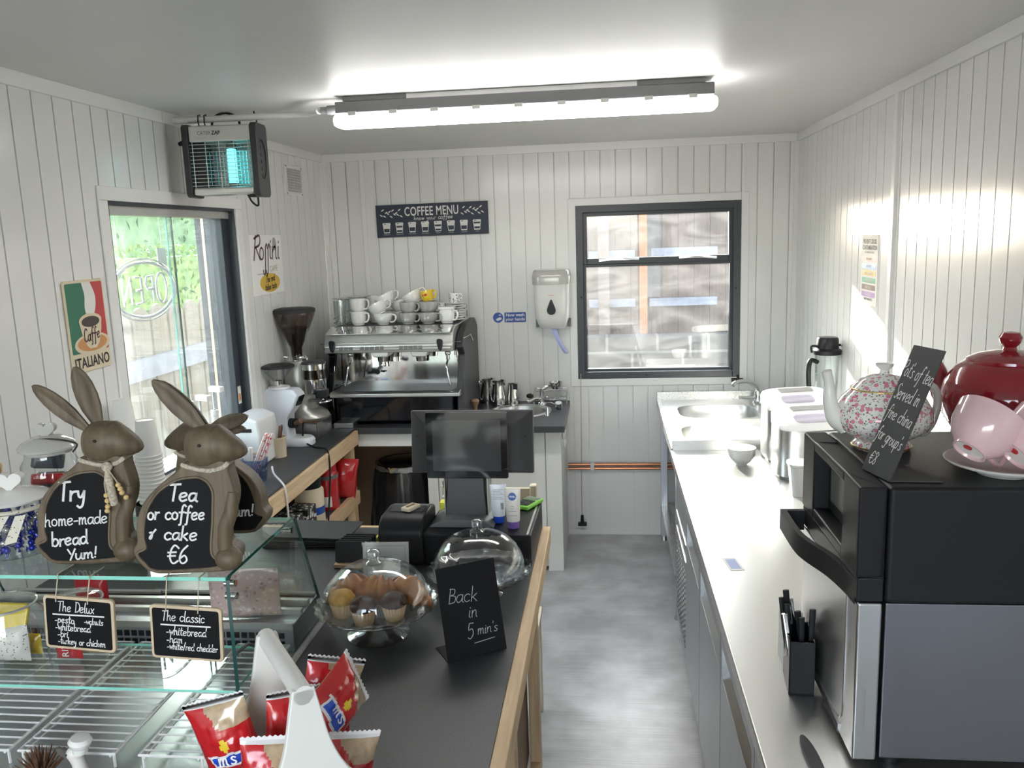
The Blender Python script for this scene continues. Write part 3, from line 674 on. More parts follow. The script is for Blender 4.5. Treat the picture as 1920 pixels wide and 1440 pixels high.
c = MB(); c.tube([(-1.068, 3.205, 2.393), (-1.10, 3.25, 2.397), (-1.16, 3.325, 2.402), (-1.25, 3.345, 2.404), (X0 + 0.013, 3.345, 2.404)], 0.013, 10)
tag(c.build('conduit', 'trim'), 'white plastic conduit running under the ceiling to the light', 'conduit')
# fly killer
F = thing('fly_killer', 'silver and black electric fly killer with cyan lamp hanging from the conduit', 'fly killer', (-1.515, 3.345, 2.105), radians(4))
mb = MB(); mb.box((-0.125, -0.055, 0.205), (0.125, 0.055, 0.268)); mb.build('top_panel', 'silverplastic', F, bevel=0.006)
mb = MB(); mb.box((-0.125, -0.055, 0.0), (0.125, 0.055, 0.030)); mb.build('catch_tray', 'silverplastic', F, bevel=0.010, seg=3)
mb = MB(); mb.prism(rrect(-0.063, -0.008, 0.063, 0.275, 0.02), -0.150, -0.125, plane((0, 0, 0), (0, 1, 0), (0, 0, 1))); mb.build('end_cap', 'greyplastic', F, bevel=0.004)
mb = MB(); mb.prism(rrect(-0.066, -0.012, 0.066, 0.275, 0.02), 0.125, 0.152, plane((0, 0, 0), (0, 1, 0), (0, 0, 1)))
rc = mb.build('end_cap', 'greyplastic', F, bevel=0.004)
mb = MB(); mb.tube([(0.153, -0.02 + 0.045 * cos(a), 0.135 + 0.075 * sin(a)) for a in [-1.4 + 2.8 * i / 12 for i in range(13)]], 0.003, 6)
for i in range(6): mb.box((0.151, -0.028, 0.06 + i * 0.028), (0.1535, -0.022, 0.075 + i * 0.028))
mb.build('vent_slot', 'black', rc)
mb = MB()
for i in range(12): mb.tube([(-0.125, -0.052, 0.036 + i * 0.0145), (0.125, -0.052, 0.036 + i * 0.0145)], 0.0014, 6)
for x in (-0.112, -0.06, -0.005, 0.055, 0.112): mb.tube([(x, -0.0535, 0.028), (x, -0.0535, 0.206)], 0.0014, 6)
mb.build('front_grille', 'silverplastic', F)
mb = MB()
for i in range(17): mb.tube([(-0.11 + i * 0.0138, 0.006, 0.034), (-0.11 + i * 0.0138, 0.006, 0.2)], 0.0012, 5)
for i in range(9): mb.tube([(-0.115, 0.009, 0.042 + i * 0.0185), (0.115, 0.009, 0.042 + i * 0.0185)], 0.0012, 5)
mb.build('killing_grid', 'chrome', F)
mb = MB(); mb.box((-0.124, 0.050, 0.03), (0.124, 0.0545, 0.205)); mb.build('back_reflector', 'silverpaint', F)
mb = MB(); mb.box((-0.125, -0.03, 0.03), (-0.075, 0.04, 0.2)); mb.build('transformer_cover', 'greyplastic', F)
mb = MB(); mb.cyl((0.030, -0.018, 0.045), (0.030, -0.018, 0.178), 0.017, n=16); lp = mb.build('lamp_tube', 'uv', F)
mb = MB(); mb.cyl((0.030, -0.018, 0.178), (0.030, -0.018, 0.2), 0.019, n=16); mb.cyl((0.030, -0.018, 0.03), (0.030, -0.018, 0.045), 0.019, n=16); mb.build_each('lamp_holder', 'midgrey', lp)
text_part('CATER', 0.021, 'midgrey', F, plane((-0.088, -0.0552, 0.232), (1, 0, 0), (0, 0, 1)), align='LEFT', sx=0.85)
text_part('ZAP', 0.021, 'ink', F, plane((-0.030, -0.0552, 0.232), (1, 0, 0), (0, 0, 1)), align='LEFT', bold=0.0006, sx=0.9)
text_part('\u2022 \u2014\u2014\u2014', 0.009, 'ink', F, plane((-0.088, -0.0552, 0.218), (1, 0, 0), (0, 0, 1)), align='LEFT')
mb = MB()
for x in (-0.095, -0.070): mb.tube([(x, 0.0, 0.262), (x, -0.016, 0.285), (x, -0.012, 0.312), (x, 0.006, 0.318), (x, 0.016, 0.300)], 0.0025, 6)
mb.box((-0.1, -0.012, 0.264), (-0.065, 0.012, 0.274)); mb.build('hanging_hook', 'black', F)
mb = MB(); mb.tube([(0.138, 0.0, 0.270), (0.136, -0.004, 0.30), (0.130, -0.006, 0.318), (0.128, 0.004, 0.322)], 0.003, 6); mb.build('hanging_hook', 'black', F)
mb = MB(); mb.tube(spline([(-0.055, 0.02, 0.270), (-0.045, 0.03, 0.31), (0.0, 0.035, 0.325), (0.05, 0.03, 0.305), (0.06, 0.02, 0.268)]), 0.005, 8); mb.build('carry_handle', 'black', F)
mb = MB(); mb.tube([(-0.15, 0.0, 0.215), (-0.172, 0.0, 0.210), (-0.188, 0.0, 0.206)], [0.007, 0.011, 0.008], 8); mb.build('side_toggle', 'black', F)
mb = MB(); mb.box((0.09, -0.02, -0.012), (0.13, 0.02, 0.0)); mb.tube(spline([(0.07, 0.02, 0.0), (0.085, 0.02, -0.03), (0.11, 0.015, -0.045), (0.115, 0.005, -0.01)]), 0.004, 6); mb.build('power_lead', 'black', F)

# ================================================================== ON THE LEFT WALL
T = LEFT(0, 0, X0)
V = thing('wall_vent', 'white plastic louvre vent high on the left wall', 'vent', (X0, 4.675, 2.25))
TV = plane((0, 0, 0), (0, 1, 0), (0, 0, 1))
mb = MB(); mb.box((-0.125, -0.083, 0), (0.125, 0.083, 0.006), 0, TV); mb.build('vent_plate', 'trim', V, bevel=0.002)
mb = MB()
for c in (-0.055, 0.055):
    for i in range(9): mb.prism([(0.0065, -0.062 + i * 0.0145), (0.012, -0.062 + i * 0.0145), (0.0065, -0.052 + i * 0.0145)], c - 0.047, c + 0.047, plane((0, 0, 0), (1, 0, 0), (0, 0, 1)))
mb.build('louvres', 'silverplastic', V)
mb = MB()
for a in (-0.115, 0.115):
    for b in (-0.073, 0.073): mb.cyl(TV @ Vector((a, b, 0.006)), TV @ Vector((a, b, 0.0085)), 0.004, n=8)
mb.build_each('screw', 'midgrey', V)
# coffee brand poster
P = thing('poster', 'white coffee poster with brown script and a mustard oval by the window', 'poster', (X0 + 0.0015, 4.195, 1.80))
TP = plane((0, 0, 0), (0, 1, 0), (0, 0, 1))
mb = MB(); mb.box((-0.19, -0.150, 0), (0.215, 0.150, 0.003), 0, TP); mb.build('sheet', 'postersheet', P)
hand_text([('R', -0.160, 0.030, 0.115, 0.0115, 'l', 0, 1.45), ('o', -0.088, 0.03, 0.115, 0.009, 'l', 0, 1.1), ('ini', 0.040, 0.03, 0.12, 0.0105, 'l', 0, 1.25)], 'brownink', P, TP @ Matrix.Translation((0, 0, 0.003)), name='script_lettering')
mb = MB()
for x in (-0.028, 0.006): ribbon(mb, [(p.x, p.y) for p in spline([(x + 0.05, 0.085, 0), (x + 0.043, 0.105, 0), (x + 0.025, 0.085, 0), (x + 0.012, 0.02, 0), (x, -0.04, 0), (x - 0.018, -0.045, 0), (x - 0.022, -0.028, 0)])], 0.0105, 0, TP, 0.0036)
mb.build('script_lettering', 'brownink', P)
mb = MB(); mb.prism(ell(0.118, 0.105, 0.026, 0.034), 0.003, 0.0036, TP); mb.build('crest', 'greyink', P)
text_part('CAFF\u00c8', 0.040, 'tanink', P, TP @ Matrix.Translation((0.085, -0.035, 0.003)), sx=0.9)
hand_line([(-0.13, -0.045), (-0.02, -0.043)], 0.004, 'greyink', P, TP @ Matrix.Translation((0, 0, 0.003)), name='small_print')
mb = MB(); mb.prism([(a, b) for a, b in ell(0.025, -0.092, 0.13, 0.048, 40)], 0.003, 0.0036, TP); ov = mb.build('slogan_oval', 'yellow', P)
hand_text([('The real', 0.03, -0.086, 0.034, 0.0045, 'c', 0.06, 1.0), ('italian taste', 0.03, -0.125, 0.032, 0.0042, 'c', 0.06, 0.95)], 'ink', P, TP @ Matrix.Translation((0, 0, 0.0036)), name='slogan')
# tin sign
P = thing('tin_sign', 'rectangular tin sign with an Italian flag and a steaming coffee cup', 'sign', (X0 + 0.002, 2.636, 1.655))
P.rotation_euler = (radians(0.6), 0, 0)
mb = MB(); mb.prism(rrect(-0.108, -0.152, 0.108, 0.152, 0.012), 0, 0.006, TP); mb.build('tin_plate', 'cream_print', P, bevel=0.002)
mb = MB(); mb.prism(rrect(-0.101, -0.088, 0.0, 0.143, 0.006), 0.006, 0.0064, TP); mb.build('green_field', 'green', P)
mb = MB(); mb.prism(rrect(0.0, -0.088, 0.101, 0.143, 0.006), 0.006, 0.0064, TP); mb.build('red_field', 'red', P)
cw = [(-0.012, 0.143, 0), (-0.002, 0.10, 0), (-0.008, 0.06, 0), (0.0, 0.02, 0), (0.022, -0.012, 0)]; cw2 = [(0.03, -0.012, 0), (0.032, 0.02, 0), (0.052, 0.06, 0), (0.055, 0.10, 0), (0.035, 0.143, 0)]
mb = MB(); mb.prism([(p.x, p.y) for p in spline(cw) + spline(cw2)], 0.0064, 0.0068, TP); mb.build('steam', 'white_ceramic', P)
mb = MB(); mb.prism(ell(0.012, -0.062, 0.098, 0.036, 32), 0.0066, 0.0070, TP); mb.prism(ell(0.012, -0.060, 0.082, 0.027, 32), 0.0070, 0.0072, TP, 1); mb.build('saucer', ['cream_print', 'orange_print'], P)
mb = MB(); mb.prism([(-0.050, 0.012), (-0.040, -0.03), (-0.022, -0.066), (-0.005, -0.078), (0.03, -0.078), (0.05, -0.062), (0.068, -0.02), (0.075, 0.018)], 0.0072, 0.0076, TP); mb.prism(ell(0.012, 0.015, 0.063, 0.025), 0.0074, 0.0079, TP)
mb.prism(ell(0.012, 0.012, 0.050, 0.018), 0.0079, 0.0082, TP, 1); mb.build('cup', ['cream_print', 'coffee'], P)
hand_text([('Caffe', 0.012, -0.050, 0.042, 0.0045, 'c', 0.08, 0.9)], 'brownink', P, TP @ Matrix.Translation((0, 0, 0.0078)), name='cup_writing')
text_part('ITALIANO', 0.050, 'ink', P, TP @ Matrix.Translation((0, -0.137, 0.006)), sx=0.86, bold=0.001)
# ================================================================== ON THE BACK WALL
P = thing('coffee_menu_board', 'navy coffee menu board with eight printed cups on the back wall', 'menu board', (-1.055, YB - 0.001, 2.02))
P.rotation_euler = (0, radians(-0.3), 0)
TB = plane((0, 0, 0), (1, 0, 0), (0, 0, 1))
mb = MB(); mb.box((-0.348, -0.098, 0), (0.348, 0.098, 0.018), 0, TB); mb.build('board', 'navy', P, bevel=0.001)
TQ = TB @ Matrix.Translation((0, 0, 0.018))
text_part('COFFEE MENU', 0.076, 'paper', P, TQ @ Matrix.Translation((0.0, 0.028, 0)), name='title', sx=0.66, bold=0.0012, space=1.05)
hand_text([('know your coffee', 0.01, 0.002, 0.026, 0.0026, 'c', 0.01, 1.25)], 'paper', P, TQ, name='subtitle')
mb = MB()
for s in (-1, 1):
    for i in range(13):
        t = i / 12; cx = s * (0.19 + 0.125 * (1 - t)); cy = 0.045 + 0.010 * sin(i * 1.9) + (0.012 if i % 2 else -0.010)
        a = (0.6 if i % 2 else -0.6) + (0 if s < 0 else pi)
        mb.prism([(cx + 0.012 * cos(a) * c - 0.004 * sin(a) * d, cy + 0.012 * sin(a) * c + 0.004 * cos(a) * d) for c, d in ((-1, 0), (-0.3, 0.9), (0.4, 0.8), (1, 0), (0.4, -0.8), (-0.3, -0.9))], 0.0, 0.0006, TQ)
mb.build('leaf_sprig', 'paper', P)
names = ['AMERICANO', 'CAPPUCCINO', 'FLAT WHITE', 'MACCHIATO', 'MOCHA', 'ESPRESSO', 'CORTADO', 'LATTE']
bands = [[(0.1, 0.42)], [(0.08, 0.26), (0.5, 0.68)], [(0.1, 0.48)], [(0.1, 0.46)], [(0.08, 0.24), (0.48, 0.66)], [(0.1, 0.50)], [(0.1, 0.46)], [(0.12, 0.32), (0.6, 0.76)]]
for i in range(8):
    cx = -0.285 + i * 0.0805; cy = -0.072; H = 0.062
    mb = MB(); mb.prism([(cx - 0.018, cy), (cx + 0.018, cy), (cx + 0.024, cy + H * 0.84), (cx + 0.026, cy + H * 0.86), (cx + 0.022, cy + H), (cx - 0.022, cy + H), (cx - 0.026, cy + H * 0.86), (cx - 0.024, cy + H * 0.84)], 0, 0.0006, TQ)
    for a, b in bands[i]:
        w0, w1 = 0.0155 + 0.006 * a, 0.0155 + 0.006 * b
        mb.prism([(cx - w0, cy + H * a), (cx + w0, cy + H * a), (cx + w1, cy + H * b), (cx - w1, cy + H * b)], 0.0006, 0.001, TQ, 1)
    mb.box((cx - 0.016, cy + H * 0.87, 0.0006), (cx - 0.005, cy + H * 0.93, 0.001), 1, TQ)
    mb.build('printed_cup', ['paper', 'navy'], P)
    text_part(names[i], 0.012, 'greyink', P, TQ @ Matrix.Translation((cx, cy - 0.013, 0)), name='cup_caption', sx=0.62)
# hand wash sign
P = thing('handwash_sign', 'small blue and white hand washing sign left of the towel dispenser', 'sign', (-0.60, YB - 0.0005, 1.407))
mb = MB(); mb.box((-0.108, -0.034, 0), (0.108, 0.034, 0.0015), 0, TB); mb.build('plate', 'paper', P)
TQ = TB @ Matrix.Translation((0, 0, 0.0015))
mb = MB(); mb.prism(rrect(-0.030, -0.031, 0.104, 0.031, 0.003), 0, 0.0005, TQ); mb.prism(ell(-0.070, 0, 0.032, 0.032), 0, 0.0005, TQ); mb.build('blue_panel', 'signblue', P)
mb = MB(); mb.prism([(-0.085, -0.010), (-0.062, 0.002), (-0.048, -0.002), (-0.050, -0.012), (-0.075, -0.022)], 0.0005, 0.001, TQ); mb.prism([(-0.068, 0.018), (-0.052, 0.018), (-0.052, 0.012), (-0.060, 0.010)], 0.0005, 0.001, TQ); mb.build('hands_symbol', 'paper', P)
text_part('Now wash', 0.027, 'paper', P, TQ @ Matrix.Translation((0.037, 0.006, 0.0006)), bold=0.0004)
text_part('your hands', 0.027, 'paper', P, TQ @ Matrix.Translation((0.037, -0.020, 0.0006)), bold=0.0004)
# paper towel dispenser
P = thing('towel_dispenser', 'white centrefeed paper towel dispenser on the back wall left of the window', 'towel dispenser', (-0.325, YB, 1.345))
rings = []
for z, w, d in ((0.0, 0.075, 0.13), (0.03, 0.088, 0.165), (0.07, 0.102, 0.185), (0.16, 0.108, 0.195), (0.26, 0.110, 0.198), (0.268, 0.112, 0.200)):
    rings.append([(w * (abs(cos(a)) ** 0.5) * (1 if cos(a) >= 0 else -1), -d / 2 - d / 2 * (abs(sin(a)) ** 0.6) * (1 if sin(a) >= 0 else -1), z) for a in [2 * pi * i / 36 for i in range(36)]])
mb = MB(); mb.loft(rings); mb.build('cover', 'white_ceramic', P)
rings = []
for z, k in ((0.268, 1.03), (0.31, 1.05), (0.345, 0.97), (0.355, 0.88)):
    rings.append([(0.112 * k * (abs(cos(a)) ** 0.5) * (1 if cos(a) >= 0 else -1), -0.1 - 0.1 * k * (abs(sin(a)) ** 0.6) * (1 if sin(a) >= 0 else -1), z) for a in [2 * pi * i / 36 for i in range(36)]])
mb = MB(); mb.loft(rings); mb.build('hood', 'lid_ceramic', P)
mb = MB(); TW = plane((0, -0.2, 0.13), (1, 0, 0), (0, 0, 1))
mb.prism([(p.x, p.y) for p in spline([(0, 0.052, 0), (-0.016, 0.02, 0), (-0.026, -0.012, 0), (-0.018, -0.034, 0), (0, -0.040, 0), (0.018, -0.034, 0), (0.026, -0.012, 0), (0.016, 0.02, 0)], 4, True)], -0.006, 0.004, TW); mb.build('sight_window', 'screen', P, bevel=0.002)
text_part('\u2014', 0.03, 'tinred', P, TW @ Matrix.Translation((0, 0.068, 0.0035)), name='badge')
mb = MB()
for x in (-0.108, 0.085): mb.box((x, -0.03, 0.0), (x + 0.022, 0, 0.05))
mb.build_each('wall_bracket', 'midgrey', P)
rings = []
for t in [i / 10 for i in range(11)]:
    c = Vector((0.005 + 0.075 * t ** 1.4, -0.10 - 0.02 * sin(t * 3), 0.01 - 0.165 * t)); w = 0.017 - 0.004 * t
    rings.append([(c.x - w, c.y - 0.006, c.z), (c.x - w * 0.2, c.y + 0.009, c.z), (c.x + w, c.y - 0.004, c.z), (c.x + 0.1 * w, c.y - 0.012, c.z)])
mb = MB(); mb.loft(rings); mb.build('paper_tail', 'bluepaper', P)
# copper pipes with clips
for i, z in enumerate((0.467, 0.441)):
    mb = MB(); mb.tube([(-0.255, YB - 0.022, z), (0.9, YB - 0.022, z)], 0.0095, 10)
    tag(mb.build('copper_pipe', 'copper'), ['upper', 'lower'][i] + ' of the two copper pipes along the foot of the back wall', 'pipe')
tag(MB().box((-0.115, YB - 0.034, 0.428), (-0.09, YB, 0.480)).build('pipe_clip', 'trim', bevel=0.003), 'white double clip holding the two copper pipes', 'pipe clip')
P = thing('cord_pull', 'thin cord with black toggle hanging below the back window', 'cord', (-0.172, YB - 0.03, 0))
mb = MB(); mb.tube([(0.008, 0.0, 1.05), (0.002, 0.005, 0.5), (-0.002, 0.010, 0.12)], 0.0022, 6); mb.build('cord', 'string', P)
mb = MB(); mb.lathe([(0, 0.07), (0.012, 0.07), (0.011, 0.10), (0.009, 0.135), (0, 0.137)], 12); mb.box((-0.028, -0.012, 0.065), (0.028, 0.020, 0.085)); mb.build('toggle', 'black', P, bevel=0.003)
# ================================================================== ON THE RIGHT WALL
P = thing('hygiene_chart', 'white chart with coloured chopping board bars on the right wall', 'chart', (X1 - 0.0005, 3.752, 1.708))
TR = plane((0, 0, 0), (0, -1, 0), (0, 0, 1))
mb = MB(); mb.box((-0.112, -0.148, 0), (0.112, 0.148, 0.003), 0, TR); mb.build('plate', 'paper', P)
TQ = TR @ Matrix.Translation((0, 0, 0.003))
text_part('PREVENT CROSS', 0.026, 'ink', P, TQ @ Matrix.Translation((0, 0.112, 0)), sx=0.95, bold=0.0006)
text_part('CONTAMINATION', 0.026, 'ink', P, TQ @ Matrix.Translation((0, 0.086, 0)), sx=0.9, bold=0.0006)
text_part('USE CORRECT BOARDS', 0.012, 'greyink', P, TQ @ Matrix.Translation((0, 0.071, 0)))
chc = [((0.42, 0.03, 0.05), 'RAW MEAT'), ((0.16, 0.36, 0.72), 'RAW FISH'), ((0.62, 0.42, 0.08), 'COOKED MEATS'), ((0.10, 0.36, 0.20), 'SALADS & FRUITS'), ((0.20, 0.11, 0.10), 'VEGETABLES'), ((0.46, 0.26, 0.56), 'ALLERGENS')]
for i, (c, t) in enumerate(chc):
    z = 0.047 - i * 0.030
    M['bar%d' % i] = pbr('bar_colour_' + t.split()[-1].lower(), c, 0.4)
    mb = MB(); mb.box((-0.092, z - 0.011, 0), (0.092, z + 0.011, 0.0006), 0, TQ); mb.build('colour_bar', 'bar%d' % i, P)
    text_part(t, 0.017, 'paper', P, TQ @ Matrix.Translation((0, z - 0.006, 0.0006)), sx=0.9)
text_part('DAIRY PRODUCTS', 0.014, 'ink', P, TQ @ Matrix.Translation((0, -0.128, 0)))
# OPEN neon sign hung in the serving window, facing out
P = thing('open_sign', 'unlit neon tube sign hung inside the sliding window, seen from behind', 'neon sign', (X0 - 0.085, 3.172, 1.742))
TN = plane((0, 0, 0), (0, -1, 0), (0, 0, 1))
mb = MB(); mb.tube([TN @ Vector((a, b, 0)) for a, b in ell(0, 0, 0.225, 0.108, 48)], 0.0065, 8, closed=True); mb.tube([TN @ Vector((a, b, 0)) for a, b in ell(0, 0, 0.242, 0.122, 48)], 0.003, 6, closed=True); mb.build('ring_tube', 'neon', P)
mb = MB()
for pts in ([(-0.135, 0.0), (-0.150, 0.035), (-0.118, 0.052), (-0.092, 0.03), (-0.092, -0.03), (-0.118, -0.052), (-0.150, -0.035), (-0.135, 0.0)],):
    mb.tube([TN @ p for p in spline([Vector((-0.128 + 0.040 * cos(a), 0.062 * sin(a), 0)) for a in [2 * pi * i / 10 for i in range(10)]], 3, True)], 0.005, 8, closed=True)
mb.build('letter_o', 'neon', P)
for nm, st in (('letter_p', [[(-0.063, -0.052), (-0.063, 0.052), (-0.02, 0.05), (-0.008, 0.025), (-0.02, 0.002), (-0.058, 0.0)]]), ('letter_e', [[(0.072, 0.052), (0.024, 0.05), (0.022, -0.05), (0.072, -0.052)], [(0.024, 0.0), (0.062, 0.0)]]), ('letter_n', [[(0.10, -0.052), (0.10, 0.052), (0.158, -0.052), (0.158, 0.052)]])):
    mb = MB()
    for s_ in st: mb.tube([TN @ Vector((a, b, 0)) for a, b in s_], 0.005, 8)
    mb.build(nm, 'neon', P)
mb = MB(); mb.box((-0.20, 0.085, 0.004), (-0.13, 0.16, 0.008), 0, TN); mb.build('paper_tag', 'paper', P)
mb = MB(); mb.tube([TN @ Vector(p) for p in ((-0.16, 0.10, 0), (-0.16, 0.285, 0.0))], 0.0012, 5); mb.tube([TN @ Vector(p) for p in ((0.16, 0.10, 0), (0.16, 0.285, 0.0))], 0.0012, 5); mb.build_each('hanging_wire', 'silverplastic', P)
# ================================================================== COUNTER ALONG THE LEFT WALL
Z1 = 0.88
C = thing('side_counter', 'pine framed counter with black top along the left wall under the window', 'counter', (X0, 2.85, 0))
def lo(x, y, z): return (x - X0, y - 2.85, z)
def lbox(mb, a, b, mi=0): return mb.box(lo(*a), lo(*b), mi)
mb = MB(); lbox(mb, (X0 + 0.002, 2.85, 0.850), (-1.400, 4.428, Z1)); mb.build('worktop', 'laminate', C, bevel=0.002)
mb = MB(); lbox(mb, (-1.420, 2.85, 0.790), (-1.384, 4.43, 0.868)); mb.build('front_rail', 'pine', C, bevel=0.003)
mb = MB(); lbox(mb, (X0 + 0.02, 4.375, 0.790), (-1.42, 4.425, 0.848)); mb.build('end_rail', 'pinex', C, bevel=0.003)
for x, y in ((-1.455, 4.365), (-1.455, 2.86), (X0 + 0.01, 4.365)):
    mb = MB(); lbox(mb, (x, y, 0), (x + 0.045, y + 0.06, 0.79)); mb.build('post', 'pinez', C, bevel=0.003)
mb = MB(); lbox(mb, (X0 + 0.01, 2.92, 0.50), (-1.425, 4.43, 0.520)); mb.build('shelf', 'laminate', C)
mb = MB(); lbox(mb, (-1.425, 2.92, 0.45), (-1.395, 4.43, 0.524)); mb.build('shelf_rail', 'pine', C, bevel=0.003)
# ================================================================== BACK COUNTER WITH ROUND SINK
K = thing('back_counter', 'black topped counter along the back wall with white cabinet doors', 'counter', (-1.0, 4.43, 0))
def ko(p): return (p[0] + 1.0, p[1] - 4.43, p[2])
def kbox(mb, a, b, mi=0): return mb.box(ko(a), ko(b), mi)
# worktop with a round hole for the basin
def holed_top(x0, x1, y0, y1, z0, z1, cx, cy, r, n=40):
    mb = MB(); ring = [(cx + r * cos(2 * pi * i / n), cy + r * sin(2 * pi * i / n)) for i in range(n)]
    def edge(a):
        dx, dy = cos(a), sin(a); t = min([((x1 - cx) / dx) if dx > 1e-9 else ((x0 - cx) / dx) if dx < -1e-9 else 1e9, ((y1 - cy) / dy) if dy > 1e-9 else ((y0 - cy) / dy) if dy < -1e-9 else 1e9])
        return (cx + dx * t, cy + dy * t)
    angs = sorted(set([2 * pi * i / n for i in range(n)] + [atan2(b - cy, a - cx) % (2 * pi) for a in (x0, x1) for b in (y0, y1)])); N = len(angs)
    inn = [(cx + r * cos(a), cy + r * sin(a)) for a in angs]; out = [edge(a) for a in angs]
    vs = [(*p, z1) for p in inn] + [(*p, z1) for p in out] + [(*p, z0) for p in inn] + [(*p, z0) for p in out]; fs = []
    for i in range(N):
        j = (i + 1) % N
        fs += [(i, j, N + j, N + i), (2 * N + i, 3 * N + i, 3 * N + j, 2 * N + j), (N + i, N + j, 3 * N + j, 3 * N + i), (i, 2 * N + i, 2 * N + j, j)]
    mb.add([ko(v) for v in vs], fs); return mb
holed_top(X0 + 0.002, -0.235, 4.432, YB - 0.014, 0.845, Z1, -0.515, 4.845, 0.158).build('worktop', 'laminate', K, bevel=0.0015)
mb = MB(); kbox(mb, (-1.40, 4.47, 0.765), (-1.035, 4.49, 0.842)); mb.build('fascia', 'whitepaint', K, bevel=0.002)
mb = MB(); kbox(mb, (-1.035, 4.58, 0.02), (-0.275, 5.15, 0.70)); kbox(mb, (-1.035, 4.58, 0.02), (-1.015, 5.15, 0.843)); mb.build('carcass', 'whitepaint', K)
mb = MB(); kbox(mb, (-0.350, 4.555, 0), (-0.262, 5.155, 0.843)); mb.build('end_panel', 'whitepaint', K, bevel=0.003)
for a, b in ((-1.032, -0.972), (-0.968, -0.668), (-0.664, -0.354)):
    mb = MB(); kbox(mb, (a, 4.560, 0.03), (b, 4.578, 0.825)); mb.build('door', 'whitepaint', K, bevel=0.003)
mb = MB(); kbox(mb, (-0.350, 4.575, 0.826), (-0.26, 4.60, 0.844)); kbox(mb, (-1.0, 4.565, 0.828), (-0.35, 4.58, 0.844)); mb.build_each('underside_batten', 'ply', K)
mb = MB(); kbox(mb, (X0 + 0.02, 5.05, 0), (-1.04, 5.10, 0.8)); mb.build('back_board', 'ply', K)
S = thing('round_basin', 'round stainless inset sink bowl in the back counter', 'sink', (-0.515, 4.845, Z1))
mb = MB(); mb.lathe([(0.187, 0.0005), (0.185, 0.006), (0.165, 0.006), (0.152, 0.0), (0.145, -0.06), (0.12, -0.115), (0.025, -0.125), (0.024, -0.130), (0, -0.130)], 48); mb.build('bowl', 'steelx', S)
mb = MB(); mb.lathe([(0, -0.118), (0.022, -0.119), (0.026, -0.1235)], 20); mb.build('waste', 'chrome', S)
mb = MB(); mb.ball((0.0, -0.0, -0.117), 0.010, 10, 6); mb.build('plug_hole', 'black', S)
P = thing('sink_tap', 'small chrome tap with black lever behind the round sink', 'tap', (-0.40, 5.04, Z1))
mb = MB(); mb.cyl((0, 0, 0), (0, 0, 0.012), 0.026, 0.022, 18); mb.cyl((0, 0, 0.012), (0, 0, 0.10), 0.015, n=16); mb.tube(spline([(0, 0, 0.095), (0.03, 0.0, 0.112), (0.06, -0.01, 0.118)]), [0.014] * 6 + [0.009] * 5, 10); mb.build('tap_body', 'chrome', P)
mb = MB(); mb.tube(spline([(0, 0, 0.035), (-0.04, -0.03, 0.042), (-0.08, -0.06, 0.030)]), 0.010, 10); mb.build('spout', 'chrome', P)
mb = MB(); mb.ball((-0.072, -0.035, 0.060), (0.022, 0.016, 0.016), 12, 8); mb.build('lever_knob', 'black', P)
P = thing('wire_rack', 'small chrome wire rack at the back corner of the sink counter', 'rack', (-0.35, 5.08, Z1))
mb = MB()
for z in (0.03, 0.085):
    mb.tube([(-0.10, -0.05, z), (0.10, -0.05, z), (0.10, 0.05, z), (-0.10, 0.05, z)], 0.0022, 6, closed=True)
for x in (-0.10, 0.10):
    for y in (-0.05, 0.05): mb.tube([(x, y, 0), (x, y, 0.088)], 0.0022, 6)
for i in range(7): mb.tube([(-0.085 + i * 0.028, -0.05, 0.03), (-0.085 + i * 0.028, 0.05, 0.03)], 0.0016, 5)
for i in range(7): mb.tube([(-0.085 + i * 0.028, -0.05, 0.085), (-0.085 + i * 0.028, 0.05, 0.085)], 0.0016, 5)
mb.tube(spline([(0.10, -0.05, 0.085), (0.115, -0.055, 0.06), (0.12, -0.055, 0.03)]), 0.002, 6)
mb.build('wire_frame', 'chrome', P)
tag(MB().lathe([(0, 0), (0.022, 0), (0.038, 0.018), (0.042, 0.042), (0.039, 0.042), (0.034, 0.02), (0.02, 0.005), (0, 0.005)], 24).build('steel_bowl', 'darkchrome', loc=(-0.318, 5.09, Z1 + 0.0875)), 'small polished steel bowl on top of the wire rack', 'bowl')
P = thing('milk_thermometer', 'round dial milk thermometer lying on the black counter right of the sink', 'thermometer', (-0.290, 4.89, Z1))
mb = MB(); mb.cyl((0, 0, 0.012), (0, -0.010, 0.040), 0.022, n=20); mb.build('dial_case', 'chrome', P)
mb = MB(); mb.cyl((0, -0.0102, 0.0405), (0, -0.0106, 0.0415), 0.018, n=20); mb.build('dial_face', 'paper', P)
mb = MB(); mb.tube([(0, 0, 0.02), (-0.05, 0.06, 0.030), (-0.10, 0.08, 0.022)], 0.0025, 6); mb.ball((0, 0, 0.006), (0.02, 0.012, 0.006), 10, 6); mb.build('probe', 'chrome', P)
P = MB(); P.lathe([(0, 0), (0.012, 0.002), (0.010, 0.02), (0.007, 0.05), (0, 0.052)], 12); tag(P.build('sink_plug', 'chrome', loc=(-0.345, 4.70, Z1)), 'small chrome nozzle standing on the counter before the sink', 'nozzle')
# towel hook with crinkled wrap on the counter end
mb = MB(); mb.ball((0, 0, 0), (0.014, 0.02, 0.035), 10, 8); mb.ball((0.004, 0.0, -0.05), (0.012, 0.018, 0.03), 10, 8)
tag(mb.build('plastic_wrap', 'packwhite', loc=(-0.248, 4.62, 0.79)), 'crumpled clear wrap stuck to the end of the back counter', 'wrap')
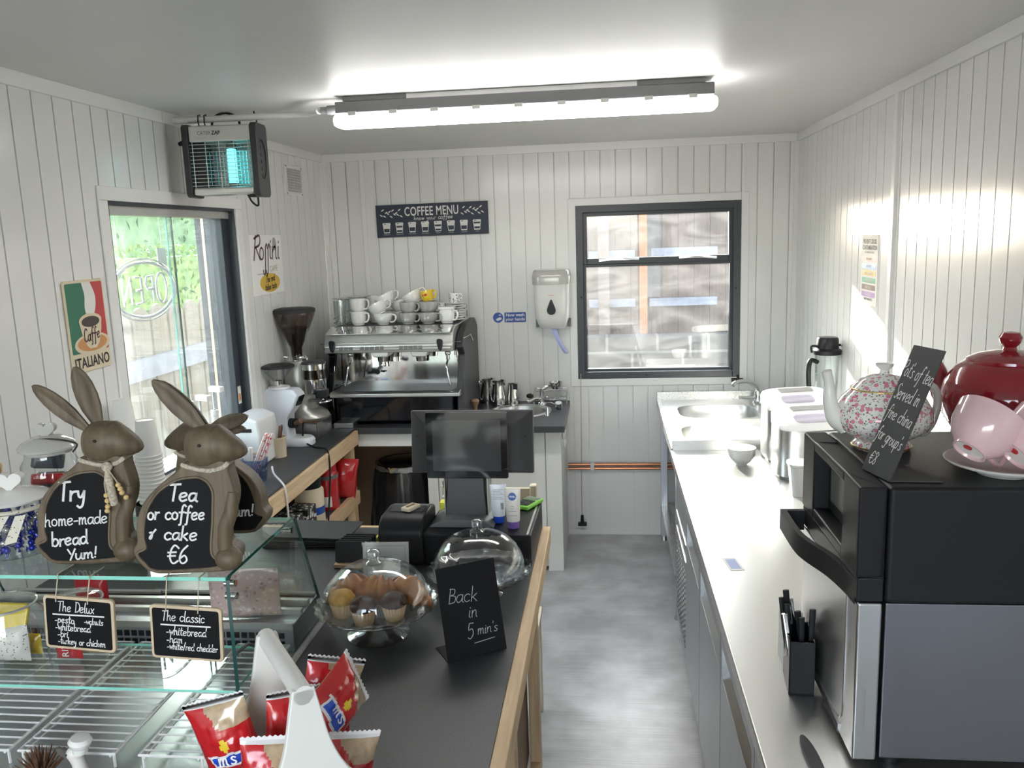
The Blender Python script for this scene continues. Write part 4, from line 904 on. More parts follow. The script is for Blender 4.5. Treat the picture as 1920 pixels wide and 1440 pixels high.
# milk jugs
def jug(name, r, h, x, y, label, rz):
    J = thing(name, label, 'milk jug', (x, y, Z1), rz, 'steel milk jugs on the back counter')
    mb = MB(); mb.lathe([(0, 0), (r, 0), (r * 1.0, 0.01), (r * 0.97, h * 0.4), (r * 0.74, h * 0.8), (r * 0.78, h), (r * 0.75, h), (r * 0.70, h * 0.8), (r * 0.92, h * 0.4), (r * 0.9, 0.006), (0, 0.006)], 28); mb.build('body', 'darkchrome', J)
    mb = MB(); mb.prism([(-0.016, 0), (0.016, 0), (0, 0.026)], h - 0.03, h + 0.006, Matrix.Translation((0, -r * 0.72, 0)) @ Matrix.Rotation(pi, 4, 'Z')); mb.build('spout', 'darkchrome', J)
    mb = MB(); mb.tube(spline([(0, r * 0.74, h * 0.92), (0, r * 1.3, h * 0.95), (0, r * 1.5, h * 0.6), (0, r * 1.2, h * 0.25), (0, r * 0.95, h * 0.2)]), 0.005, 8, flat=1.4); mb.build('handle', 'darkchrome', J)
    return J
jug('milk_jug', 0.044, 0.150, -0.745, 5.10, 'polished steel milk jug next to the coffee machine', 2.2)
jug('milk_jug', 0.046, 0.150, -0.668, 5.03, 'polished steel milk jug in the middle of the three', 2.4)
jug('milk_jug', 0.040, 0.130, -0.578, 5.05, 'smaller polished steel milk jug nearest the round sink', 0.6)
P = thing('coffee_tamper', 'coffee tamper with turned wooden knob beside the coffee machine', 'tamper', (-0.765, 4.73, Z1))
mb = MB(); mb.lathe([(0, 0), (0.027, 0), (0.027, 0.022), (0.010, 0.030), (0.010, 0.04), (0, 0.04)], 20); mb.build('base', 'darkchrome', P)
mb = MB(); mb.lathe([(0.010, 0.038), (0.013, 0.05), (0.014, 0.062), (0.022, 0.075), (0.024, 0.088), (0.018, 0.098), (0, 0.101)], 20); mb.build('knob', 'ply', P)
tag(MB().box((-0.13, -0.14, 0), (0.02, 0.16, 0.006)).build('bar_mat', 'black', loc=(-0.66, 4.72, Z1), bevel=0.003), 'black rubber mat on the counter in front of the milk jugs', 'mat')
# ================================================================== ESPRESSO MACHINE
E_ = thing('espresso_machine', 'large black and steel two group espresso machine on the back counter', 'coffee machine', (-1.190, 4.80, Z1))
# local: x -0.385..0.385, front y = -0.34, back 0.28, top z = 0.55
mb = MB(); mb.prism([(-0.30, 0.02), (0.28, 0.02), (0.28, 0.17), (-0.30, 0.17)], -0.33, 0.34, plane((0, 0, 0), (0, 1, 0), (0, 0, 1))); mb.build('base', 'blackgloss', E_, bevel=0.01)
mb = MB()
for x in (-0.29, 0.30):
    for y in (-0.22, 0.2): mb.cyl((x, y, 0), (x, y, 0.025), 0.025, n=14)
mb.build_each('foot', 'black', E_)
mb = MB(); mb.prism([(-0.345, 0.166), (0.0, 0.166), (0.0, 0.200), (-0.345, 0.200), (-0.362, 0.19), (-0.362, 0.172)], -0.345, 0.385, plane((0, 0, 0), (0, 1, 0), (0, 0, 1))); mb.build('drip_tray', 'steelx', E_, bevel=0.003)
mb = MB(); mb.box((-0.325, -0.325, 0.199), (0.345, -0.07, 0.2015)); mb.build('tray_grid', 'fridgedark', E_)
mb = MB(); mb.prism([(-0.100, 0.20), (-0.085, 0.20), (-0.077, 0.41), (-0.092, 0.41)], -0.345, 0.355, plane((0, 0, 0), (0, 1, 0), (0, 0, 1))); mb.build('mirror_back', 'chrome', E_)
mb = MB(); mb.box((-0.345, -0.05, 0.19), (0.355, 0.28, 0.42)); mb.build('housing', 'greyplastic', E_)
mb = MB(); mb.prism([(-0.31, 0.412), (0.27, 0.40), (0.27, 0.535), (-0.20, 0.545), (-0.285, 0.515), (-0.318, 0.45)], -0.372, 0.352, plane((0, 0, 0), (0, 1, 0), (0, 0, 1))); mb.build('control_head', 'silverplastic', E_, bevel=0.006)
HP = plane((0, -0.3185, 0.43), (1, 0, 0), (0, 0.42, 1))
mb = MB()
for r_ in (0.0, 0.016, 0.031):
    mb.box((-0.35, r_, 0), (0.34, r_ + 0.009, 0.0025), 0, HP)
mb.build('ribbed_trim', 'silverplastic', E_)
mb = MB(); mb.prism([(-0.315, 0.518), (-0.205, 0.549), (-0.205, 0.5505), (-0.315, 0.5195)], -0.36, 0.34, plane((0, 0, 0), (0, 1, 0), (0, 0, 1))); mb.build('top_visor', 'chrome', E_)
for grp in ([-0.275, -0.247, -0.219], [-0.155, -0.127, -0.099, -0.071, -0.043], [0.065, 0.092, 0.119, 0.146, 0.173]):
    for x in grp:
        mb = MB(); mb.box((x - 0.011, 0.0, 0.001), (x + 0.011, 0.018, 0.007), 0, HP); mb.box((x - 0.010, 0.022, 0.001), (x + 0.010, 0.036, 0.0055), 1, HP); mb.box((x - 0.005, 0.026, 0.0055), (x + 0.003, 0.031, 0.006), 2, HP)
        mb.build('button', ['midgrey', 'white', 'ink'], E_)
for x in (-0.322, 0.285):
    mb = MB(); mb.prism([(p.x, p.y) for p in spline([(x - 0.018, 0.045, 0), (x + 0.012, 0.045, 0), (x + 0.014, 0.02, 0), (x + 0.006, -0.012, 0), (x - 0.008, -0.006, 0)], 4, True)], 0.003, 0.028, HP); mb.build('steam_knob', 'black', E_, bevel=0.004)
hand_line([(-0.255, 0.050), (-0.19, 0.050)], 0.005, 'ink', E_, HP @ Matrix.Translation((0, 0, 0.001)), name='model_lettering')
text_part('\u2014\u2014\u2014 2', 0.014, 'ink', E_, HP @ Matrix.Translation((0.21, 0.046, 0.001)), name='model_lettering')
for x in (-0.06, 0.16):
    g_ = MB(); g_.prism([(-0.055, 0.42), (0.055, 0.42), (0.040, 0.385), (-0.040, 0.385)], 0, 0.15, plane((x, -0.15, 0), (1, 0, 0), (0, 0, 1))); gr = g_.build('group_head', 'silverplastic', E_, bevel=0.006)
    mb = MB(); mb.cyl((x, -0.215, 0.352), (x, -0.215, 0.388), 0.036, 0.040, 24); mb.build('brew_collar', 'chrome', gr)
mb = MB(); mb.cyl((-0.06, -0.215, 0.325), (-0.06, -0.215, 0.353), 0.033, n=22); mb.tube([(-0.06, -0.215, 0.338), (-0.05, -0.34, 0.335)], [0.008, 0.010], 10); pf = mb.build('portafilter', 'chrome', E_)
mb = MB(); mb.tube([(-0.05, -0.335, 0.335), (-0.045, -0.43, 0.325)], [0.012, 0.015], 12); mb.build('portafilter_handle', 'black', pf)
for sx_, x in ((1, -0.255), (-1, 0.305)):
    mb = MB(); mb.ball((x, -0.22, 0.393), 0.017, 14, 8); mb.cyl((x, -0.22, 0.39), (x, -0.22, 0.355), 0.011, n=12); mb.tube(spline([(x, -0.22, 0.36), (x + 0.0, -0.27, 0.33), (x - sx_ * 0.005, -0.275, 0.30), (x - sx_ * 0.02, -0.285, 0.225)]), 0.0055, 8); mb.build('steam_wand', 'chrome', E_)
mb = MB(); mb.cyl((-0.222, -0.055, 0.282), (-0.222, -0.085, 0.282), 0.030, n=28); ga = mb.build('pressure_gauge', 'chrome', E_)
mb = MB(); mb.cyl((-0.222, -0.0855, 0.282), (-0.222, -0.0862, 0.282), 0.025, n=28); mb.box((-0.224, -0.088, 0.28), (-0.219, -0.0865, 0.30), 1); mb.build('gauge_face', ['paper', 'ink'], ga)
mb = MB(); mb.box((-0.165, -0.09, 0.262), (-0.140, -0.06, 0.302)); mb.tube([(-0.14, -0.09, 0.28), (-0.09, -0.12, 0.275)], 0.004, 8); mb.build('water_switch', 'black', E_, bevel=0.003)
mb = MB(); mb.prism([(-0.29, 0.0), (0.29, 0.0), (0.29, 0.50), (0.22, 0.548), (-0.05, 0.545), (-0.20, 0.50), (-0.265, 0.43), (-0.20, 0.38), (-0.285, 0.2)], 0.358, 0.400, plane((0, 0, 0), (0, 1, 0), (0, 0, 1))); sp_ = mb.build('side_panel', 'greyplastic', E_, bevel=0.012, seg=3)
mb = MB(); mb.prism([(-0.27, 0.0), (0.28, 0.0), (0.28, 0.52), (-0.20, 0.50), (-0.265, 0.43), (-0.18, 0.38), (-0.27, 0.2)], -0.40, -0.348, plane((0, 0, 0), (0, 1, 0), (0, 0, 1))); mb.build('side_panel', 'blackgloss', E_, bevel=0.012)
mb = MB(); mb.tube([(0.405, -0.25, 0.478), (0.41, -0.05, 0.475), (0.40, 0.1, 0.42)], 0.003, 6); mb.tube([(-0.39, -0.322, 0.468), (0.40, -0.322, 0.468)], 0.0022, 6); mb.build('rail_wire', 'chrome', E_)
mb = MB(); mb.box((-0.335, -0.20, 0.545), (0.335, 0.24, 0.552)); mb.build('cup_tray', 'greyplastic', E_)
mb = MB()
for z in (0.60, 0.625): mb.tube([(-0.345, -0.19, z - 0.03), (-0.345, 0.25, z), (0.345, 0.25, z), (0.345, -0.05, z)], 0.003, 6)
for x in (-0.345, -0.1, 0.12, 0.345): mb.tube([(x, 0.25, 0.545), (x, 0.25, 0.625)], 0.003, 6)
mb.build('cup_rail', 'chrome', E_)
# ---- cups on the machine (tray top z)
ZT = Z1 + 0.553
def cup_prof(r, h, foot, curve): 
    return [(0, 0.002), (foot, 0.0), (foot, 0.004)] + [(foot + (r - foot) * (math.sin(pi / 2 * t) ** curve), 0.004 + (h - 0.004) * t) for t in [i / 8 for i in range(1, 9)]] + [(r - 0.004, h), (r - 0.006, h - 0.01)] + [((foot + (r - foot) * (math.sin(pi / 2 * t) ** curve)) - 0.005, 0.006 + (h - 0.006) * t) for t in [0.8, 0.5, 0.25]] + [(0, 0.008)]
def make_cup(name, mat, r, h, foot, curve, label, group, hr=0.8):
    t = thing(name, label, 'cup' if name != 'mug' else 'mug', (0, 0, 0), 0, group)
    mb = MB(); mb.lathe(cup_prof(r, h, foot, curve), 28); mb.build('bowl', mat, t)
    mb = MB(); mb.tube(spline([(r * 0.93, 0, h * 0.84), (r * 1.35, 0, h * 0.86), (r * 1.52, 0, h * 0.58), (r * 1.25, 0, h * 0.26), (r * 0.85, 0, h * 0.22)]), 0.0052, 8, flat=1.3); mb.build('handle', mat, t)
    return t
def put(t, x, y, z, rz=0.0, tilt=0.0, first=False, label=None, axis='Y'):
    o = t if first else dup(t)
    o.rotation_mode = 'XYZ'; o.rotation_euler = (0, tilt, rz); o.location = (x, y, z)
    if label: o['label'] = label
    return o
mug = make_cup('mug', 'white_ceramic', 0.046, 0.078, 0.032, 0.35, 'white mug at the bottom left of the stack on the coffee machine', 'mugs and cups on the coffee machine')
put(mug, -1.405, 4.655, ZT, -0.3, 0, True)
put(mug, -1.405, 4.655, ZT + 0.074, -0.2, 0, label='white mug stacked on the left mug with a glass dish on top')
put(mug, -0.895, 4.665, ZT, -0.35, 0, label='white mug at the right end of the machine with a small tray on it')
put(mug, -1.345, 4.80, ZT, 0.2, 0, label='white mug behind the left pair on the coffee machine')
put(mug, -1.345, 4.80, ZT + 0.074, 0.1, 0, label='upper white mug behind the left pair on the coffee machine')
wc = make_cup('coffee_cup', 'white_ceramic', 0.057, 0.064, 0.030, 0.62, 'white cappuccino cup second from left at the bottom row', 'mugs and cups on the coffee machine')
put(wc, -1.262, 4.66, ZT, -0.35, 0, True)
put(wc, -1.275, 4.66, ZT + 0.059, -0.2, -0.42, label='white cappuccino cup tilted on the second bottom cup')
put(wc, -1.235, 4.70, ZT + 0.104, -0.1, -0.50, label='white cup tilted at the top of the second pile')
put(wc, -1.19, 4.79, ZT, 0.2, 0, label='white cup behind the second pile on the machine')
put(wc, -1.18, 4.79, ZT + 0.062, 0.3, -0.3, label='upper white cup behind the second pile on the machine')
put(wc, -1.075, 4.70, ZT + 0.114, -0.1, -0.52, label='white cup with small marks tilted on the grey cups in the middle')
gc = make_cup('coffee_cup', 'grey_ceramic', 0.052, 0.064, 0.032, 0.5, 'grey cup in the middle of the bottom row', 'mugs and cups on the coffee machine')
put(gc, -1.118, 4.66, ZT, -0.35, 0, True)
put(gc, -1.112, 4.66, ZT + 0.060, -0.5, 0, label='grey cup stacked on the middle grey cup')
put(gc, -1.055, 4.76, ZT + 0.0, 0.3, 0, label='grey cup tucked behind the middle pile')
put(gc, -1.050, 4.76, ZT + 0.060, 0.4, 0, label='upper grey cup tucked behind the middle pile')
g2 = make_cup('coffee_cup', 'grey_ceramic', 0.058, 0.064, 0.032, 0.55, 'grey bowl shaped cup fourth along the bottom row', 'mugs and cups on the coffee machine')
put(g2, -1.000, 4.66, ZT, -0.35, 0, True)
put(g2, -0.998, 4.66, ZT + 0.060, -0.3, 0, label='wide grey cup carrying the yellow cup')
yc = make_cup('coffee_cup', 'cupyellow', 0.036, 0.060, 0.028, 0.4, 'yellow cup with a red print topping the fourth pile', 'mugs and cups on the coffee machine')
put(yc, -1.000, 4.675, ZT + 0.126, -0.2, -0.16, True)
mb = MB(); mb.ball((0.004, -0.0335, 0.036), (0.010, 0.003, 0.007), 10, 6); mb.ball((-0.012, -0.032, 0.034), (0.006, 0.003, 0.006), 8, 6); mb.build('print', 'tinred', yc)
pc = make_cup('coffee_cup', 'dots', 0.030, 0.056, 0.024, 0.4, 'small polka dot cup on the stack at the right end', 'mugs and cups on the coffee machine')
put(pc, -0.872, 4.78, ZT + 0.105, 0.1, 0, True)
put(pc, -0.962, 4.775, ZT + 0.0, 1.2, 0, label='polka dot cup half hidden between the grey cup and right mug')
put(pc, -0.955, 4.775, ZT + 0.052, 1.0, 0, label='upper polka dot cup half hidden left of the right mug')
# right hand little saucer tower under the dotted cup
SA = MB(); SA.lathe([(0, 0.0), (0.022, 0.0), (0.055, 0.010), (0.055, 0.013), (0.022, 0.004), (0, 0.004)], 28)
sa = tag(SA.build('saucer', 'white_ceramic', loc=(-0.868, 4.785, ZT)), 'bottom saucer of the pile under the dotted cup', 'saucer', 'saucers under the dotted cup')
for i in range(1, 8):
    s2 = sa.copy(); COL.objects.link(s2); s2.location = (-0.868, 4.785, ZT + i * 0.0132); s2['label'] = 'white saucer in the pile under the dotted cup'
sa['label'] = 'white saucer in the pile under the dotted cup'
tag(MB().prism(rrect(-0.045, -0.03, 0.045, 0.03, 0.008), 0, 0.014).build('small_tray', 'white_ceramic', loc=(-0.893, 4.655, ZT + 0.079), bevel=0.002), 'small green edged tray lying on the right hand mug', 'tray')
# glasses and glass plates at the left
def glass_mug(x, y, label):
    t = thing('glass_mug', label, 'glass', (x, y, ZT), 0, 'latte glasses on the coffee machine')
    mb = MB(); mb.lathe([(0, 0.004), (0.028, 0), (0.030, 0.004), (0.036, 0.14), (0.034, 0.14), (0.027, 0.010), (0, 0.012)], 24); mb.build('glass', 'thickglass', t)
    mb = MB(); mb.tube(spline([(0.032, 0, 0.075), (0.055, 0, 0.075), (0.06, 0, 0.045), (0.045, 0, 0.02), (0.030, 0, 0.022)]), 0.004, 8); mb.build('handle', 'thickglass', t)
    return t
glass_mug(-1.515, 4.665, 'clear latte glass at the far left of the coffee machine')
glass_mug(-1.475, 4.755, 'clear latte glass behind the far left one')
glass_mug(-1.43, 4.85, 'clear latte glass at the back left of the coffee machine')
tag(MB().lathe([(0, 0), (0.045, 0), (0.075, 0.008), (0.075, 0.011), (0.045, 0.004), (0, 0.004)], 32).build('glass_plate', 'thickglass', loc=(-1.405, 4.665, ZT + 0.1535)), 'clear glass plate lying on top of the left mugs', 'plate')
tag(MB().lathe([(0, 0), (0.045, 0), (0.075, 0.008), (0.075, 0.011), (0.045, 0.004), (0, 0.004)], 32).build('glass_plate', 'thickglass', loc=(-1.495, 4.71, ZT + 0.142)), 'clear glass plate resting on the latte glasses', 'plate')
# ================================================================== ON THE LEFT COUNTER
B = thing('knock_box', 'long steel drawer box under the big coffee grinder', 'knock-out drawer', (-1.63, 4.30, Z1))
mb = MB(); mb.prism([(-0.105, 0), (0.105, 0), (0.105, 0.085), (-0.105, 0.085)], -0.11, 0.12, plane((0, 0, 0), (1, 0, 0), (0, 0, 1)) @ Matrix.Rotation(pi, 4, 'Y')); mb.build('drawer_case', 'steelx', B, bevel=0.002)
mb = MB(); mb.box((-0.103, -0.118, 0.0855), (0.103, 0.108, 0.089)); mb.build('top_mat', 'brownwood', B)
mb = MB(); mb.box((0.075, -0.127, 0.003), (0.103, -0.1205, 0.082)); mb.build('front_lip', 'steelx', B)
B2 = tag(MB().box((-0.055, -0.045, 0), (0.055, 0.045, 0.03)).build('steel_tray', 'steelx', loc=(-1.462, 4.468, Z1), bevel=0.003), 'shallow steel tray beside the grinder drawer in front of the coffee machine', 'tray')
GR = thing('coffee_grinder', 'big grey coffee grinder with smoked hopper full of beans', 'coffee grinder', (-1.632, 4.305, Z1 + 0.0895))
mb = MB(); rings = []
for z, rx, ry, cx in ((0.0, 0.115, 0.10, 0.015), (0.012, 0.122, 0.105, 0.015), (0.035, 0.115, 0.10, 0.010), (0.06, 0.085, 0.085, -0.01), (0.10, 0.078, 0.078, -0.018), (0.2, 0.076, 0.076, -0.02), (0.29, 0.070, 0.070, -0.02), (0.315, 0.062, 0.062, -0.02), (0.32, 0.045, 0.045, -0.02)):
    rings.append([(cx + rx * cos(2 * pi * i / 36), ry * sin(2 * pi * i / 36), z) for i in range(36)])
mb.loft(rings); mb.build('body', 'silverpaint', GR)
mb = MB(); mb.lathe([(0.058, 0.318), (0.058, 0.328), (0.052, 0.332), (0.052, 0.340), (0.035, 0.342), (0, 0.342)], 28, 0, Matrix.Translation((-0.02, 0, 0))); mb.tube([(-0.07, -0.02, 0.334), (-0.085, -0.03, 0.338)], 0.007, 8); mb.build('grind_collar', 'chrome', GR)
mb = MB(); mb.lathe([(0.030, 0.342), (0.032, 0.385), (0.108, 0.560), (0.108, 0.572), (0.105, 0.572), (0.104, 0.562), (0.028, 0.386), (0.027, 0.345)], 36, 0, Matrix.Translation((-0.02, 0, 0))); hp = mb.build('hopper', 'smokeglass', GR)
mb = MB(); mb.lathe([(0, 0.345), (0.026, 0.345), (0.027, 0.386), (0.072, 0.490), (0.055, 0.495), (0, 0.498)], 32, 0, Matrix.Translation((-0.02, 0, 0))); mb.build('coffee_beans', 'beans', hp)
mb = MB(); mb.lathe([(0.112, 0.572), (0.113, 0.590), (0.100, 0.596), (0, 0.597)], 36, 0, Matrix.Translation((-0.02, 0, 0))); mb.lathe([(0, 0.572), (0.112, 0.572)], 36, 0, Matrix.Translation((-0.02, 0, 0))); mb.build('hopper_lid', 'blacksoft', GR)
TD = Matrix.Translation((0.085, -0.05, 0))
mb = MB(); mb.lathe([(0, 0.150), (0.058, 0.150), (0.060, 0.156), (0.060, 0.225)], 32, 0, TD); mb.build('doser_base', 'chrome', GR)
mb = MB(); mb.lathe([(0.0595, 0.225), (0.0595, 0.275), (0.057, 0.275), (0.057, 0.225)], 32, 0, TD); mb.lathe([(0, 0.2255), (0.055, 0.2255), (0.055, 0.272), (0, 0.272)], 28, 1, TD); mb.build('doser_window', ['smokeglass', 'coffee'], GR)
mb = MB(); mb.lathe([(0.060, 0.275), (0.061, 0.305), (0, 0.305)], 32, 0, TD); mb.build('doser_rim', 'chrome', GR)
mb = MB(); mb.lathe([(0.065, 0.305), (0.064, 0.313), (0.05, 0.320), (0, 0.321)], 32, 0, TD); mb.build('doser_lid', 'greyplastic', GR)
mb = MB(); mb.box((0.108, -0.12, 0.130), (0.165, -0.06, 0.172)); mb.cyl((0.100, -0.117, 0.160), (0.112, -0.117, 0.160), 0.012, n=10); mb.build('doser_lever', 'black', GR, bevel=0.005)
mb = MB(); mb.tube([(0.04, -0.04, 0.10), (0.09, -0.06, 0.105), (0.135, -0.08, 0.11)], [0.012, 0.012, 0.009], 10); mb.tube(spline([(0.08, -0.09, 0.104), (0.13, -0.115, 0.106), (0.175, -0.09, 0.110), (0.155, -0.05, 0.108)]), 0.005, 8); mb.build('filter_fork', 'chrome', GR)
# white grinder
WG = thing('coffee_grinder', 'small white coffee grinder with clear hopper on the left counter', 'coffee grinder', (-1.64, 4.075, Z1), radians(-6))
TP2 = plane((0, 0, 0), (1, 0, 0), (0, 0, 1))
mb = MB(); mb.prism([(-0.095, 0.03), (0.02, 0.03), (0.015, 0.10), (0.020, 0.155), (0.062, 0.205), (0.088, 0.262), (0.060, 0.295), (-0.088, 0.300), (-0.098, 0.28)], -0.048, 0.048, TP2); mb.build('body', 'bluewhite', WG, bevel=0.012, seg=3)
mb = MB(); rings = []
for z, k in ((0.0, 0.95), (0.006, 1.0), (0.028, 1.0), (0.042, 0.9)):
    rings.append([(0.018 + 0.118 * k * (abs(cos(a)) ** 0.7) * (1 if cos(a) > 0 else -1), 0.064 * k * (abs(sin(a)) ** 0.7) * (1 if sin(a) > 0 else -1), z) for a in [2 * pi * i / 40 for i in range(40)]])
mb.loft(rings); mb.build('base', 'bluewhite', WG)
mb = MB(); mb.prism(ell(0.075, 0, 0.042, 0.045, 28), 0.0422, 0.0435); mb.build('drip_pad', 'white', WG)
DS = plane((0.0755, 0, 0.233), (0, 1, 0), (0.026, 0, 0.057))
mb = MB(); mb.prism(rrect(-0.030, -0.026, 0.030, 0.028, 0.005), 0.0, 0.004, DS); mb.build('display', 'blackgloss', WG)
mb = MB(); mb.lathe([(0.055, 0.296), (0.055, 0.304), (0.035, 0.309), (0, 0.309)], 28, 0, Matrix.Translation((-0.035, 0, 0))); mb.build('grind_ring', 'white', WG)
mb = MB(); mb.lathe([(0.022, 0.309), (0.024, 0.335), (0.018, 0.34), (0, 0.34)], 20, 0, Matrix.Translation((-0.035, 0, 0))); mb.box((-0.085, -0.012, 0.330), (-0.02, 0.012, 0.336)); mb.build('hopper_neck', 'chrome', WG)
mb = MB(); mb.lathe([(0.026, 0.335), (0.036, 0.345), (0.082, 0.402), (0.080, 0.402), (0.034, 0.347), (0.024, 0.337)], 32, 0, Matrix.Translation((-0.035, 0, 0))); mb.build('hopper', 'clear', WG)
mb = MB(); mb.lathe([(0.0, 0.402), (0.086, 0.402), (0.087, 0.412), (0.075, 0.417), (0.035, 0.417), (0.032, 0.412), (0, 0.412)], 36, 0, Matrix.Translation((-0.035, 0, 0))); mb.build('hopper_lid', 'blacksoft', WG)
mb = MB(); mb.cyl((0.02, -0.01, 0.115), (0.05, -0.015, 0.115), 0.026, n=18); ph = mb.build('portafilter', 'black', WG)
mb = MB(); mb.tube([(0.045, -0.02, 0.112), (0.095, -0.045, 0.135)], [0.011, 0.014], 12); mb.build('portafilter_handle', 'brownwood', ph)
P = MB(); P.tube(spline([(-1.60, 4.18, Z1 + 0.09), (-1.555, 4.05, Z1 + 0.03), (-1.49, 4.00, Z1 + 0.006), (-1.41, 3.96, Z1 + 0.004), (-1.381, 3.92, Z1 - 0.03), (-1.376, 3.90, 0.75), (-1.376, 3.84, 0.58), (-1.374, 3.76, 0.36), (-1.374, 3.74, 0.10)]), 0.0045, 8)
tag(P.build('power_cable', 'black'), 'black power cable running from the grinders over the counter edge', 'cable')
P = MB(); P.tube(spline([(-1.50, 3.50, Z1 + 0.04), (-1.46, 3.42, Z1 + 0.03), (-1.40, 3.36, Z1 + 0.006), (-1.381, 3.34, Z1 - 0.02), (-1.377, 3.34, 0.75), (-1.377, 3.34, 0.4), (-1.377, 3.34, 0.05)]), 0.0045, 8)
tag(P.build('power_cable', 'white'), 'white cable hanging over the front edge of the left counter', 'cable')
# white box with slot
WB = thing('napkin_box', 'white rounded box with a dark slot beside the white grinder', 'box', (-1.665, 3.75, Z1))
mb = MB(); mb.prism([(-0.065, 0), (0.06, 0), (0.058, 0.15), (0.05, 0.215), (0.0, 0.235), (-0.065, 0.24)], -0.11, 0.11, plane((0, 0, 0), (1, 0, 0), (0, 0, 1))); mb.build('casing', 'white', WB, bevel=0.012, seg=3)
mb = MB(); mb.box((-0.035, -0.1125, 0.165), (0.020, -0.1085, 0.182)); mb.build('slot', 'black', WB)
mb = MB(); mb.box((0.0, -0.113, 0.06), (0.045, -0.1085, 0.068)); mb.build('drawer_lip', 'lightwood', WB)
# cup with stirrers
P = thing('stirrer_cup', 'cream pot in front of the white grinder', 'pot', (-1.600, 3.83, Z1))
mb = MB(); mb.lathe([(0, 0.003), (0.036, 0), (0.039, 0.09), (0.042, 0.094), (0.042, 0.100), (0.038, 0.100), (0.034, 0.006), (0, 0.006)], 26); mb.build('pot_body', 'cream_print', P)
for i, (dx, dy, h) in enumerate(((0.024, 0.01, 0.17), (0.030, 0.0, 0.165), (0.018, -0.006, 0.168))):
    mb = MB(); mb.tube([(0.0 - i * 0.004, 0, 0.012), (dx * 0.9, dy, h * 0.92)], 0.0048, 6); tag(mb.build('wooden_stirrer', 'brownwood', loc=(-1.600, 3.83, Z1)), 'brown stirrer stick standing in the cream pot', 'stirrer', 'brown sticks in the cream pot')
# tub with straws
P = thing('straw_tub', 'clear blue plastic tub with straws at the front of the left counter', 'tub', (-1.545, 3.42, Z1))
mb = MB(); rings = []
for z, k in ((0, 0.8), (0.10, 1.0), (0.10, 0.95), (0.006, 0.76)):
    rings.append([(0.055 * k * (abs(cos(a)) ** 0.5) * (1 if cos(a) > 0 else -1), 0.045 * k * (abs(sin(a)) ** 0.5) * (1 if sin(a) > 0 else -1), z) for a in [2 * pi * i / 28 for i in range(28)]])
mb.loft(rings); mb.build('tub_body', 'blueplastic', P)
r = random.Random(2); st0 = None
for i in range(16):
    a, b = i % 4, i // 4
    mb = MB(); bx, by = -0.030 + a * 0.010, -0.012 + b * 0.0085
    mb.tube([(bx, by, 0.010), (bx + 0.085 + r.uniform(-0.004, 0.004), by + 0.02, 0.205 + r.uniform(-0.006, 0.004))], 0.0042, 7)
    tag(mb.build('paper_straw', 'straw', loc=(-1.545, 3.42, Z1)), 'red and white paper straw leaning in the clear tub', 'straw', 'striped paper straws in the tub')
for i in range(3):
    mb = MB(); mb.tube([(-0.040 + i * 0.006, 0.02, 0.010), (-0.052 + i * 0.016, 0.018, 0.125 + i * 0.01)], 0.010, 8); tag(mb.build('paper_roll', 'paper', loc=(-1.545, 3.42, Z1)), 'white paper sachet standing in the straw tub', 'sachet', 'white sachets in the straw tub')
# syrup bottles with pumps by the window
def bottle(x, y, band, label, h=0.30):
    t = thing('syrup_bottle', label, 'bottle', (x, y, Z1), radians(-20), 'pump bottles on the counter below the window')
    mb = MB(); mb.lathe([(0, 0), (0.036, 0), (0.037, 0.01), (0.037, h * 0.62), (0.028, h * 0.75), (0.015, h * 0.84), (0.014, h), (0, h)], 24); mb.build('bottle_body', 'white_ceramic', t)
    mb = MB(); mb.lathe([(0.0374, h * 0.18), (0.0376, h * 0.34)], 24); mb.build('label_band', band, t)
    mb = MB(); mb.cyl((0, 0, h), (0, 0, h + 0.025), 0.016, n=16); mb.cyl((0, 0, h + 0.025), (0, 0, h + 0.11), 0.005, n=10); mb.box((-0.012, -0.012, h + 0.105), (0.055, 0.012, h + 0.128)); mb.build('pump', 'white', t, bevel=0.003)
bottle(-1.655, 3.20, 'tinred', 'pump bottle with red band below the serving window'); bottle(-1.655, 3.32, 'packblue', 'pump bottle with blue band below the serving window', 0.315); bottle(-1.665, 3.08, 'yellow', 'pump bottle with yellow band nearest the rabbits')
# lower shelf contents
ZS = 0.5205
def jarx(name, x, y, r, h, body, lid, label, extra=None, z=ZS):
    t = thing(name, label, 'jar', (x, y, z)); k = h
    mb = MB(); mb.lathe([(0, 0), (r * 0.92, 0), (r, 0.012), (r, k * 0.74), (r * 0.82, k * 0.82), (0, k * 0.82)], 30); mb.build('jar_body', body, t)
    mb = MB(); mb.lathe([(r * 0.86, k * 0.80), (r * 0.88, k * 0.97), (r * 0.8, k), (0, k)], 30); mb.build('jar_lid', lid, t)
    if extra: extra(t, r, k)
    return t
def hor(t, r, k):
    text_part('Horlicks', 0.026, 'tinred', t, plane((0.0, -r - 0.001, k * 0.48), (1, 0, 0), (0, 0, 1)), sx=0.9, bold=0.0006)
    mb = MB(); mb.lathe([(r * 1.004, k * 0.24), (r * 1.006, k * 0.40)], 30); mb.build('jar_label', 'signblue', t)
def redl(t, r, k):
    mb = MB(); mb.lathe([(r * 1.004, k * 0.66), (r * 1.004, k * 0.74)], 30); mb.build('jar_band', 'midgrey', t)
    mb = MB(); mb.lathe([(r * 1.006, k * 0.08), (r * 1.006, k * 0.30)], 20, 0, None, 1, 1, (-2.2, -0.9)); mb.build('jar_label', 'paper', t)
jarx('malt_drink_jar', -1.485, 3.885, 0.072, 0.235, 'cream_print', 'black', 'cream jar with dark lid on the shelf under the left counter', hor)
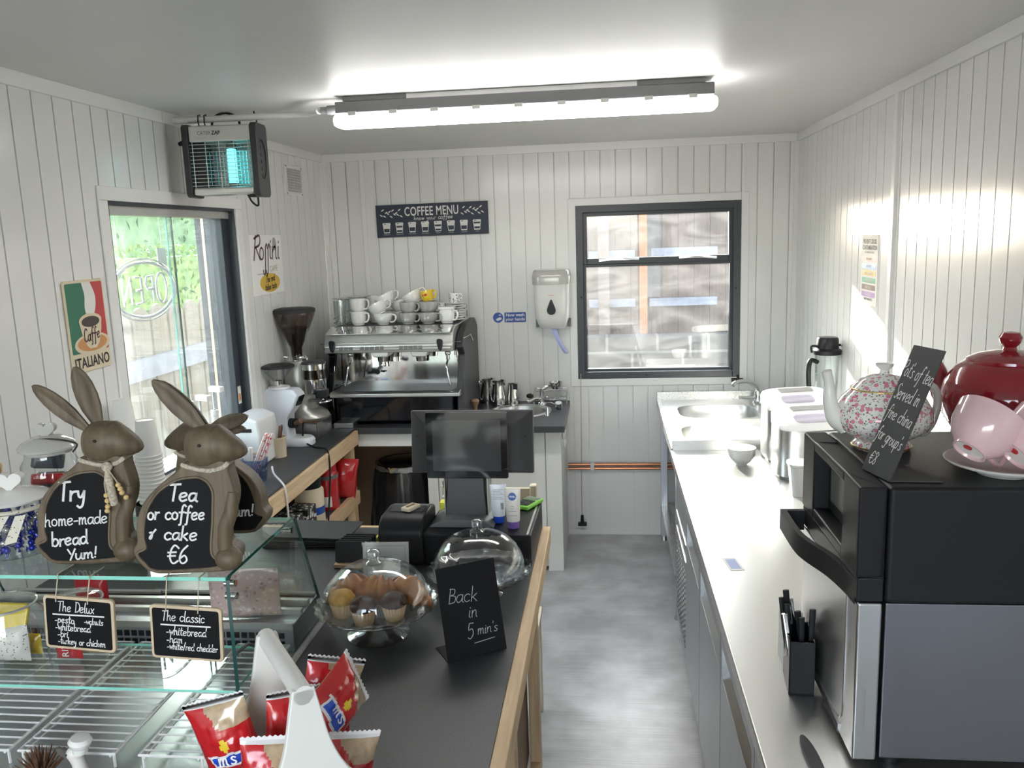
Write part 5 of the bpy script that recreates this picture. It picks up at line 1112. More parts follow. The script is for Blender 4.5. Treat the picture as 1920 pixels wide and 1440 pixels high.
jarx('chocolate_jar', -1.478, 4.13, 0.062, 0.250, 'packred', 'tinred', 'red jar with bright red lid on the shelf under the left counter', redl)
jarx('dark_jar', -1.60, 4.02, 0.06, 0.265, 'coffee', 'tinred', 'dark jar with red lid behind the cream jar on the shelf')
def bag(name, loc, w, h, d, mat, label, cat, rot=(0, 0, 0), group=None):
    mb = MB(); n, m = 14, 14; rnd = random.Random(len(label)); V = []
    for sgn in (-1, 1):
        for j in range(m + 1):
            for i in range(n + 1):
                u, v = i / n, j / m; th = (sin(pi * u) ** 0.5) * (sin(pi * v) ** 0.5)
                V.append(((u - 0.5) * w, sgn * d / 2 * th + rnd.uniform(-1, 1) * 0.003 * th, v * h))
    b = (n + 1) * (m + 1); Fc = []
    for s_ in (0, 1):
        for j in range(m):
            for i in range(n):
                q = [s_ * b + j * (n + 1) + i, s_ * b + j * (n + 1) + i + 1, s_ * b + (j + 1) * (n + 1) + i + 1, s_ * b + (j + 1) * (n + 1) + i]
                Fc.append(q if s_ == 0 else q[::-1])
    mb.add(V, Fc); o = mb.build(name, mat, angle=60); o.location = loc; o.rotation_euler = rot; return tag(o, label, cat, group)
bag('foil_bag', (-1.445, 4.29, ZS), 0.13, 0.22, 0.09, 'packred', 'red foil bag beside the red jar at the end of the shelf', 'bag', (0, 0.15, 0.5))
for i, (y, x) in enumerate(((3.735, -1.475), (3.60, -1.49), (3.46, -1.495))):
    B3 = MB(); B3.box((-0.055, -0.058, 0), (0.055, 0.058, 0.135)); tag(B3.build('patterned_box', 'floralbox', loc=(x, y, ZS), bevel=0.003), ['black and white patterned box nearest the cream jar', 'middle black and white patterned box on the shelf', 'black and white patterned box nearest the viewer on the shelf'][i], 'box', 'patterned boxes on the shelf under the left counter')
# ================================================================== BIN UNDER THE BACK COUNTER
BN = thing('waste_bin', 'round black bin with chrome rim and black liner under the back counter', 'bin', (-1.20, 4.70, 0))
mb = MB(); mb.lathe([(0, 0), (0.145, 0), (0.150, 0.02), (0.165, 0.60), (0.155, 0.60), (0.14, 0.03), (0, 0.03)], 40); mb.build('bin_body', 'blacksoft', BN)
mb = MB(); mb.lathe([(0.168, 0.585), (0.171, 0.59), (0.171, 0.622), (0.166, 0.626), (0.150, 0.626), (0.150, 0.62)], 44); mb.build('rim', 'darkchrome', BN)
mb = MB(); mb.lathe([(0.150, 0.622), (0.12, 0.630), (0, 0.634)], 44); mb.build('lid', 'blackgloss', BN)
mb = MB(); rnd = random.Random(4); rings = []
for j, (z, r_) in enumerate(((0.588, 0.172), (0.50, 0.186), (0.40, 0.196), (0.30, 0.204), (0.22, 0.214))):
    rings.append([((r_ + 0.010 * sin(i * 2.3 + j) * j / 3 + rnd.uniform(-0.004, 0.004)) * cos(2 * pi * i / 56), (r_ + 0.010 * sin(i * 2.3 + j) * j / 3 + rnd.uniform(-0.004, 0.004)) * sin(2 * pi * i / 56), z + (rnd.uniform(-0.02, 0.02) if j == 4 else 0)) for i in range(56)])
mb.loft(rings, cap=False); mb.build('liner_skirt', 'binliner', BN)
# ================================================================== CHAIR
CH = thing('cream_chair', 'cream painted wooden chair tucked behind the front counter', 'chair', (-0.465, 3.10, 0))
for x in (-0.185, 0.160):
    mb = MB(); mb.box((x, 0.0, 0), (x + 0.028, 0.034, 0.955)); mb.build('back_post', 'cream', CH, bevel=0.007, seg=3)
    mb = MB(); mb.box((x, -0.28, 0), (x + 0.028, -0.25, 0.44)); mb.build('front_leg', 'cream', CH, bevel=0.005)
for z0, z1 in ((0.845, 0.940), (0.62, 0.66)):
    mb = MB(); mb.box((-0.157, 0.008, z0), (0.16, 0.026, z1)); mb.build('back_rail', 'cream', CH, bevel=0.003)
mb = MB(); mb.box((-0.195, -0.290, 0.44), (0.198, 0.0, 0.462)); mb.build('seat', 'cream', CH, bevel=0.006)
mb = MB(); mb.box((-0.165, -0.275, 0.385), (0.168, -0.26, 0.44)); mb.build('seat_apron', 'cream', CH)
for x in (-0.182, 0.166):
    mb = MB(); mb.box((x, -0.25, 0.18), (x + 0.018, 0.0, 0.205)); mb.build('stretcher', 'cream', CH)
# ================================================================== FRONT COUNTER
ZF = 0.90
C = thing('serving_counter', 'pine edged serving counter with black top carrying the till and cake stands', 'counter', (-0.97, 0.75, 0))
def fo(p): return (p[0] + 0.97, p[1] - 0.75, p[2])
def fbox(mb, a, b, mi=0): return mb.box(fo(a), fo(b), mi)
mb = MB(); fbox(mb, (X0 + 0.002, 0.75, 0.865), (-0.236, 2.772, ZF)); mb.build('worktop', 'laminate', C, bevel=0.001)
mb = MB(); fbox(mb, (-0.236, 0.75, 0.842), (-0.204, 2.792, ZF + 0.001)); mb.build('side_edging', 'pine', C, bevel=0.004)
mb = MB(); fbox(mb, (X0 + 0.002, 2.772, 0.842), (-0.236, 2.792, ZF + 0.001)); mb.build('end_edging', 'pinex', C, bevel=0.003)
for y in (2.69, 1.98, 1.28, 0.78):
    for x in (-0.255, X0 + 0.01):
        mb = MB(); fbox(mb, (x - (0.0 if x < -1 else 0.035), y, 0), (x + (0.045 if x < -1 else 0.0), y + 0.07, 0.842)); mb.build('post', 'pinez', C, bevel=0.003)
mb = MB(); fbox(mb, (-0.315, 0.80, 0.06), (-0.300, 2.74, 0.842)); mb.build('side_panel', 'ply', C)
mb = MB(); fbox(mb, (X0 + 0.06, 0.80, 0.10), (-0.32, 2.70, 0.12)); mb.build('bottom_shelf', 'ply', C)
mb = MB(); fbox(mb, (-0.290, 0.78, 0.0), (-0.256, 2.76, 0.06)); mb.build('plinth_rail', 'pine', C)
# ================================================================== DISPLAY CASE
CX0, CX1, CY0, CYT, ZD, ZG = -1.665, -0.762, 1.36, 1.886, ZF, 1.244
D = thing('display_case', 'counter top glass display case holding the rabbits and hanging signs', 'display case', (-1.2, 1.52, ZF))
def do(p): return (p[0] + 1.2, p[1] - 1.52, p[2] - ZF)
def dbox(mb, a, b, mi=0): return mb.box(do(a), do(b), mi)
mb = MB(); dbox(mb, (CX0, CY0, ZF + 0.0005), (CX1, 2.055, ZF + 0.012)); mb.build('base_deck', 'fridge', D)
mb = MB(); dbox(mb, (CX1 - 0.006, CY0, ZF + 0.0005), (CX1 + 0.001, 2.055, ZF + 0.016)); dbox(mb, (CX0, CY0, ZF + 0.0005), (CX0 + 0.008, 2.055, ZF + 0.016)); mb.build_each('base_edge', 'trim', D)
mb = MB(); dbox(mb, (CX0 + 0.01, 1.845, ZF + 0.012), (CX1 - 0.010, 2.04, 0.984)); mb.build('rear_duct', 'fridge', D, bevel=0.003)
mb = MB()
for j in range(2):
    for i in range(44):
        x = CX0 + 0.03 + i * 0.0192
        dbox(mb, (x, 1.8425, 0.926 + j * 0.022), (x + 0.013, 1.8455, 0.940 + j * 0.022))
mb.build('vent_grille', 'black', D)
mb = MB(); dbox(mb, (CX0 + 0.01, 1.8415, 0.972), (CX1 - 0.01, 1.846, 0.988)); dbox(mb, (CX0 + 0.01, 1.90, 0.984), (CX1 - 0.01, 1.915, 0.997)); dbox(mb, (CX0 + 0.01, 1.95, 0.984), (CX1 - 0.01, 1.965, 1.0)); mb.build('door_track', 'silverplastic', D)
def sheet(name, poly, T, t, mat, edge, em):
    o = MB().prism(poly, -t / 2, t / 2, T, 0, 1).build(name, [mat, edge], D); return o
side = [(1.52, ZF + 0.013), (1.52, 1.225), (1.523, 1.237), (1.533, ZG), (CYT, ZG), (CYT + 0.012, ZG - 0.012), (2.045, ZF + 0.013)]
for x, e in ((CX1 - 0.004, 'darkedge'), (CX0 + 0.004, 'darkedge')):
    T = plane(do((x, 0, 0)), (0, 1, 0), (0, 0, 1)); T.translation = Vector((x + 1.2, -1.52, -ZF))
    sheet('end_glass', side, T, 0.008, 'caseglass', e, 0)
mb = MB(); mb.prism([do((CX0 + 0.008, 1.521, 0))[:2], do((CX1 - 0.008, 1.521, 0))[:2], do((CX1 - 0.008, CYT, 0))[:2], do((CX0 + 0.008, CYT, 0))[:2]], ZG - 0.008 - ZF, ZG - ZF, None, 0, 1); mb.build('top_glass', ['caseglass', 'glassedge'], D)
mb = MB(); mb.prism([do((CX0 + 0.012, 1.522, 0))[:2], do((CX1 - 0.012, 1.522, 0))[:2], do((CX1 - 0.012, 1.712, 0))[:2], do((CX0 + 0.012, 1.712, 0))[:2]], 0.990 - ZF, 0.996 - ZF, None, 0, 1); mb.build('glass_shelf', ['caseglass', 'glassedge'], D)
for k, (a, b) in enumerate(((CX0 + 0.012, -1.20), (-1.22, CX1 - 0.012))):
    yo = 0.006 * k
    vs = [do((a, CYT + 0.004 + yo, ZG - 0.012)), do((b, CYT + 0.004 + yo, ZG - 0.012)), do((b, 2.008 + yo, 0.99)), do((a, 2.008 + yo, 0.99))]
    mb = MB(); mb.add(vs + [(v[0], v[1] + 0.004, v[2]) for v in vs], [(0, 1, 2, 3), (7, 6, 5, 4), (0, 4, 5, 1), (1, 5, 6, 2), (2, 6, 7, 3), (3, 7, 4, 0)]); dr = mb.build('rear_door', 'caseglass', D)
    mb = MB(); mb.tube([vs[3], vs[2]], 0.006, 6); mb.tube([vs[0], vs[1]], 0.005, 6); mb.build('door_rail', 'silverplastic', dr)
mb = MB()
for x in (CX1 - 0.016, CX0 + 0.016):
    for y, z in ((1.545, 1.222), (1.545, 1.195), (CYT - 0.03, 1.222)):
        mb.cyl(do((x - 0.006, y, z)), do((x + 0.018, y, z)), 0.0075, n=14)
mb.build_each('glass_fixing', 'chrome', D)
mb = MB()
for x in (CX1 - 0.012, CX0 + 0.004): mb.tube([do((x, 1.522, 1.07)), do((x, 1.60, 1.06)), do((x, 1.66, 1.02)), do((x, 1.70, 0.99))], 0.004, 6)
mb.build_each('shelf_bracket', 'midgrey', D)
# wire racks lying in the case
for k, (a, b, lab) in enumerate(((-1.645, -1.175, 'left hand white wire rack in the display case'), (-1.155, -0.955, 'middle white wire rack in the display case'), (-0.905, -0.776, 'right hand white wire rack in the display case, narrowest of three'))):
    mb = MB(); zr = 0.030
    mb.tube([(a, 1.375, zr), (b, 1.375, zr), (b, 1.82, zr), (a, 1.82, zr)], 0.003, 6, closed=True)
    n = 17
    for i in range(n): mb.tube([(a, 1.392 + i * 0.026, zr), (b, 1.392 + i * 0.026, zr)], 0.0021, 6)
    for x in ((a + 0.01, b - 0.01) if k else (a + 0.16, b - 0.16, b - 0.01)): mb.tube([(x, 1.375, zr - 0.0045), (x, 1.82, zr - 0.0045)], 0.0025, 6)
    for x in (a + 0.005, b - 0.005):
        for y in (1.38, 1.815): mb.tube([(x, y, 0), (x, y, zr)], 0.003, 6)
    tag(mb.build('wire_rack', 'wire', loc=(0, 0, ZF + 0.0125)), lab, 'rack', 'white wire racks in the display case')
# jars with glass bodies
def heart(r):
    return [(p.x * r, p.y * r) for p in spline([(0, 0.0, 0), (-0.42, 0.35, 0), (-0.95, 0.78, 0), (-1.0, 1.25, 0), (-0.6, 1.55, 0), (-0.15, 1.42, 0), (0, 1.22, 0), (0.15, 1.42, 0), (0.6, 1.55, 0), (1.0, 1.25, 0), (0.95, 0.78, 0), (0.42, 0.35, 0)], 3, True)]
def heart_jar(name, x, y, r, h, lid, label, z=ZG):
    t = thing(name, label, 'jar', (x, y, z + 0.0005), radians(15))
    mb = MB(); n = 60; prof = [(0.90, 0.0), (1.0, 0.05), (1.0, 0.62), (0.94, 0.78), (0.80, 0.86), (0.80, 0.92)]
    rings = []
    for kr, kz in prof:
        rings.append([((r * kr * (1 + (0.018 if i % 2 else -0.018) * (1 if 0.04 < kz < 0.8 else 0))) * cos(2 * pi * i / n), (r * kr * (1 + (0.018 if i % 2 else -0.018) * (1 if 0.04 < kz < 0.8 else 0))) * sin(2 * pi * i / n), h * kz) for i in range(n)])
    mb.loft(rings, cap=False); mb.lathe([(0, 0.001), (r * 0.9, 0.001)], n); mb.build('jar_body', 'jarglass', t)
    mb = MB(); mb.lathe([(r * 0.78, h * 0.90), (r * 0.80, h * 0.93), (r * 0.98, h * 0.95), (r * 1.0, h * 0.975), (r * 0.86, h * 1.03), (r * 0.5, h * 1.09), (r * 0.2, h * 1.11), (0, h * 1.11)], 40); ld = mb.build('lid', lid, t)
    mb = MB(); mb.prism(heart(r * 0.34), -r * 0.16, r * 0.16, plane((0, 0, h * 1.08), (1, 0, 0), (0, 0, 1))); mb.build('heart_knob', lid, ld, bevel=r * 0.10, seg=3)
    return t
JA = heart_jar('sweet_jar', -1.318, 1.660, 0.078, 0.128, 'white_ceramic', 'low glass jar of blue foil sweets with white heart lid left of the rabbits')
mb = MB(); mb.tube([(0.066 * cos(a), 0.066 * sin(a), 0.104) for a in [2 * pi * i / 30 for i in range(30)]], 0.005, 6, closed=True)
for a0, a1 in ((0.012, -0.042), (0.045, -0.03)):
    mb.add([(a0 - 0.011, -0.079, 0.102), (a0 + 0.011, -0.079, 0.104), (a1 + 0.016 + a0, -0.083, 0.045), (a1 - 0.010 + a0, -0.083, 0.040)], [(0, 1, 2, 3)])
mb.build('ribbon', 'ribbon', JA)
rnd = random.Random(9)
spots = []
for k in range(400):
    a = rnd.random() * 2 * pi; rr = 0.060 * sqrt(rnd.random()); z = 0.010 + rnd.random() * 0.072
    p = Vector((rr * cos(a), rr * sin(a), z))
    if all((p - q).length > 0.0175 for q in spots): spots.append(p)
wrap = {}
for kind in ('bluewrap', 'silverwrap'):
    mb = MB(); mb.ball((0, 0, 0), (0.0085, 0.007, 0.006), 10, 6)
    for s in (-1, 1): mb.prism([(0, 0), (0.008, 0.006), (0.009, 0.0), (0.008, -0.006)], -0.0008, 0.0008, Matrix.Translation((s * 0.0075, 0, 0)) @ Matrix.Scale(s, 4, (1, 0, 0)))
    wrap[kind] = mb
first = {}
for p in spots:
    kind = 'silverwrap' if rnd.random() < 0.28 else 'bluewrap'
    loc = Vector((-1.318, 1.660, ZG)) + p
    if kind not in first: o = wrap[kind].build('wrapped_sweet', kind); first[kind] = o
    else: o = first[kind].copy(); COL.objects.link(o)
    o.location = loc; o.rotation_euler = (rnd.random() * 6, rnd.random() * 6, rnd.random() * 6)
    tag(o, 'blue foil wrapped sweet in the low heart lidded jar' if kind == 'bluewrap' else 'silver foil wrapped sweet in the low heart lidded jar', 'sweet', 'foil sweets in the low jar')
JB = heart_jar('biscuit_jar', -1.332, 1.816, 0.066, 0.205, 'lid_ceramic', 'tall ribbed glass jar with grey heart lid behind the left rabbit')
mb = MB(); mb.tube(spline([(-0.02, -0.025, 0.222), (0.02, -0.03, 0.223), (0.05, -0.02, 0.215), (0.066, 0.0, 0.20), (0.06, -0.015, 0.185)]), 0.002, 6); mb.build('cord_tie', 'ink', JB)
for i in range(5):
    mb = MB(); mb.box((-0.036, -0.010, 0), (0.036, 0.010, 0.024 if i == 3 else 0.055)); o = mb.build('wrapped_biscuit', 'slatebag' if i != 3 else 'tinred', loc=(-1.332 + (i % 2) * 0.006 - 0.003, 1.806 + 0.012 * (i % 3) - 0.01, ZG + 0.012 + 0.034 * i), bevel=0.005)
    o.rotation_euler = (0, 0.12 * (i - 2), 0.4 * i - 0.6); tag(o, ['dark blue wrapped biscuit in the tall heart lidded jar', 'red wrapped biscuit in the tall heart lidded jar'][i == 3], 'biscuit', 'wrapped biscuits in the tall jar')
# wooden stirrers in a dark pot behind
P = thing('stirrer_pot', 'dark pot of wooden stirrers at the left edge of the display case', 'pot', (-1.50, 1.80, ZG + 0.0005))
mb = MB(); mb.lathe([(0, 0), (0.04, 0), (0.046, 0.085), (0.043, 0.085), (0.037, 0.004), (0, 0.004)], 26); mb.build('pot_body', 'navy', P)
rnd = random.Random(12)
for i in range(26):
    a, rr = rnd.random() * 6.28, 0.026 * sqrt(rnd.random())
    b = MB(); x, y = rr * cos(a), rr * sin(a); k = 1.9
    b.prism([(-0.0028, 0), (0.0028, 0), (0.0028, 0.15 + rnd.uniform(-0.012, 0.012)), (-0.0028, 0.152)], -0.0008, 0.0008, Matrix.Translation((x * 0.75, y * 0.75, 0.006)) @ Euler((-y * 7, x * 7, rnd.random() * 3), 'ZYX').to_matrix().to_4x4() @ plane((0, 0, 0), (1, 0, 0), (0, 0, 1)))
    tag(b.build('wooden_stirrer', 'stick', loc=(-1.50, 1.80, ZG + 0.0005)), 'pale wooden stirrer in the dark pot on the display case', 'stirrer', 'pale stirrers in the dark pot')
# jars on the glass shelf inside the case
ZSH = 0.9965
def clip_jar(x, y, r, h, label):
    t = thing('clip_jar', label, 'jar', (x, y, ZSH))
    mb = MB(); mb.lathe([(0, 0.001), (r * 0.9, 0), (r, 0.010), (r, h * 0.72), (r * 0.8, h * 0.86), (r * 0.8, h * 0.92)], 40); mb.build('jar_body', 'jarglass', t)
    mb = MB(); mb.lathe([(r * 0.82, h * 0.92), (r * 0.84, h * 0.96), (r * 0.7, h), (0, h * 1.01)], 40); ld = mb.build('lid', 'jarglass', t)
    mb = MB(); mb.tube([(r * 0.82 * cos(a), r * 0.82 * sin(a), h * 0.92) for a in [2 * pi * i / 28 for i in range(28)]], 0.003, 6, closed=True); mb.build('seal', 'silverplastic', ld)
    return t
j = clip_jar(-1.335, 1.615, 0.074, 0.150, 'round glass jar with spotted wrapper on the case shelf, leftmost')
mb = MB(); mb.prism(rrect(-0.052, -0.028, 0.052, 0.04, 0.01), -0.006, 0.006); tag(mb.build('snack_pack', 'packyellow', T=Matrix.Translation((-1.335, 1.60, ZSH + 0.105)) @ Euler((1.2, 0.1, 0.2)).to_matrix().to_4x4(), bevel=0.004), 'yellow snack pack at the top of the leftmost shelf jar', 'snack')
bag('snack_pack', (-1.330, 1.60, ZSH + 0.012), 0.10, 0.085, 0.05, 'speck', 'speckled white pack in the leftmost shelf jar', 'snack')
bag('snack_pack', (-1.335, 1.645, ZSH + 0.004), 0.10, 0.05, 0.04, 'packyellow', 'second yellow pack at the bottom of the leftmost shelf jar', 'snack')
clip_jar(-1.185, 1.640, 0.066, 0.150, 'round glass jar with red packs behind the Delux sign')
o = bag('snack_pack', (-1.205, 1.625, ZSH + 0.006), 0.062, 0.115, 0.035, 'packred', 'tall red snack pack in the jar behind the Delux sign', 'snack')
text_part('RIZE', 0.022, 'paper', o, plane((0.012, -0.020, 0.014), (0, 0, 1), (-1, 0, 0)), align='LEFT')
bag('snack_pack', (-1.165, 1.650, ZSH + 0.006), 0.07, 0.11, 0.035, 'packtan', 'see-through biscuit pack in the jar behind the Delux sign', 'snack')
bag('red_sweet_bag', (-1.315, 1.885, 0.9885), 0.090, 0.100, 0.035, 'tinred', 'red bag standing at the back of the display case', 'bag')
bag('mallow_bag', (-0.905, 1.880, 0.9885), 0.175, 0.125, 0.05, 'pinkmallow', 'clear bag of pink and white sweets at the right end inside the case', 'bag', (0.0, 0, 0.1))
# ================================================================== CARVED RABBITS
KX = 0.000348
def Rb(x, y): return ((x - 585) * KX, (1425 - y) * KX)
BODY = [(618, 715), (560, 762), (430, 862), (335, 965), (285, 1090), (277, 1205), (248, 1258), (270, 1330), (345, 1408), (480, 1425), (795, 1425), (878, 1385), (905, 1315), (882, 1268), (846, 1250), (842, 1160), (866, 1080), (900, 1000), (912, 900), (888, 770), (880, 712), (750, 690)]
PANEL = [(650, 800), (560, 815), (450, 880), (372, 980), (338, 1080), (322, 1180), (330, 1245), (272, 1278), (312, 1345), (380, 1398), (640, 1400), (775, 1388), (775, 1352), (738, 1312), (736, 1240), (758, 1100), (770, 990), (778, 900), (752, 835), (705, 803)]
def rabbit(label, loc, rz, mirror, ears, writing, beads):
    s = -1 if mirror else 1
    t = thing('rabbit_chalkboard', label, 'rabbit figure', (loc[0], loc[1], ZG + 0.0006), rz, 'carved rabbit chalkboards on the display case')
    t.scale = (0.93, 0.93, 0.93)
    F2 = lambda L: [(s * p[0], p[1]) for p in [Rb(*q) for q in L]]
    TPn = plane((0, 0, 0), (1, 0, 0), (0, 0, 1))       # front faces -y
    out = [(p.x, p.y) for p in spline([Vector((*q, 0)) for q in F2(BODY)], 3, True)]
    out = [(a, max(b, 0.0)) for a, b in out]
    mb = MB(); mb.prism(out, -0.026, 0.026, TPn); mb.build('body', 'rabbit', t, bevel=0.013, seg=4)
    pan = [(p.x, p.y) for p in spline([Vector((*q, 0)) for q in F2(PANEL)], 3, True)]
    mb = MB(); mb.prism(pan, 0.020, 0.0264, TPn); mb.build('chalk_panel', 'chalk', t)
    mb = MB(); mb.tube([TPn @ Vector((a, b, 0.0255)) for a, b in pan], 0.0035, 6, closed=True); mb.build('panel_rim', 'rabbit', t)
    # front leg with foot and toes, haunch
    mb = MB(); q = [Rb(*k) for k in ((895, 905), (875, 1030), (830, 1130), (815, 1240), (820, 1330))]
    mb.tube([(s * a, -0.018, b) for a, b in q], [0.012, 0.016, 0.017, 0.016, 0.017], 12)
    a, b = Rb(835, 1345); mb.ball((s * a, -0.022, b + 0.002), (0.030, 0.026, 0.027), 16, 10); mb.build('front_leg', 'rabbit', t)
    hx, hz = Rb(790, 612)
    rings = []
    for u, rx, rz_, dz in ((-0.076, 0.006, 0.010, -0.004), (-0.070, 0.024, 0.030, -0.004), (-0.052, 0.036, 0.045, -0.004), (-0.02, 0.041, 0.048, -0.002), (0.012, 0.038, 0.042, 0.002), (0.04, 0.030, 0.030, -0.006), (0.06, 0.020, 0.019, -0.012), (0.071, 0.010, 0.010, -0.015), (0.075, 0.003, 0.003, -0.016)):
        rings.append([(s * (hx + 0.006 + u * 0.88), -0.004 + rx * cos(2 * pi * i / 24), hz + dz + rz_ * sin(2 * pi * i / 24)) for i in range(24)])
    mb = MB(); mb.loft(rings); mb.build('head', 'rabbit', t)
    mb = MB(); ex, ez = Rb(742, 588); mb.ball((s * ex, -0.0445, ez), (0.0045, 0.003, 0.0035), 10, 8); mb.build('eye', 'ink', t)
    for (bx, by, tx, ty, w, yo) in ears:
        p0 = Vector((*Rb(bx, by), 0)); p1 = Vector((*Rb(tx, ty), 0)); d = (p1 - p0); L_ = d.length; d.normalize(); nrm = Vector((-d.y, d.x, 0))
        rings = []; prof = [(0.0, 0.42), (0.12, 0.62), (0.3, 0.9), (0.5, 1.0), (0.7, 0.92), (0.85, 0.7), (0.95, 0.42), (1.0, 0.12)]
        for tt, k in prof:
            c = p0 + d * (L_ * tt)
            ring = []
            for i in range(16):
                an = 2 * pi * i / 16; off = nrm * (w * k / 2 * cos(an)); dep = 0.011 * sin(an) * (0.5 + 0.5 * k)
                if sin(an) < -0.5: dep += 0.010 * k * (1 - abs(cos(an)))      # hollowed inner ear
                ring.append((s * (c.x + off.x), yo + dep, c.y + off.y))
            rings.append(ring)
        mb = MB(); mb.loft(rings); mb.build('ear', 'rabbit', t)
    nk = [Rb(*q) for q in ((612, 718), (680, 742), (770, 760), (850, 745), (885, 720))]
    mb = MB(); pts = [(s * a, -0.029, b) for a, b in nk]; bk = [(s * a, 0.029, b) for a, b in nk[::-1]]
    mb.tube(spline([Vector(p) for p in pts], 3) + spline([Vector(p) for p in bk], 3), 0.0052, 8, closed=True, flat=0.8); mb.build('neck_cord', 'rope', t)
    if beads:
        a, b = Rb(790, 765)
        mb = MB(); mb.tube(spline([(s * a, -0.036, b), (s * (a + 0.006), -0.046, b - 0.035), (s * (a + 0.012), -0.046, b - 0.085)]), [0.006] * 4 + [0.009] * 7, 10); mb.ball((s * a, -0.036, b), (0.012, 0.009, 0.012), 12, 8); mb.build('tassel', 'rope', t)
        for (px, py) in ((776, 945), (778, 982), (776, 1020), (770, 1048), (858, 880), (868, 906), (876, 932), (900, 965)):
            a, b = Rb(px, py); mb = MB(); mb.ball((s * a, -0.045, b), 0.0058, 12, 8); mb.build('bead', 'bead', t)
        for P_ in (((790, 770), (770, 870), (776, 1050)), ((800, 770), (845, 850), (880, 935))):
            mb = MB(); mb.tube([(s * Rb(*q)[0], -0.043, Rb(*q)[1]) for q in P_], 0.0014, 5); mb.build_each('bead_string', 'string', t)
    hand_text(writing, 'chalkpen', t, TPn @ Matrix.Translation((0, 0, 0.0264)))
    return t
EAR1 = [(650, 525, 345, 233, 0.043, -0.006), (705, 520, 598, 128, 0.052, 0.012)]
rabbit('carved rabbit chalkboard reading Try home-made bread Yum, wearing a beaded tassel', (-1.104, 1.605), radians(8), False, EAR1,
       [('Try', -0.050, 0.153, 0.042, 0.0052, 'l', 0, 1.1), ('home-made', -0.088, 0.094, 0.031, 0.0030, 'l', 0.02, 1.0), ('bread', -0.078, 0.046, 0.033, 0.0042, 'l', 0.05, 1.05), ('Yum!', -0.048, 0.012, 0.026, 0.0038, 'l', 0.06, 1.45)], True)
EAR2 = [(745, 522, 462, 190, 0.044, -0.006), (752, 530, 478, 205, 0.040, 0.012)]
rabbit('carved rabbit chalkboard reading Tea or coffee and cake 6 euro', (-0.857, 1.562), radians(8), False, EAR2,
       [('Tea', -0.028, 0.168, 0.036, 0.0046, 'l', -0.06, 1.1), ('or coffee', -0.078, 0.128, 0.032, 0.0040, 'l', -0.05, 0.95), ('& cake', -0.080, 0.083, 0.033, 0.0040, 'l', -0.08, 1.12), ('\u20ac6', -0.046, 0.026, 0.042, 0.0040, 'l', -0.05, 1.1)], False)
EAR3 = [(640, 540, 350, 440, 0.044, -0.004), (655, 560, 400, 560, 0.036, 0.016)]
r3 = rabbit('carved rabbit chalkboard facing left behind the other two', (-0.888, 1.790), radians(2), True, EAR3,
       [('Try', -0.055, 0.155, 0.040, 0.0045), ('cream', -0.060, 0.105, 0.038, 0.004), ('jam', -0.02, 0.062, 0.038, 0.004), ('Yum!', 0.010, 0.052, 0.034, 0.0042, 'l', 0.05, 1.2)], False)
r3.scale = (0.90, 0.86, 0.80)
# ================================================================== HANGING SLATE SIGNS
def hang_sign(label, x, z, tilt, lines, under, sx0, sx1):
    t = thing('hanging_sign', label, 'sign', (x, 1.508, z)); t.rotation_euler = (0, tilt, 0)
    TPn = plane((0, 0, 0), (1, 0, 0), (0, 0, 1))
    mb = MB(); mb.prism(rrect(-0.0765, -0.058, 0.0765, 0.058, 0.009), -0.004, 0.004, TPn); mb.build('wooden_frame', 'lightwood', t, bevel=0.0015)
    mb = MB(); mb.prism(rrect(-0.0705, -0.052, 0.0705, 0.052, 0.005), 0.004, 0.0046, TPn); mb.build('chalk_panel', 'chalk', t)
    hand_text(lines, 'chalkpen', t, TPn @ Matrix.Translation((0, 0, 0.0046)))
    hand_line(under, 0.0032, 'chalkpen', t, TPn @ Matrix.Translation((0, 0, 0.0046)))
    for a in (sx0, sx1):
        mb = MB(); dz = ZG - z + 0.002
        mb.tube(spline([(a, -0.006, 0.046), (a, -0.004, 0.060), (a - 0.002, 0.008, dz - 0.006), (a - 0.002, 0.012, dz), (a - 0.002, 0.06, dz - 0.0005)]), 0.0013, 6); mb.build('string', 'string', t)
    return t
hang_sign('small framed slate reading The Delux hanging from the case top', -1.086, 1.146, radians(4), [('The Delux', -0.045, 0.026, 0.022, 0.0019, 'l', 0, 0.9), ('-pesto', -0.052, 0.000, 0.017, 0.0019, 'l', 0, 0.95), ('-walnuts', 0.012, 0.002, 0.014, 0.0016, 'l', 0, 0.85), ('-whitebread', -0.052, -0.016, 0.017, 0.0019, 'l', 0, 0.93), ('-bri', -0.048, -0.031, 0.016, 0.0018), ('-turkey or chicken', -0.048, -0.046, 0.015, 0.0017, 'l', 0, 0.88)], [(-0.055, 0.018), (0.055, 0.021)], -0.047, 0.022)
hang_sign('small framed slate reading The Classic hanging from the case top', -0.856, 1.130, radians(3), [('The classic', -0.050, 0.026, 0.022, 0.0019, 'l', 0, 0.9), ('-whitebread', -0.042, -0.004, 0.019, 0.0019, 'l', 0, 0.92), ('-ham', -0.042, -0.021, 0.017, 0.0019), ('-white/red chedder', -0.042, -0.036, 0.016, 0.0017, 'l', 0, 0.85)], [(-0.052, 0.017), (0.052, 0.018)], -0.040, 0.028)
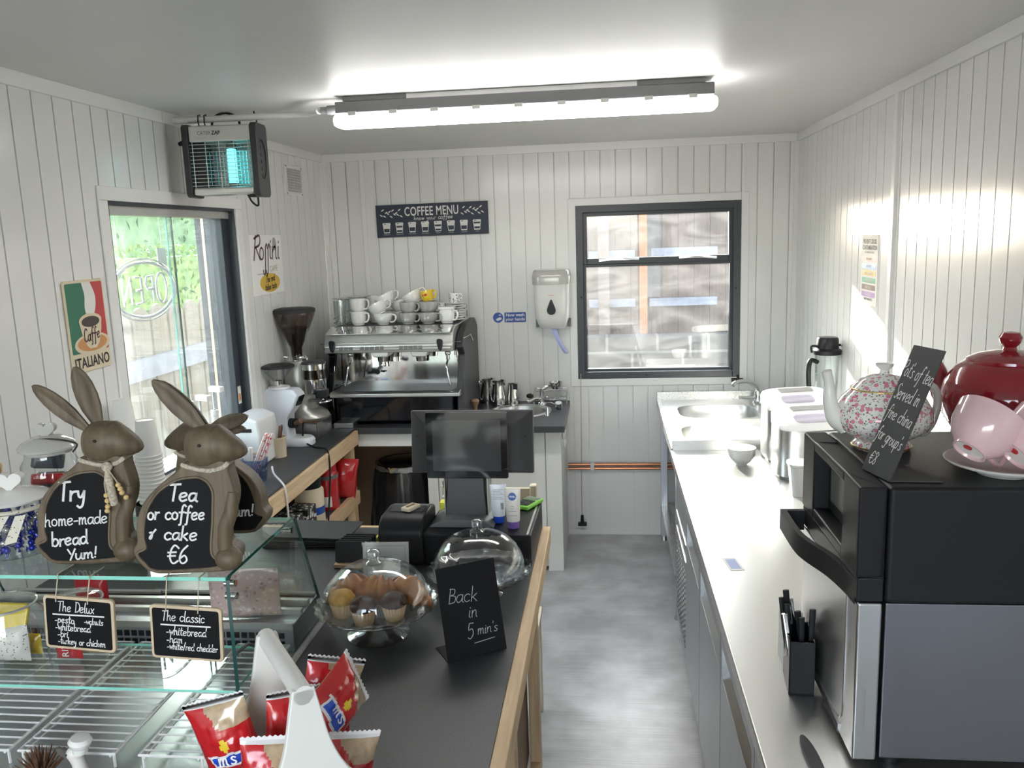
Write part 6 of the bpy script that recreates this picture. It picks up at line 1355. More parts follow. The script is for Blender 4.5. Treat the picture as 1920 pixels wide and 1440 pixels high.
# ================================================================== FIGURINES ON THE COUNTER
P = thing('duck_figurine', 'small white duck figurine in a chef hat in front of the display case', 'figurine', (-0.990, 1.322, ZF), radians(-8)); P.scale = (0.76, 0.76, 0.80)
mb = MB(); mb.ball((0.01, 0, 0.030), (0.034, 0.024, 0.030), 18, 12); mb.tube([(0.002, 0, 0.05), (-0.004, 0, 0.075), (-0.010, 0, 0.092)], [0.018, 0.015, 0.017], 14); mb.ball((-0.012, 0, 0.096), (0.021, 0.017, 0.018), 18, 12); mb.build('body', 'duckwhite', P)
mb = MB(); mb.tube(spline([(-0.028, 0, 0.094), (-0.042, 0, 0.096), (-0.060, 0, 0.102)]), [0.010] * 4 + [0.009] * 4 + [0.006] * 3, 10, flat=1.3); mb.build('beak', 'duckbeak', P)
mb = MB(); mb.lathe([(0.017, 0.104), (0.019, 0.118), (0.026, 0.124), (0.028, 0.133), (0.022, 0.142), (0, 0.145)], 22, 0, Matrix.Translation((-0.006, 0, 0)) @ Matrix.Rotation(0.12, 4, 'Y')); mb.build('chef_hat', 'white_ceramic', P)
mb = MB(); mb.ball((-0.022, -0.0155, 0.100), 0.0026, 8, 6); mb.build('eye', 'ink', P)
P = MB(); rnd = random.Random(3); P.ball((0, 0, 0.028), (0.024, 0.020, 0.028), 14, 8)
for i in range(90):
    a, b = rnd.random() * 6.28, rnd.random() * 1.5; d = Vector((cos(a) * cos(b), sin(a) * cos(b), sin(b))); c = Vector((0, 0, 0.03)) + d * 0.022
    P.cyl(c, c + d * 0.030 + Vector((0, 0, 0.008)), 0.003, 0.0006, 5)
tag(P.build('bristly_ornament', 'brownwood', loc=(-1.068, 1.318, ZF)), 'brown bristly ornament left of the duck figurine', 'ornament')
# ================================================================== CUP STACKS BEHIND THE CASE
def paper_cups(x, y, z, n, step, label, grp, h=0.11, rb=0.026, rt=0.041):
    base = None
    for i in range(n):
        mb_ = None
        if base is None:
            mb = MB(); mb.lathe([(rt + 0.002, 0.0), (rt + 0.0035, 0.003), (rt + 0.002, 0.006), (rt, 0.007), (rb, h), (rb - 0.002, h - 0.003), (0, h - 0.006)], 30)
            base = mb.build('paper_cup', 'cupcard'); o = base
        else:
            o = base.copy(); COL.objects.link(o)
        o.location = (x, y, z + i * step); tag(o, label, 'paper cup', grp)
mp = MB(); mp.lathe([(0, 0), (0.060, 0), (0.060, 0.150), (0.056, 0.150), (0.056, 0.006), (0, 0.006)], 32)
tag(mp.build('mesh_holder', 'mesh', loc=(-1.545, 2.60, ZF)), 'round black mesh holder under the stacked paper cups', 'holder')
paper_cups(-1.545, 2.60, ZF + 0.1505, 13, 0.0135, 'white paper cup stacked upside down on the mesh holder', 'paper cups on the mesh holder', h=0.125, rb=0.030, rt=0.042)
paper_cups(-1.682, 2.70, ZF + 0.0005, 24, 0.0158, 'white paper cup in the tall tower against the left wall', 'paper cups in the tall tower', h=0.125, rb=0.030, rt=0.042)
P = MB(); P.box((0.0, -0.0005, 0), (0.018, 0.0005, 0.016), 0); P.box((0.018, -0.0005, 0), (0.028, 0.0005, 0.016), 1)
# ================================================================== SNACK CADDY
A = thing('wooden_caddy', 'white wooden caddy with a bar handle at the front of the counter', 'caddy', (-0.556, 1.275, ZF), radians(-53.5))
end = [(-0.118, 0), (0.118, 0), (0.118, 0.085)] + [(p.x, p.y) for p in spline([(0.112, 0.095, 0), (0.068, 0.14, 0), (0.040, 0.20, 0), (0.024, 0.275, 0), (0.018, 0.305, 0)])] + [(p.x, p.y) for p in spline([(-0.018, 0.305, 0), (-0.024, 0.275, 0), (-0.040, 0.20, 0), (-0.068, 0.14, 0), (-0.112, 0.095, 0)])] + [(-0.118, 0.085)]
for x in (-0.118, 0.106):
    mb = MB(); mb.prism(end, x, x + 0.012, plane((0, 0, 0), (0, 1, 0), (0, 0, 1))); mb.build('end_board', 'whitepaint', A, bevel=0.003)
for y in (-0.118, 0.106):
    mb = MB(); mb.box((-0.106, y, 0), (0.106, y + 0.012, 0.085)); sb_ = mb.build('side_board', 'whitepaint', A, bevel=0.002)
mb = MB(); mb.box((-0.106, -0.106, 0.002), (0.106, 0.106, 0.010)); mb.build('floor_board', 'whitepaint', A)
mb = MB(); mb.tube([(-0.122, 0, 0.294), (0.118, 0, 0.294)], 0.0165, 14); mb.build('bar_handle', 'whitepaint', A)
hand_text([('nilk', -0.07, 0.015, 0.06, 0.005)], 'ink', A, plane((0, -0.1182, 0), (1, 0, 0), (0, 0, 1)), name='side_writing')
def popcorn(label, loc, rot, w=0.115, h=0.15, d=0.055):
    mb = MB(); n, m = 26, 30; rnd = random.Random(int(abs(loc[0] * 1000 + loc[1] * 700))); V = []; base = (n + 1) * (m + 1)
    cr = [[rnd.uniform(-1, 1) for _ in range(8)] for _ in range(8)]
    for sgn in (-1, 1):
        for j in range(m + 1):
            for i in range(n + 1):
                u, v = i / n, j / m; th = (sin(pi * u) ** 0.55) * (max(0, sin(pi * min(1, max(0, (v - 0.05) / 0.9)))) ** 0.55)
                k = cr[int(u * 7.99)][int(v * 7.99)] * 0.0035 * th
                wv = 1 - 0.10 * sin(pi * v)
                V.append(((u - 0.5) * w * wv, sgn * (d / 2 * th + k), v * h + (0.003 * (i % 2) if j in (0, m) else 0)))
    for s_ in (0, 1):
        for j in range(m):
            for i in range(n):
                q = [s_ * base + j * (n + 1) + i, s_ * base + j * (n + 1) + i + 1, s_ * base + (j + 1) * (n + 1) + i + 1, s_ * base + (j + 1) * (n + 1) + i]
                u, v = (i + 0.5) / n, (j + 0.5) / m
                if v < 0.055 or v > 0.945: mi = 3
                elif (abs(u - 0.5 + 0.15 * (v - 0.3)) < 0.32 and 0.16 < v < 0.36):
                    mi = 1 if (abs(u - 0.5 + 0.15 * (v - 0.3)) < 0.28 and 0.19 < v < 0.335) else 3
                elif 0.40 < v < 0.56 and (u - 0.55) ** 2 + (v - 0.48) ** 2 < 0.006: mi = 4
                elif v > 0.66 and u > 0.35 and (u - 0.35) > (0.9 - v) * 0.8: mi = 2
                elif s_ and 0.3 < v < 0.7: mi = 2
                else: mi = 0
                mb.f.append(tuple(q if s_ == 0 else q[::-1])); mb.m.append(mi)
    mb.v = V
    o = mb.build('snack_bag', ['packred', 'packblue', 'packtan', 'packwhite', 'packyellow'], angle=70); o.parent = None
    Rm = A.matrix_basis @ Matrix.Translation(Vector(loc)) @ Euler(rot, 'XYZ').to_matrix().to_4x4()
    o.matrix_world = Rm; tag(o, label, 'snack bag', 'snack bags in the wooden caddy')
    hand_text([("m's", 0.0, 0.048 * h / 0.15 - 0.012, 0.028, 0.003, 'c')], 'paper', o, plane((0, -d / 2 * 0.86, 0), (1, 0, 0), (0, 0, 1)), name='bag_lettering', lift=0.004)
    return o
popcorn('red snack bag with blue patch standing at the near left corner of the caddy', (0.045, -0.052, 0.035), (-0.12, 0.10, 1.25), h=0.155)
popcorn('red snack bag with silver top at the far left of the caddy', (-0.060, -0.075, 0.085), (0.05, -0.25, 1.0))
popcorn('dark red and blue snack bag under the caddy handle', (-0.035, 0.000, 0.060), (-0.05, 0.20, 1.75), h=0.16)
popcorn('red snack bag bulging out at the back right of the caddy', (-0.075, 0.070, 0.090), (-0.15, 0.35, 1.5), h=0.15)
popcorn('red snack bag lying across the right rim of the caddy', (0.020, 0.035, 0.165), (-0.75, 1.25, 1.45), h=0.15)
popcorn('red snack bag low on the right side of the caddy', (0.045, 0.060, 0.012), (-0.1, 0.25, 1.5), h=0.145)
# ================================================================== CAKE STANDS
def cake_stand(x, y, R, zp, foot, dome_r, dome_h, label):
    t = thing('cake_stand', label, 'cake stand', (x, y, ZF + 0.0003))
    n = 96; mb = MB(); rings = []
    def sc(r, z, k): return [((r * (1 + k * (0.5 + 0.5 * cos(24 * 2 * pi * i / n)))) * cos(2 * pi * i / n), (r * (1 + k * (0.5 + 0.5 * cos(24 * 2 * pi * i / n)))) * sin(2 * pi * i / n), z) for i in range(n)]
    for r_, z, k in ((0.012, zp - 0.012, 0), (R * 0.6, zp - 0.012, 0), (R * 0.9, zp - 0.004, 0.01), (R * 0.97, zp + 0.006, 0.04), (R * 0.975, zp + 0.012, 0.045), (R * 0.95, zp + 0.010, 0.03), (R * 0.88, zp, 0.01), (R * 0.6, zp - 0.006, 0), (0.012, zp - 0.006, 0)): rings.append(sc(r_, z, k))
    mb.loft(rings); mb.build('plate', 'plateglass', t)
    mb = MB()
    rr = random.Random(5)
    for k in range(70):
        a = rr.random() * 6.28; q = R * (0.3 + 0.6 * rr.random()); cx, cy = q * cos(a), q * sin(a); s0 = rr.random() * 6.28
        mb.tube([(cx + 0.010 * cos(s0 + j * 0.9) * (1 - j * 0.12), cy + 0.010 * sin(s0 + j * 0.9) * (1 - j * 0.12), zp - 0.0045) for j in range(6)], 0.0013, 5)
    mb.build('pressed_scrolls', 'clear', t)
    mb = MB(); mb.lathe([(0, zp - 0.013), (0.020, zp - 0.013), (0.019, zp * 0.5), (0.028, zp * 0.35), (foot * 0.8, 0.012), (foot, 0.003), (foot * 0.98, 0.0), (foot * 0.9, 0.002), (foot * 0.5, 0.012), (0.012, zp * 0.4), (0, zp * 0.4)], 44); mb.build('foot', 'plateglass', t)
    zd = zp + 0.002
    mb = MB(); pr = [(dome_r, zd), (dome_r, zd + 0.012)] + [(dome_r * cos(a) ** 0.8, zd + 0.012 + (dome_h - 0.012) * sin(a)) for a in [pi / 2 * i / 12 for i in range(1, 12)]] + [(0.010, zd + dome_h)]
    mb.lathe(pr, 56); inner = [(max(r_ - 0.0025, 0.0), z_ - (0.0025 if i > 1 else 0)) for i, (r_, z_) in enumerate(pr)]; mb.lathe(inner, 56)
    dm = mb.build('dome', 'clear', t)
    zk = zd + dome_h
    mb = MB(); mb.lathe([(0, zk - 0.002), (0.020, zk - 0.001), (0.021, zk + 0.004), (0.013, zk + 0.009), (0.014, zk + 0.016), (0.0175, zk + 0.024), (0.016, zk + 0.033), (0.009, zk + 0.038), (0, zk + 0.039)], 28); mb.build('knob', 'thickglass', dm)
    return t
S1 = cake_stand(-0.598, 1.975, 0.157, 0.078, 0.080, 0.137, 0.112, 'glass cake stand with dome holding muffins and croissants')
S2 = cake_stand(-0.370, 2.225, 0.148, 0.066, 0.066, 0.130, 0.118, 'empty glass cake stand with dome in front of the till drawer')
zpl = ZF + 0.078 - 0.005
def muffin(x, y, top, label, rz):
    t = thing('muffin', label, 'muffin', (x, y, zpl), rz)
    n = 48; mb = MB(); rings = []
    for r_, z in ((0.022, 0.0), (0.0225, 0.001), (0.0305, 0.034), (0.0310, 0.036)): rings.append([((r_ * (1 + (0.03 if i % 2 else -0.03))) * cos(2 * pi * i / n), (r_ * (1 + (0.03 if i % 2 else -0.03))) * sin(2 * pi * i / n), z) for i in range(n)])
    mb.loft(rings); mb.build('paper_case', 'case', t)
    mb = MB(); rr = random.Random(len(label)); rings = []
    for r_, z in ((0.029, 0.034), (0.033, 0.040), (0.033, 0.048), (0.027, 0.058), (0.017, 0.065), (0.004, 0.068)): rings.append([((r_ + rr.uniform(-0.0012, 0.0012)) * cos(2 * pi * i / 22), (r_ + rr.uniform(-0.0012, 0.0012)) * sin(2 * pi * i / 22), z + rr.uniform(-0.001, 0.001)) for i in range(22)])
    mb.loft(rings); mb.build('muffin_top', top, t, angle=60)
muffin(-0.672, 1.925, 'muffin', 'golden muffin at the left front under the first dome', 0)
muffin(-0.605, 1.885, 'choc', 'chocolate topped muffin at the middle front under the dome', 1)
muffin(-0.536, 1.915, 'choc', 'chocolate topped muffin at the right front under the dome', 2)
def croissant(x, y, rz, label, k=1.0):
    mb = MB(); rings = []; N = 26
    for j in range(N + 1):
        t = j / N; a = (t - 0.5) * 1.9; c = Vector((0.062 * sin(a), 0.05 * (1 - cos(a)), 0.024)); r_ = (0.008 + 0.020 * sin(pi * t) ** 0.7) * (1 + 0.10 * (1 if (j // 2) % 2 else -0.6)); tn = Vector((cos(a), 0.8 * sin(a), 0)).normalized(); nn = Vector((-tn.y, tn.x, 0))
        rings.append([tuple(c + nn * r_ * cos(w) * 1.05 + Vector((0, 0, 1)) * (r_ * sin(w) * 0.95 + r_ - 0.024)) for w in [2 * pi * i / 16 for i in range(16)]])
    mb.loft(rings); o = mb.build('croissant', 'croissant', angle=50); o.location = (x, y, zpl + 0.0005); o.rotation_euler = (0, 0, rz); o.scale = (k, k, k); return tag(o, label, 'croissant', 'croissants under the first dome')
croissant(-0.668, 2.005, radians(40), 'croissant at the left behind the golden muffin', 1.25); croissant(-0.595, 1.985, radians(2), 'croissant in the middle behind the chocolate muffins', 1.35); croissant(-0.522, 2.000, radians(-35), 'croissant at the right behind the chocolate muffin', 1.25)
# ================================================================== "BACK IN" EASEL
P = thing('easel_sign', 'black tabletop chalkboard reading Back in 5 mins beside the cake stands', 'sign', (-0.3225, 1.870, ZF), radians(31.5))
th = radians(16); TE = plane((0, 0.0, 0.002), (1, 0, 0), (0, sin(th), cos(th)))
mb = MB(); mb.box((-0.077, 0, -0.0015), (0.077, 0.222, 0.0015), 0, TE); mb.build('board', 'chalk', P)
mb = MB(); mb.box((-0.077, 0.0, 0.0), (0.077, 0.085, 0.0025)); mb.build('base_plate', 'chalk', P)
hand_text([('Back', -0.018, 0.132, 0.036, 0.0016, 'c', -0.10, 1.1), ('in', 0.002, 0.092, 0.032, 0.0016, 'c', -0.08, 1.1), ("5", -0.012, 0.043, 0.036, 0.0017, 'c', -0.05, 1.0), ("min's", 0.034, 0.047, 0.026, 0.0015, 'c', -0.05, 1.1)], 'chalkgrey', P, TE @ Matrix.Translation((0, 0, 0.0015)))
hand_line([(-0.004, 0.030), (0.05, 0.033)], 0.0014, 'chalkgrey', P, TE @ Matrix.Translation((0, 0, 0.0015)))
# ================================================================== TILL
DR = thing('cash_drawer', 'wide black cash drawer under the till at the counter end', 'cash drawer', (-0.405, 2.61, ZF), radians(-1.5))
mb = MB(); mb.box((-0.170, -0.17, 0.0), (0.170, 0.165, 0.098)); mb.build('drawer_case', 'ovenblack', DR, bevel=0.004)
mb = MB(); mb.box((-0.165, -0.1735, 0.008), (0.165, -0.170, 0.085)); mb.build('drawer_front', 'black', DR, bevel=0.002)
mb = MB(); mb.box((0.155, -0.165, 0.0975), (0.1615, 0.16, 0.0995)); mb.build('metal_strip', 'chrome', DR)
TL = thing('till', 'two screen till with the small customer display facing the viewer', 'till', (-0.455, 2.60, ZF + 0.0985), radians(-1))
mb = MB(); mb.prism([(-0.115, 0), (0.095, 0), (0.085, 0.014), (0.06, 0.025), (-0.06, 0.025), (-0.10, 0.012)], -0.12, 0.10, plane((0, 0, 0), (1, 0, 0), (0, 0, 1)) @ Matrix.Identity(4)); mb.build('till_base', 'midgrey', TL, bevel=0.003)
mb = MB(); mb.loft([[(-0.072, -0.045, 0.015), (0.066, -0.045, 0.015), (0.066, 0.05, 0.015), (-0.072, 0.05, 0.015)], [(-0.066, -0.03, 0.10), (0.058, -0.03, 0.10), (0.058, 0.03, 0.10), (-0.066, 0.03, 0.10)], [(-0.062, -0.015, 0.22), (0.054, -0.015, 0.22), (0.054, 0.022, 0.22), (-0.062, 0.022, 0.22)]]); mb.build('column', 'greyplastic', TL, bevel=0.004)
mb = MB(); mb.box((0.066, -0.03, 0.02), (0.069, 0.03, 0.15)); mb.box((-0.075, -0.03, 0.02), (-0.072, 0.03, 0.15)); mb.build_each('column_edge', 'silverplastic', TL)
TS = plane((0.008, -0.050, 0.147), (1, 0, 0), (0, 0.06, 1))
mb = MB(); mb.prism(rrect(-0.132, 0.0, 0.132, 0.214, 0.007), -0.012, 0.0, TS); cd = mb.build('customer_display', 'blackgloss', TL, bevel=0.002)
mb = MB(); mb.prism(rrect(-0.110, 0.024, 0.110, 0.188, 0.002), 0.0, 0.0006, TS); mb.build('display_screen', 'screen', cd)
TM = plane((0.006, 0.035, 0.133), (1, 0, 0), (0, 0.14, 1))
mb = MB(); n_ = [TM @ Vector(p) for p in ((-0.205, 0.006, -0.030), (0.205, 0.006, -0.030), (0.205, 0.214, -0.030), (-0.205, 0.214, -0.030))]; f_ = [TM @ Vector(p) for p in ((-0.205, 0.006, -0.014), (0.205, 0.006, -0.014), (0.205, 0.214, -0.014), (-0.205, 0.214, -0.014))]; c_ = [TM @ Vector(p) for p in ((-0.15, 0.016, 0.022), (0.15, 0.016, 0.022), (0.15, 0.17, 0.022), (-0.15, 0.17, 0.022))]
mb.loft([n_, f_, c_]); ms = mb.build('main_screen_back', 'greyplastic', TL, bevel=0.004)
mb = MB()
for sx_ in (-1, 1): mb.tube([TM @ Vector((sx_ * 0.178 + 0.006 * cos(a), 0.125 + 0.006 * sin(a), 0.006)) for a in [i * 0.5 for i in range(9)]], 0.001, 5)
mb.build_each('screw_cover', 'black', ms)
mb = MB(); mb.box((-0.2, 0.012, -0.032), (0.2, 0.208, -0.0305), 0, TM); mb.build('main_screen', 'blackgloss', ms)
PR = thing('receipt_printer', 'black receipt printer left of the till', 'receipt printer', (-0.645, 2.525, ZF), radians(-2))
mb = MB(); mb.prism([(-0.095, 0), (0.095, 0), (0.095, 0.140), (0.05, 0.150), (-0.05, 0.148), (-0.085, 0.125), (-0.095, 0.100)], -0.072, 0.072, plane((0, 0, 0), (0, 1, 0), (0, 0, 1))); mb.build('printer_case', 'black', PR, bevel=0.010, seg=3)
mb = MB(); mb.box((-0.0725, -0.093, 0.088), (0.0725, 0.06, 0.0905)); mb.build('cover_seam', 'blackgloss', PR)
mb = MB(); mb.box((-0.05, -0.02, 0.1485), (0.055, 0.04, 0.151)); mb.build('paper_slot', 'greyplastic', PR)
mb = MB(); mb.prism(rrect(-0.018, -0.030, 0.018, 0.030, 0.006), 0.0, 0.012); o = tag(mb.build('wooden_tag', 'cream_print', loc=(-0.632, 2.525, ZF + 0.1515), bevel=0.003), 'small cream wooden peg lying on the receipt printer', 'peg'); o.rotation_euler = (0, 0, -0.45)
mb = MB(); mb.box((-0.004, -0.02, 0.012), (0.004, 0.018, 0.014)); mb.build('peg_spring', 'ply', o)
def tube_cream(x, y, rz, cap, body, label, h=0.125):
    t = thing('hand_cream', label, 'hand cream', (x, y, ZF + 0.1), rz); rings = []; N = 28
    for k in range(9):
        q = k / 8; w = 0.0205 + 0.006 * q; d = 0.0175 * (1 - q) ** 0.8 + 0.0012
        rings.append([(w * cos(2 * pi * i / N), d * sin(2 * pi * i / N), 0.022 + (h - 0.022) * q) for i in range(N)])
    mb = MB(); mb.loft(rings); mb.build('tube', body, t)
    mb = MB(); mb.lathe([(0, 0), (0.0175, 0), (0.0185, 0.022), (0, 0.022)], 24); mb.build('cap', cap, t)
    return t
h1 = tube_cream(-0.352, 2.555, radians(8), 'packblue', 'bluewhite', 'pale blue backed hand cream tube next to the till column')
T2 = plane((0, -0.0125, 0.05), (1, 0, 0), (0, 0.12, 1))
mb = MB()
for i in range(7): mb.box((-0.016, 0.028 + i * 0.005, 0.001), (0.016 - (i % 3) * 0.004, 0.030 + i * 0.005, 0.0014), 0, T2)
for i in range(9): mb.box((0.002 + i * 0.0016, -0.005, 0.001), (0.0028 + i * 0.0016, 0.016, 0.0014), 1, T2)
mb.build('printed_text', ['greyink', 'ink'], h1)
h2 = tube_cream(-0.300, 2.505, radians(-4), 'purple', 'tube_cream', 'cream hand cream tube with purple cap and blue round logo')
T2 = plane((0, -0.0085, 0.09), (1, 0, 0), (0, 0.14, 1))
mb = MB(); mb.prism(ell(0.0, 0.012, 0.0125, 0.0125, 28), 0.001, 0.0016, T2); mb.build('round_logo', 'signblue', h2)
text_part('NIVEA', 0.0075, 'paper', h2, T2 @ Matrix.Translation((0, 0.0095, 0.0016)), sx=0.85, bold=0.0002)
T3 = plane((0, -0.0145, 0.045), (1, 0, 0), (0, 0.13, 1))
mb = MB()
for z, w in ((0.026, 0.006), (0.019, 0.006), (0.010, 0.013), (-0.003, 0.016)): mb.box((-w, z, 0.0015), (w, z + 0.002, 0.002), 0, T3)
mb.build('printed_text', ['greyink'], h2)
CA = thing('calculator', 'lime green pocket calculator on the cash drawer', 'calculator', (-0.275, 2.725, ZF + 0.0995), radians(-25))
mb = MB(); mb.box((-0.032, -0.055, 0), (0.032, 0.055, 0.014)); mb.build('calculator_body', 'lime', CA, bevel=0.005)
mb = MB(); mb.box((-0.026, 0.022, 0.014), (0.026, 0.045, 0.0148)); mb.build('calculator_screen', 'midgrey', CA)
for j in range(4):
    for i in range(4):
        mb = MB(); mb.box((-0.024 + i * 0.0125, -0.045 + j * 0.015, 0.014), (-0.014 + i * 0.0125, -0.034 + j * 0.015, 0.0165)); mb.build('key', 'greyplastic', CA)
tag(MB().box((-0.02, -0.02, 0), (0.02, 0.02, 0.032)).build('sticky_notes', 'brightyellow', loc=(-0.545, 2.672, ZF + 0.099), bevel=0.001), 'bright yellow sticky note block left of the till column', 'note pad')
P = thing('stamp', 'black hand stamp standing behind the till column', 'stamp', (-0.548, 2.735, ZF + 0.099)); P.location = (-0.550, 2.738, ZF + 0.099)
mb = MB(); mb.box((-0.02, -0.013, 0), (0.02, 0.013, 0.03)); mb.build('stamp_base', 'white', P)
mb = MB(); mb.lathe([(0, 0.03), (0.008, 0.03), (0.008, 0.05), (0.018, 0.062), (0.019, 0.08), (0.01, 0.09), (0, 0.091)], 20); mb.build('stamp_handle', 'black', P)
# card holder, folders, small signs
P = thing('card_stand', 'pale printed card in a clear stand behind the first cake dome', 'card stand', (-0.655, 2.275, ZF), radians(4)); TC_ = plane((0, 0, 0), (1, 0, 0), (0, 0.18, 1))
mb = MB(); mb.box((-0.068, 0.0, 0), (0.068, 0.128, 0.002), 0, TC_); mb.build('card', 'paper', P)
mb = MB(); mb.box((-0.070, 0.0, 0.0022), (0.070, 0.131, 0.0042), 0, TC_); mb.box((-0.070, -0.002, 0), (0.070, 0.07, 0.003)); mb.build('clear_stand', 'clear', P)
mb = MB(); frame_boxes(mb, TC_, -0.058, 0.058, 0.012, 0.118, 0.0012, 0.002, 0.0023); mb.build('printed_border', 'greyink', P)
for i, (x, y, rz) in enumerate(((-1.025, 2.655, 0.05), (-1.018, 2.655, 0.02), (-1.008, 2.650, -0.02), (-0.995, 2.655, -0.06))):
    o = MB().box((-0.135, -0.088, 0), (0.135, 0.088, 0.0085)).build('menu_folder', 'blacksoft', loc=(x, y, ZF + 0.0003 + i * 0.0092), bevel=0.003); o.rotation_euler = (0, 0, rz)
    tag(o, ['bottom black menu folder of the flat pile behind the case', 'second black menu folder from the bottom of the pile', 'third black menu folder from the bottom of the pile', 'top black menu folder of the flat pile behind the case'][i], 'menu folder', 'black menu folders behind the case')
rk = tag(MB().box((-0.052, -0.10, 0), (0.052, 0.14, 0.012)).build('sign_stand', 'pinex', loc=(-0.805, 2.50, ZF + 0.0003), bevel=0.002), 'small pine stand holding the black table signs', 'stand')
for i in range(5):
    P = MB().prism(rrect(-0.050, 0, 0.050, 0.066, 0.006), -0.0035, 0.0035, plane((0, 0, 0), (1, 0, 0), (0, 0.25, 1))).build('table_sign', 'blacksoft', loc=(-0.805 + 0.003 * i, 2.415 + 0.017 * i, ZF + 0.0135), bevel=0.001)
    tag(P, ['frontmost black table sign in the pine stand', 'second black table sign in the pine stand', 'third black table sign in the pine stand', 'fourth black table sign in the pine stand', 'rearmost black table sign in the pine stand'][i], 'table sign', 'black table signs in the pine stand')
o = MB().box((-0.005, -0.07, 0), (0.005, 0.07, 0.05)).build('yellow_card', 'brightyellow', loc=(-0.745, 2.60, ZF + 0.0003)); o.rotation_euler = (0, 0, -0.18); tag(o, 'yellow edged card standing beside the receipt printer', 'card')
# ================================================================== RIGHT HAND COUNTERS
ZR = 0.88
FR = thing('undercounter_fridge', 'long stainless undercounter fridge with recessed door handles on the right', 'fridge counter', (0.70, 2.5, 0))
def ro(p): return (p[0] - 0.70, p[1] - 2.5, p[2])
def rbox(mb, a, b, mi=0): return mb.box(ro(a), ro(b), mi)
mb = MB(); rbox(mb, (0.290, 1.05, 0.842), (1.115, 3.905, ZR)); mb.build('worktop', 'worktop', FR, bevel=0.004)
mb = MB(); rbox(mb, (0.300, 3.905, 0.842), (1.115, 3.925, 0.928)); mb.build('end_upstand', 'steelx', FR, bevel=0.003)
mb = MB(); rbox(mb, (0.385, 1.07, 0.11), (1.10, 3.88, 0.842)); mb.build('cabinet', 'fridge', FR)
mb = MB(); rbox(mb, (0.318, 1.07, 0.80), (0.386, 3.86, 0.842)); rbox(mb, (0.318, 3.845, 0.09), (0.345, 3.88, 0.842)); mb.build('front_frame', 'fridge', FR)
def fridge_door(y0, y1):
    mb = MB(); zt, zb, p0, p1, w = 0.795, 0.12, 0.655, 0.752, 0.028
    rbox(mb, (0.308, y0, zb), (0.344, y1, p0)); rbox(mb, (0.308, y0, p1), (0.344, y1, zt)); rbox(mb, (0.308, y0, p0), (0.384, y0 + w, p1)); rbox(mb, (0.308, y1 - w, p0), (0.384, y1, p1))
    d = mb.build('door', 'fridge', FR)
    mb = MB(); mb.add([ro((0.310, y0 + w, p0)), ro((0.310, y1 - w, p0)), ro((0.372, y1 - w, p1 - 0.01)), ro((0.372, y0 + w, p1 - 0.01))], [(0, 1, 2, 3)]); rbox(mb, (0.3795, y0 + w, p0), (0.3825, y1 - w, p1), 1); rbox(mb, (0.3085, y0 + w, p1 - 0.004), (0.382, y1 - w, p1), 1)
    mb.build('recessed_grip', ['steelz', 'fridgedark'], d)
for a, b in ((2.805, 3.285), (2.265, 2.795), (1.72, 2.255), (1.10, 1.71)): fridge_door(a, b)
mb = MB(); rbox(mb, (0.312, 3.30, 0.12), (0.344, 3.84, 0.795)); cpn = mb.build('machine_panel', 'fridge', FR, bevel=0.002)
mb = MB(); rbox(mb, (0.309, 3.34, 0.60), (0.3125, 3.80, 0.625)); rbox(mb, (0.309, 3.34, 0.53), (0.3125, 3.80, 0.55)); mb.build('bright_strip', 'chrome', cpn)
mb = MB()
for j in range(14):
    for i in range(10): rbox(mb, (0.3105, 3.36 + i * 0.043, 0.16 + j * 0.024), (0.3125, 3.39 + i * 0.043, 0.172 + j * 0.024))
mb.build('vent_perforation', 'fridgedark', cpn)
for y in (3.78, 2.30, 1.15):
    for x in (0.37, 1.05):
        mb = MB(); mb.cyl(ro((x, y, 0.012)), ro((x, y, 0.11)), 0.018, n=14); mb.cyl(ro((x, y, 0)), ro((x, y, 0.013)), 0.034, 0.026, 18); mb.build('foot', 'chrome', FR)
o = MB().box((-0.022, -0.05, 0), (0.022, 0.05, 0.0006)).build('worktop_sticker', 'paper', loc=(0.378, 2.515, ZR + 0.0002)); o.rotation_euler = (0, 0, 0.12); tag(o, 'rectangular paper sticker on the steel worktop', 'sticker')
mb = MB(); mb.box((-0.015, -0.038, 0.0006), (0.015, 0.038, 0.001)); mb.build('sticker_print', 'bluepaper', o)
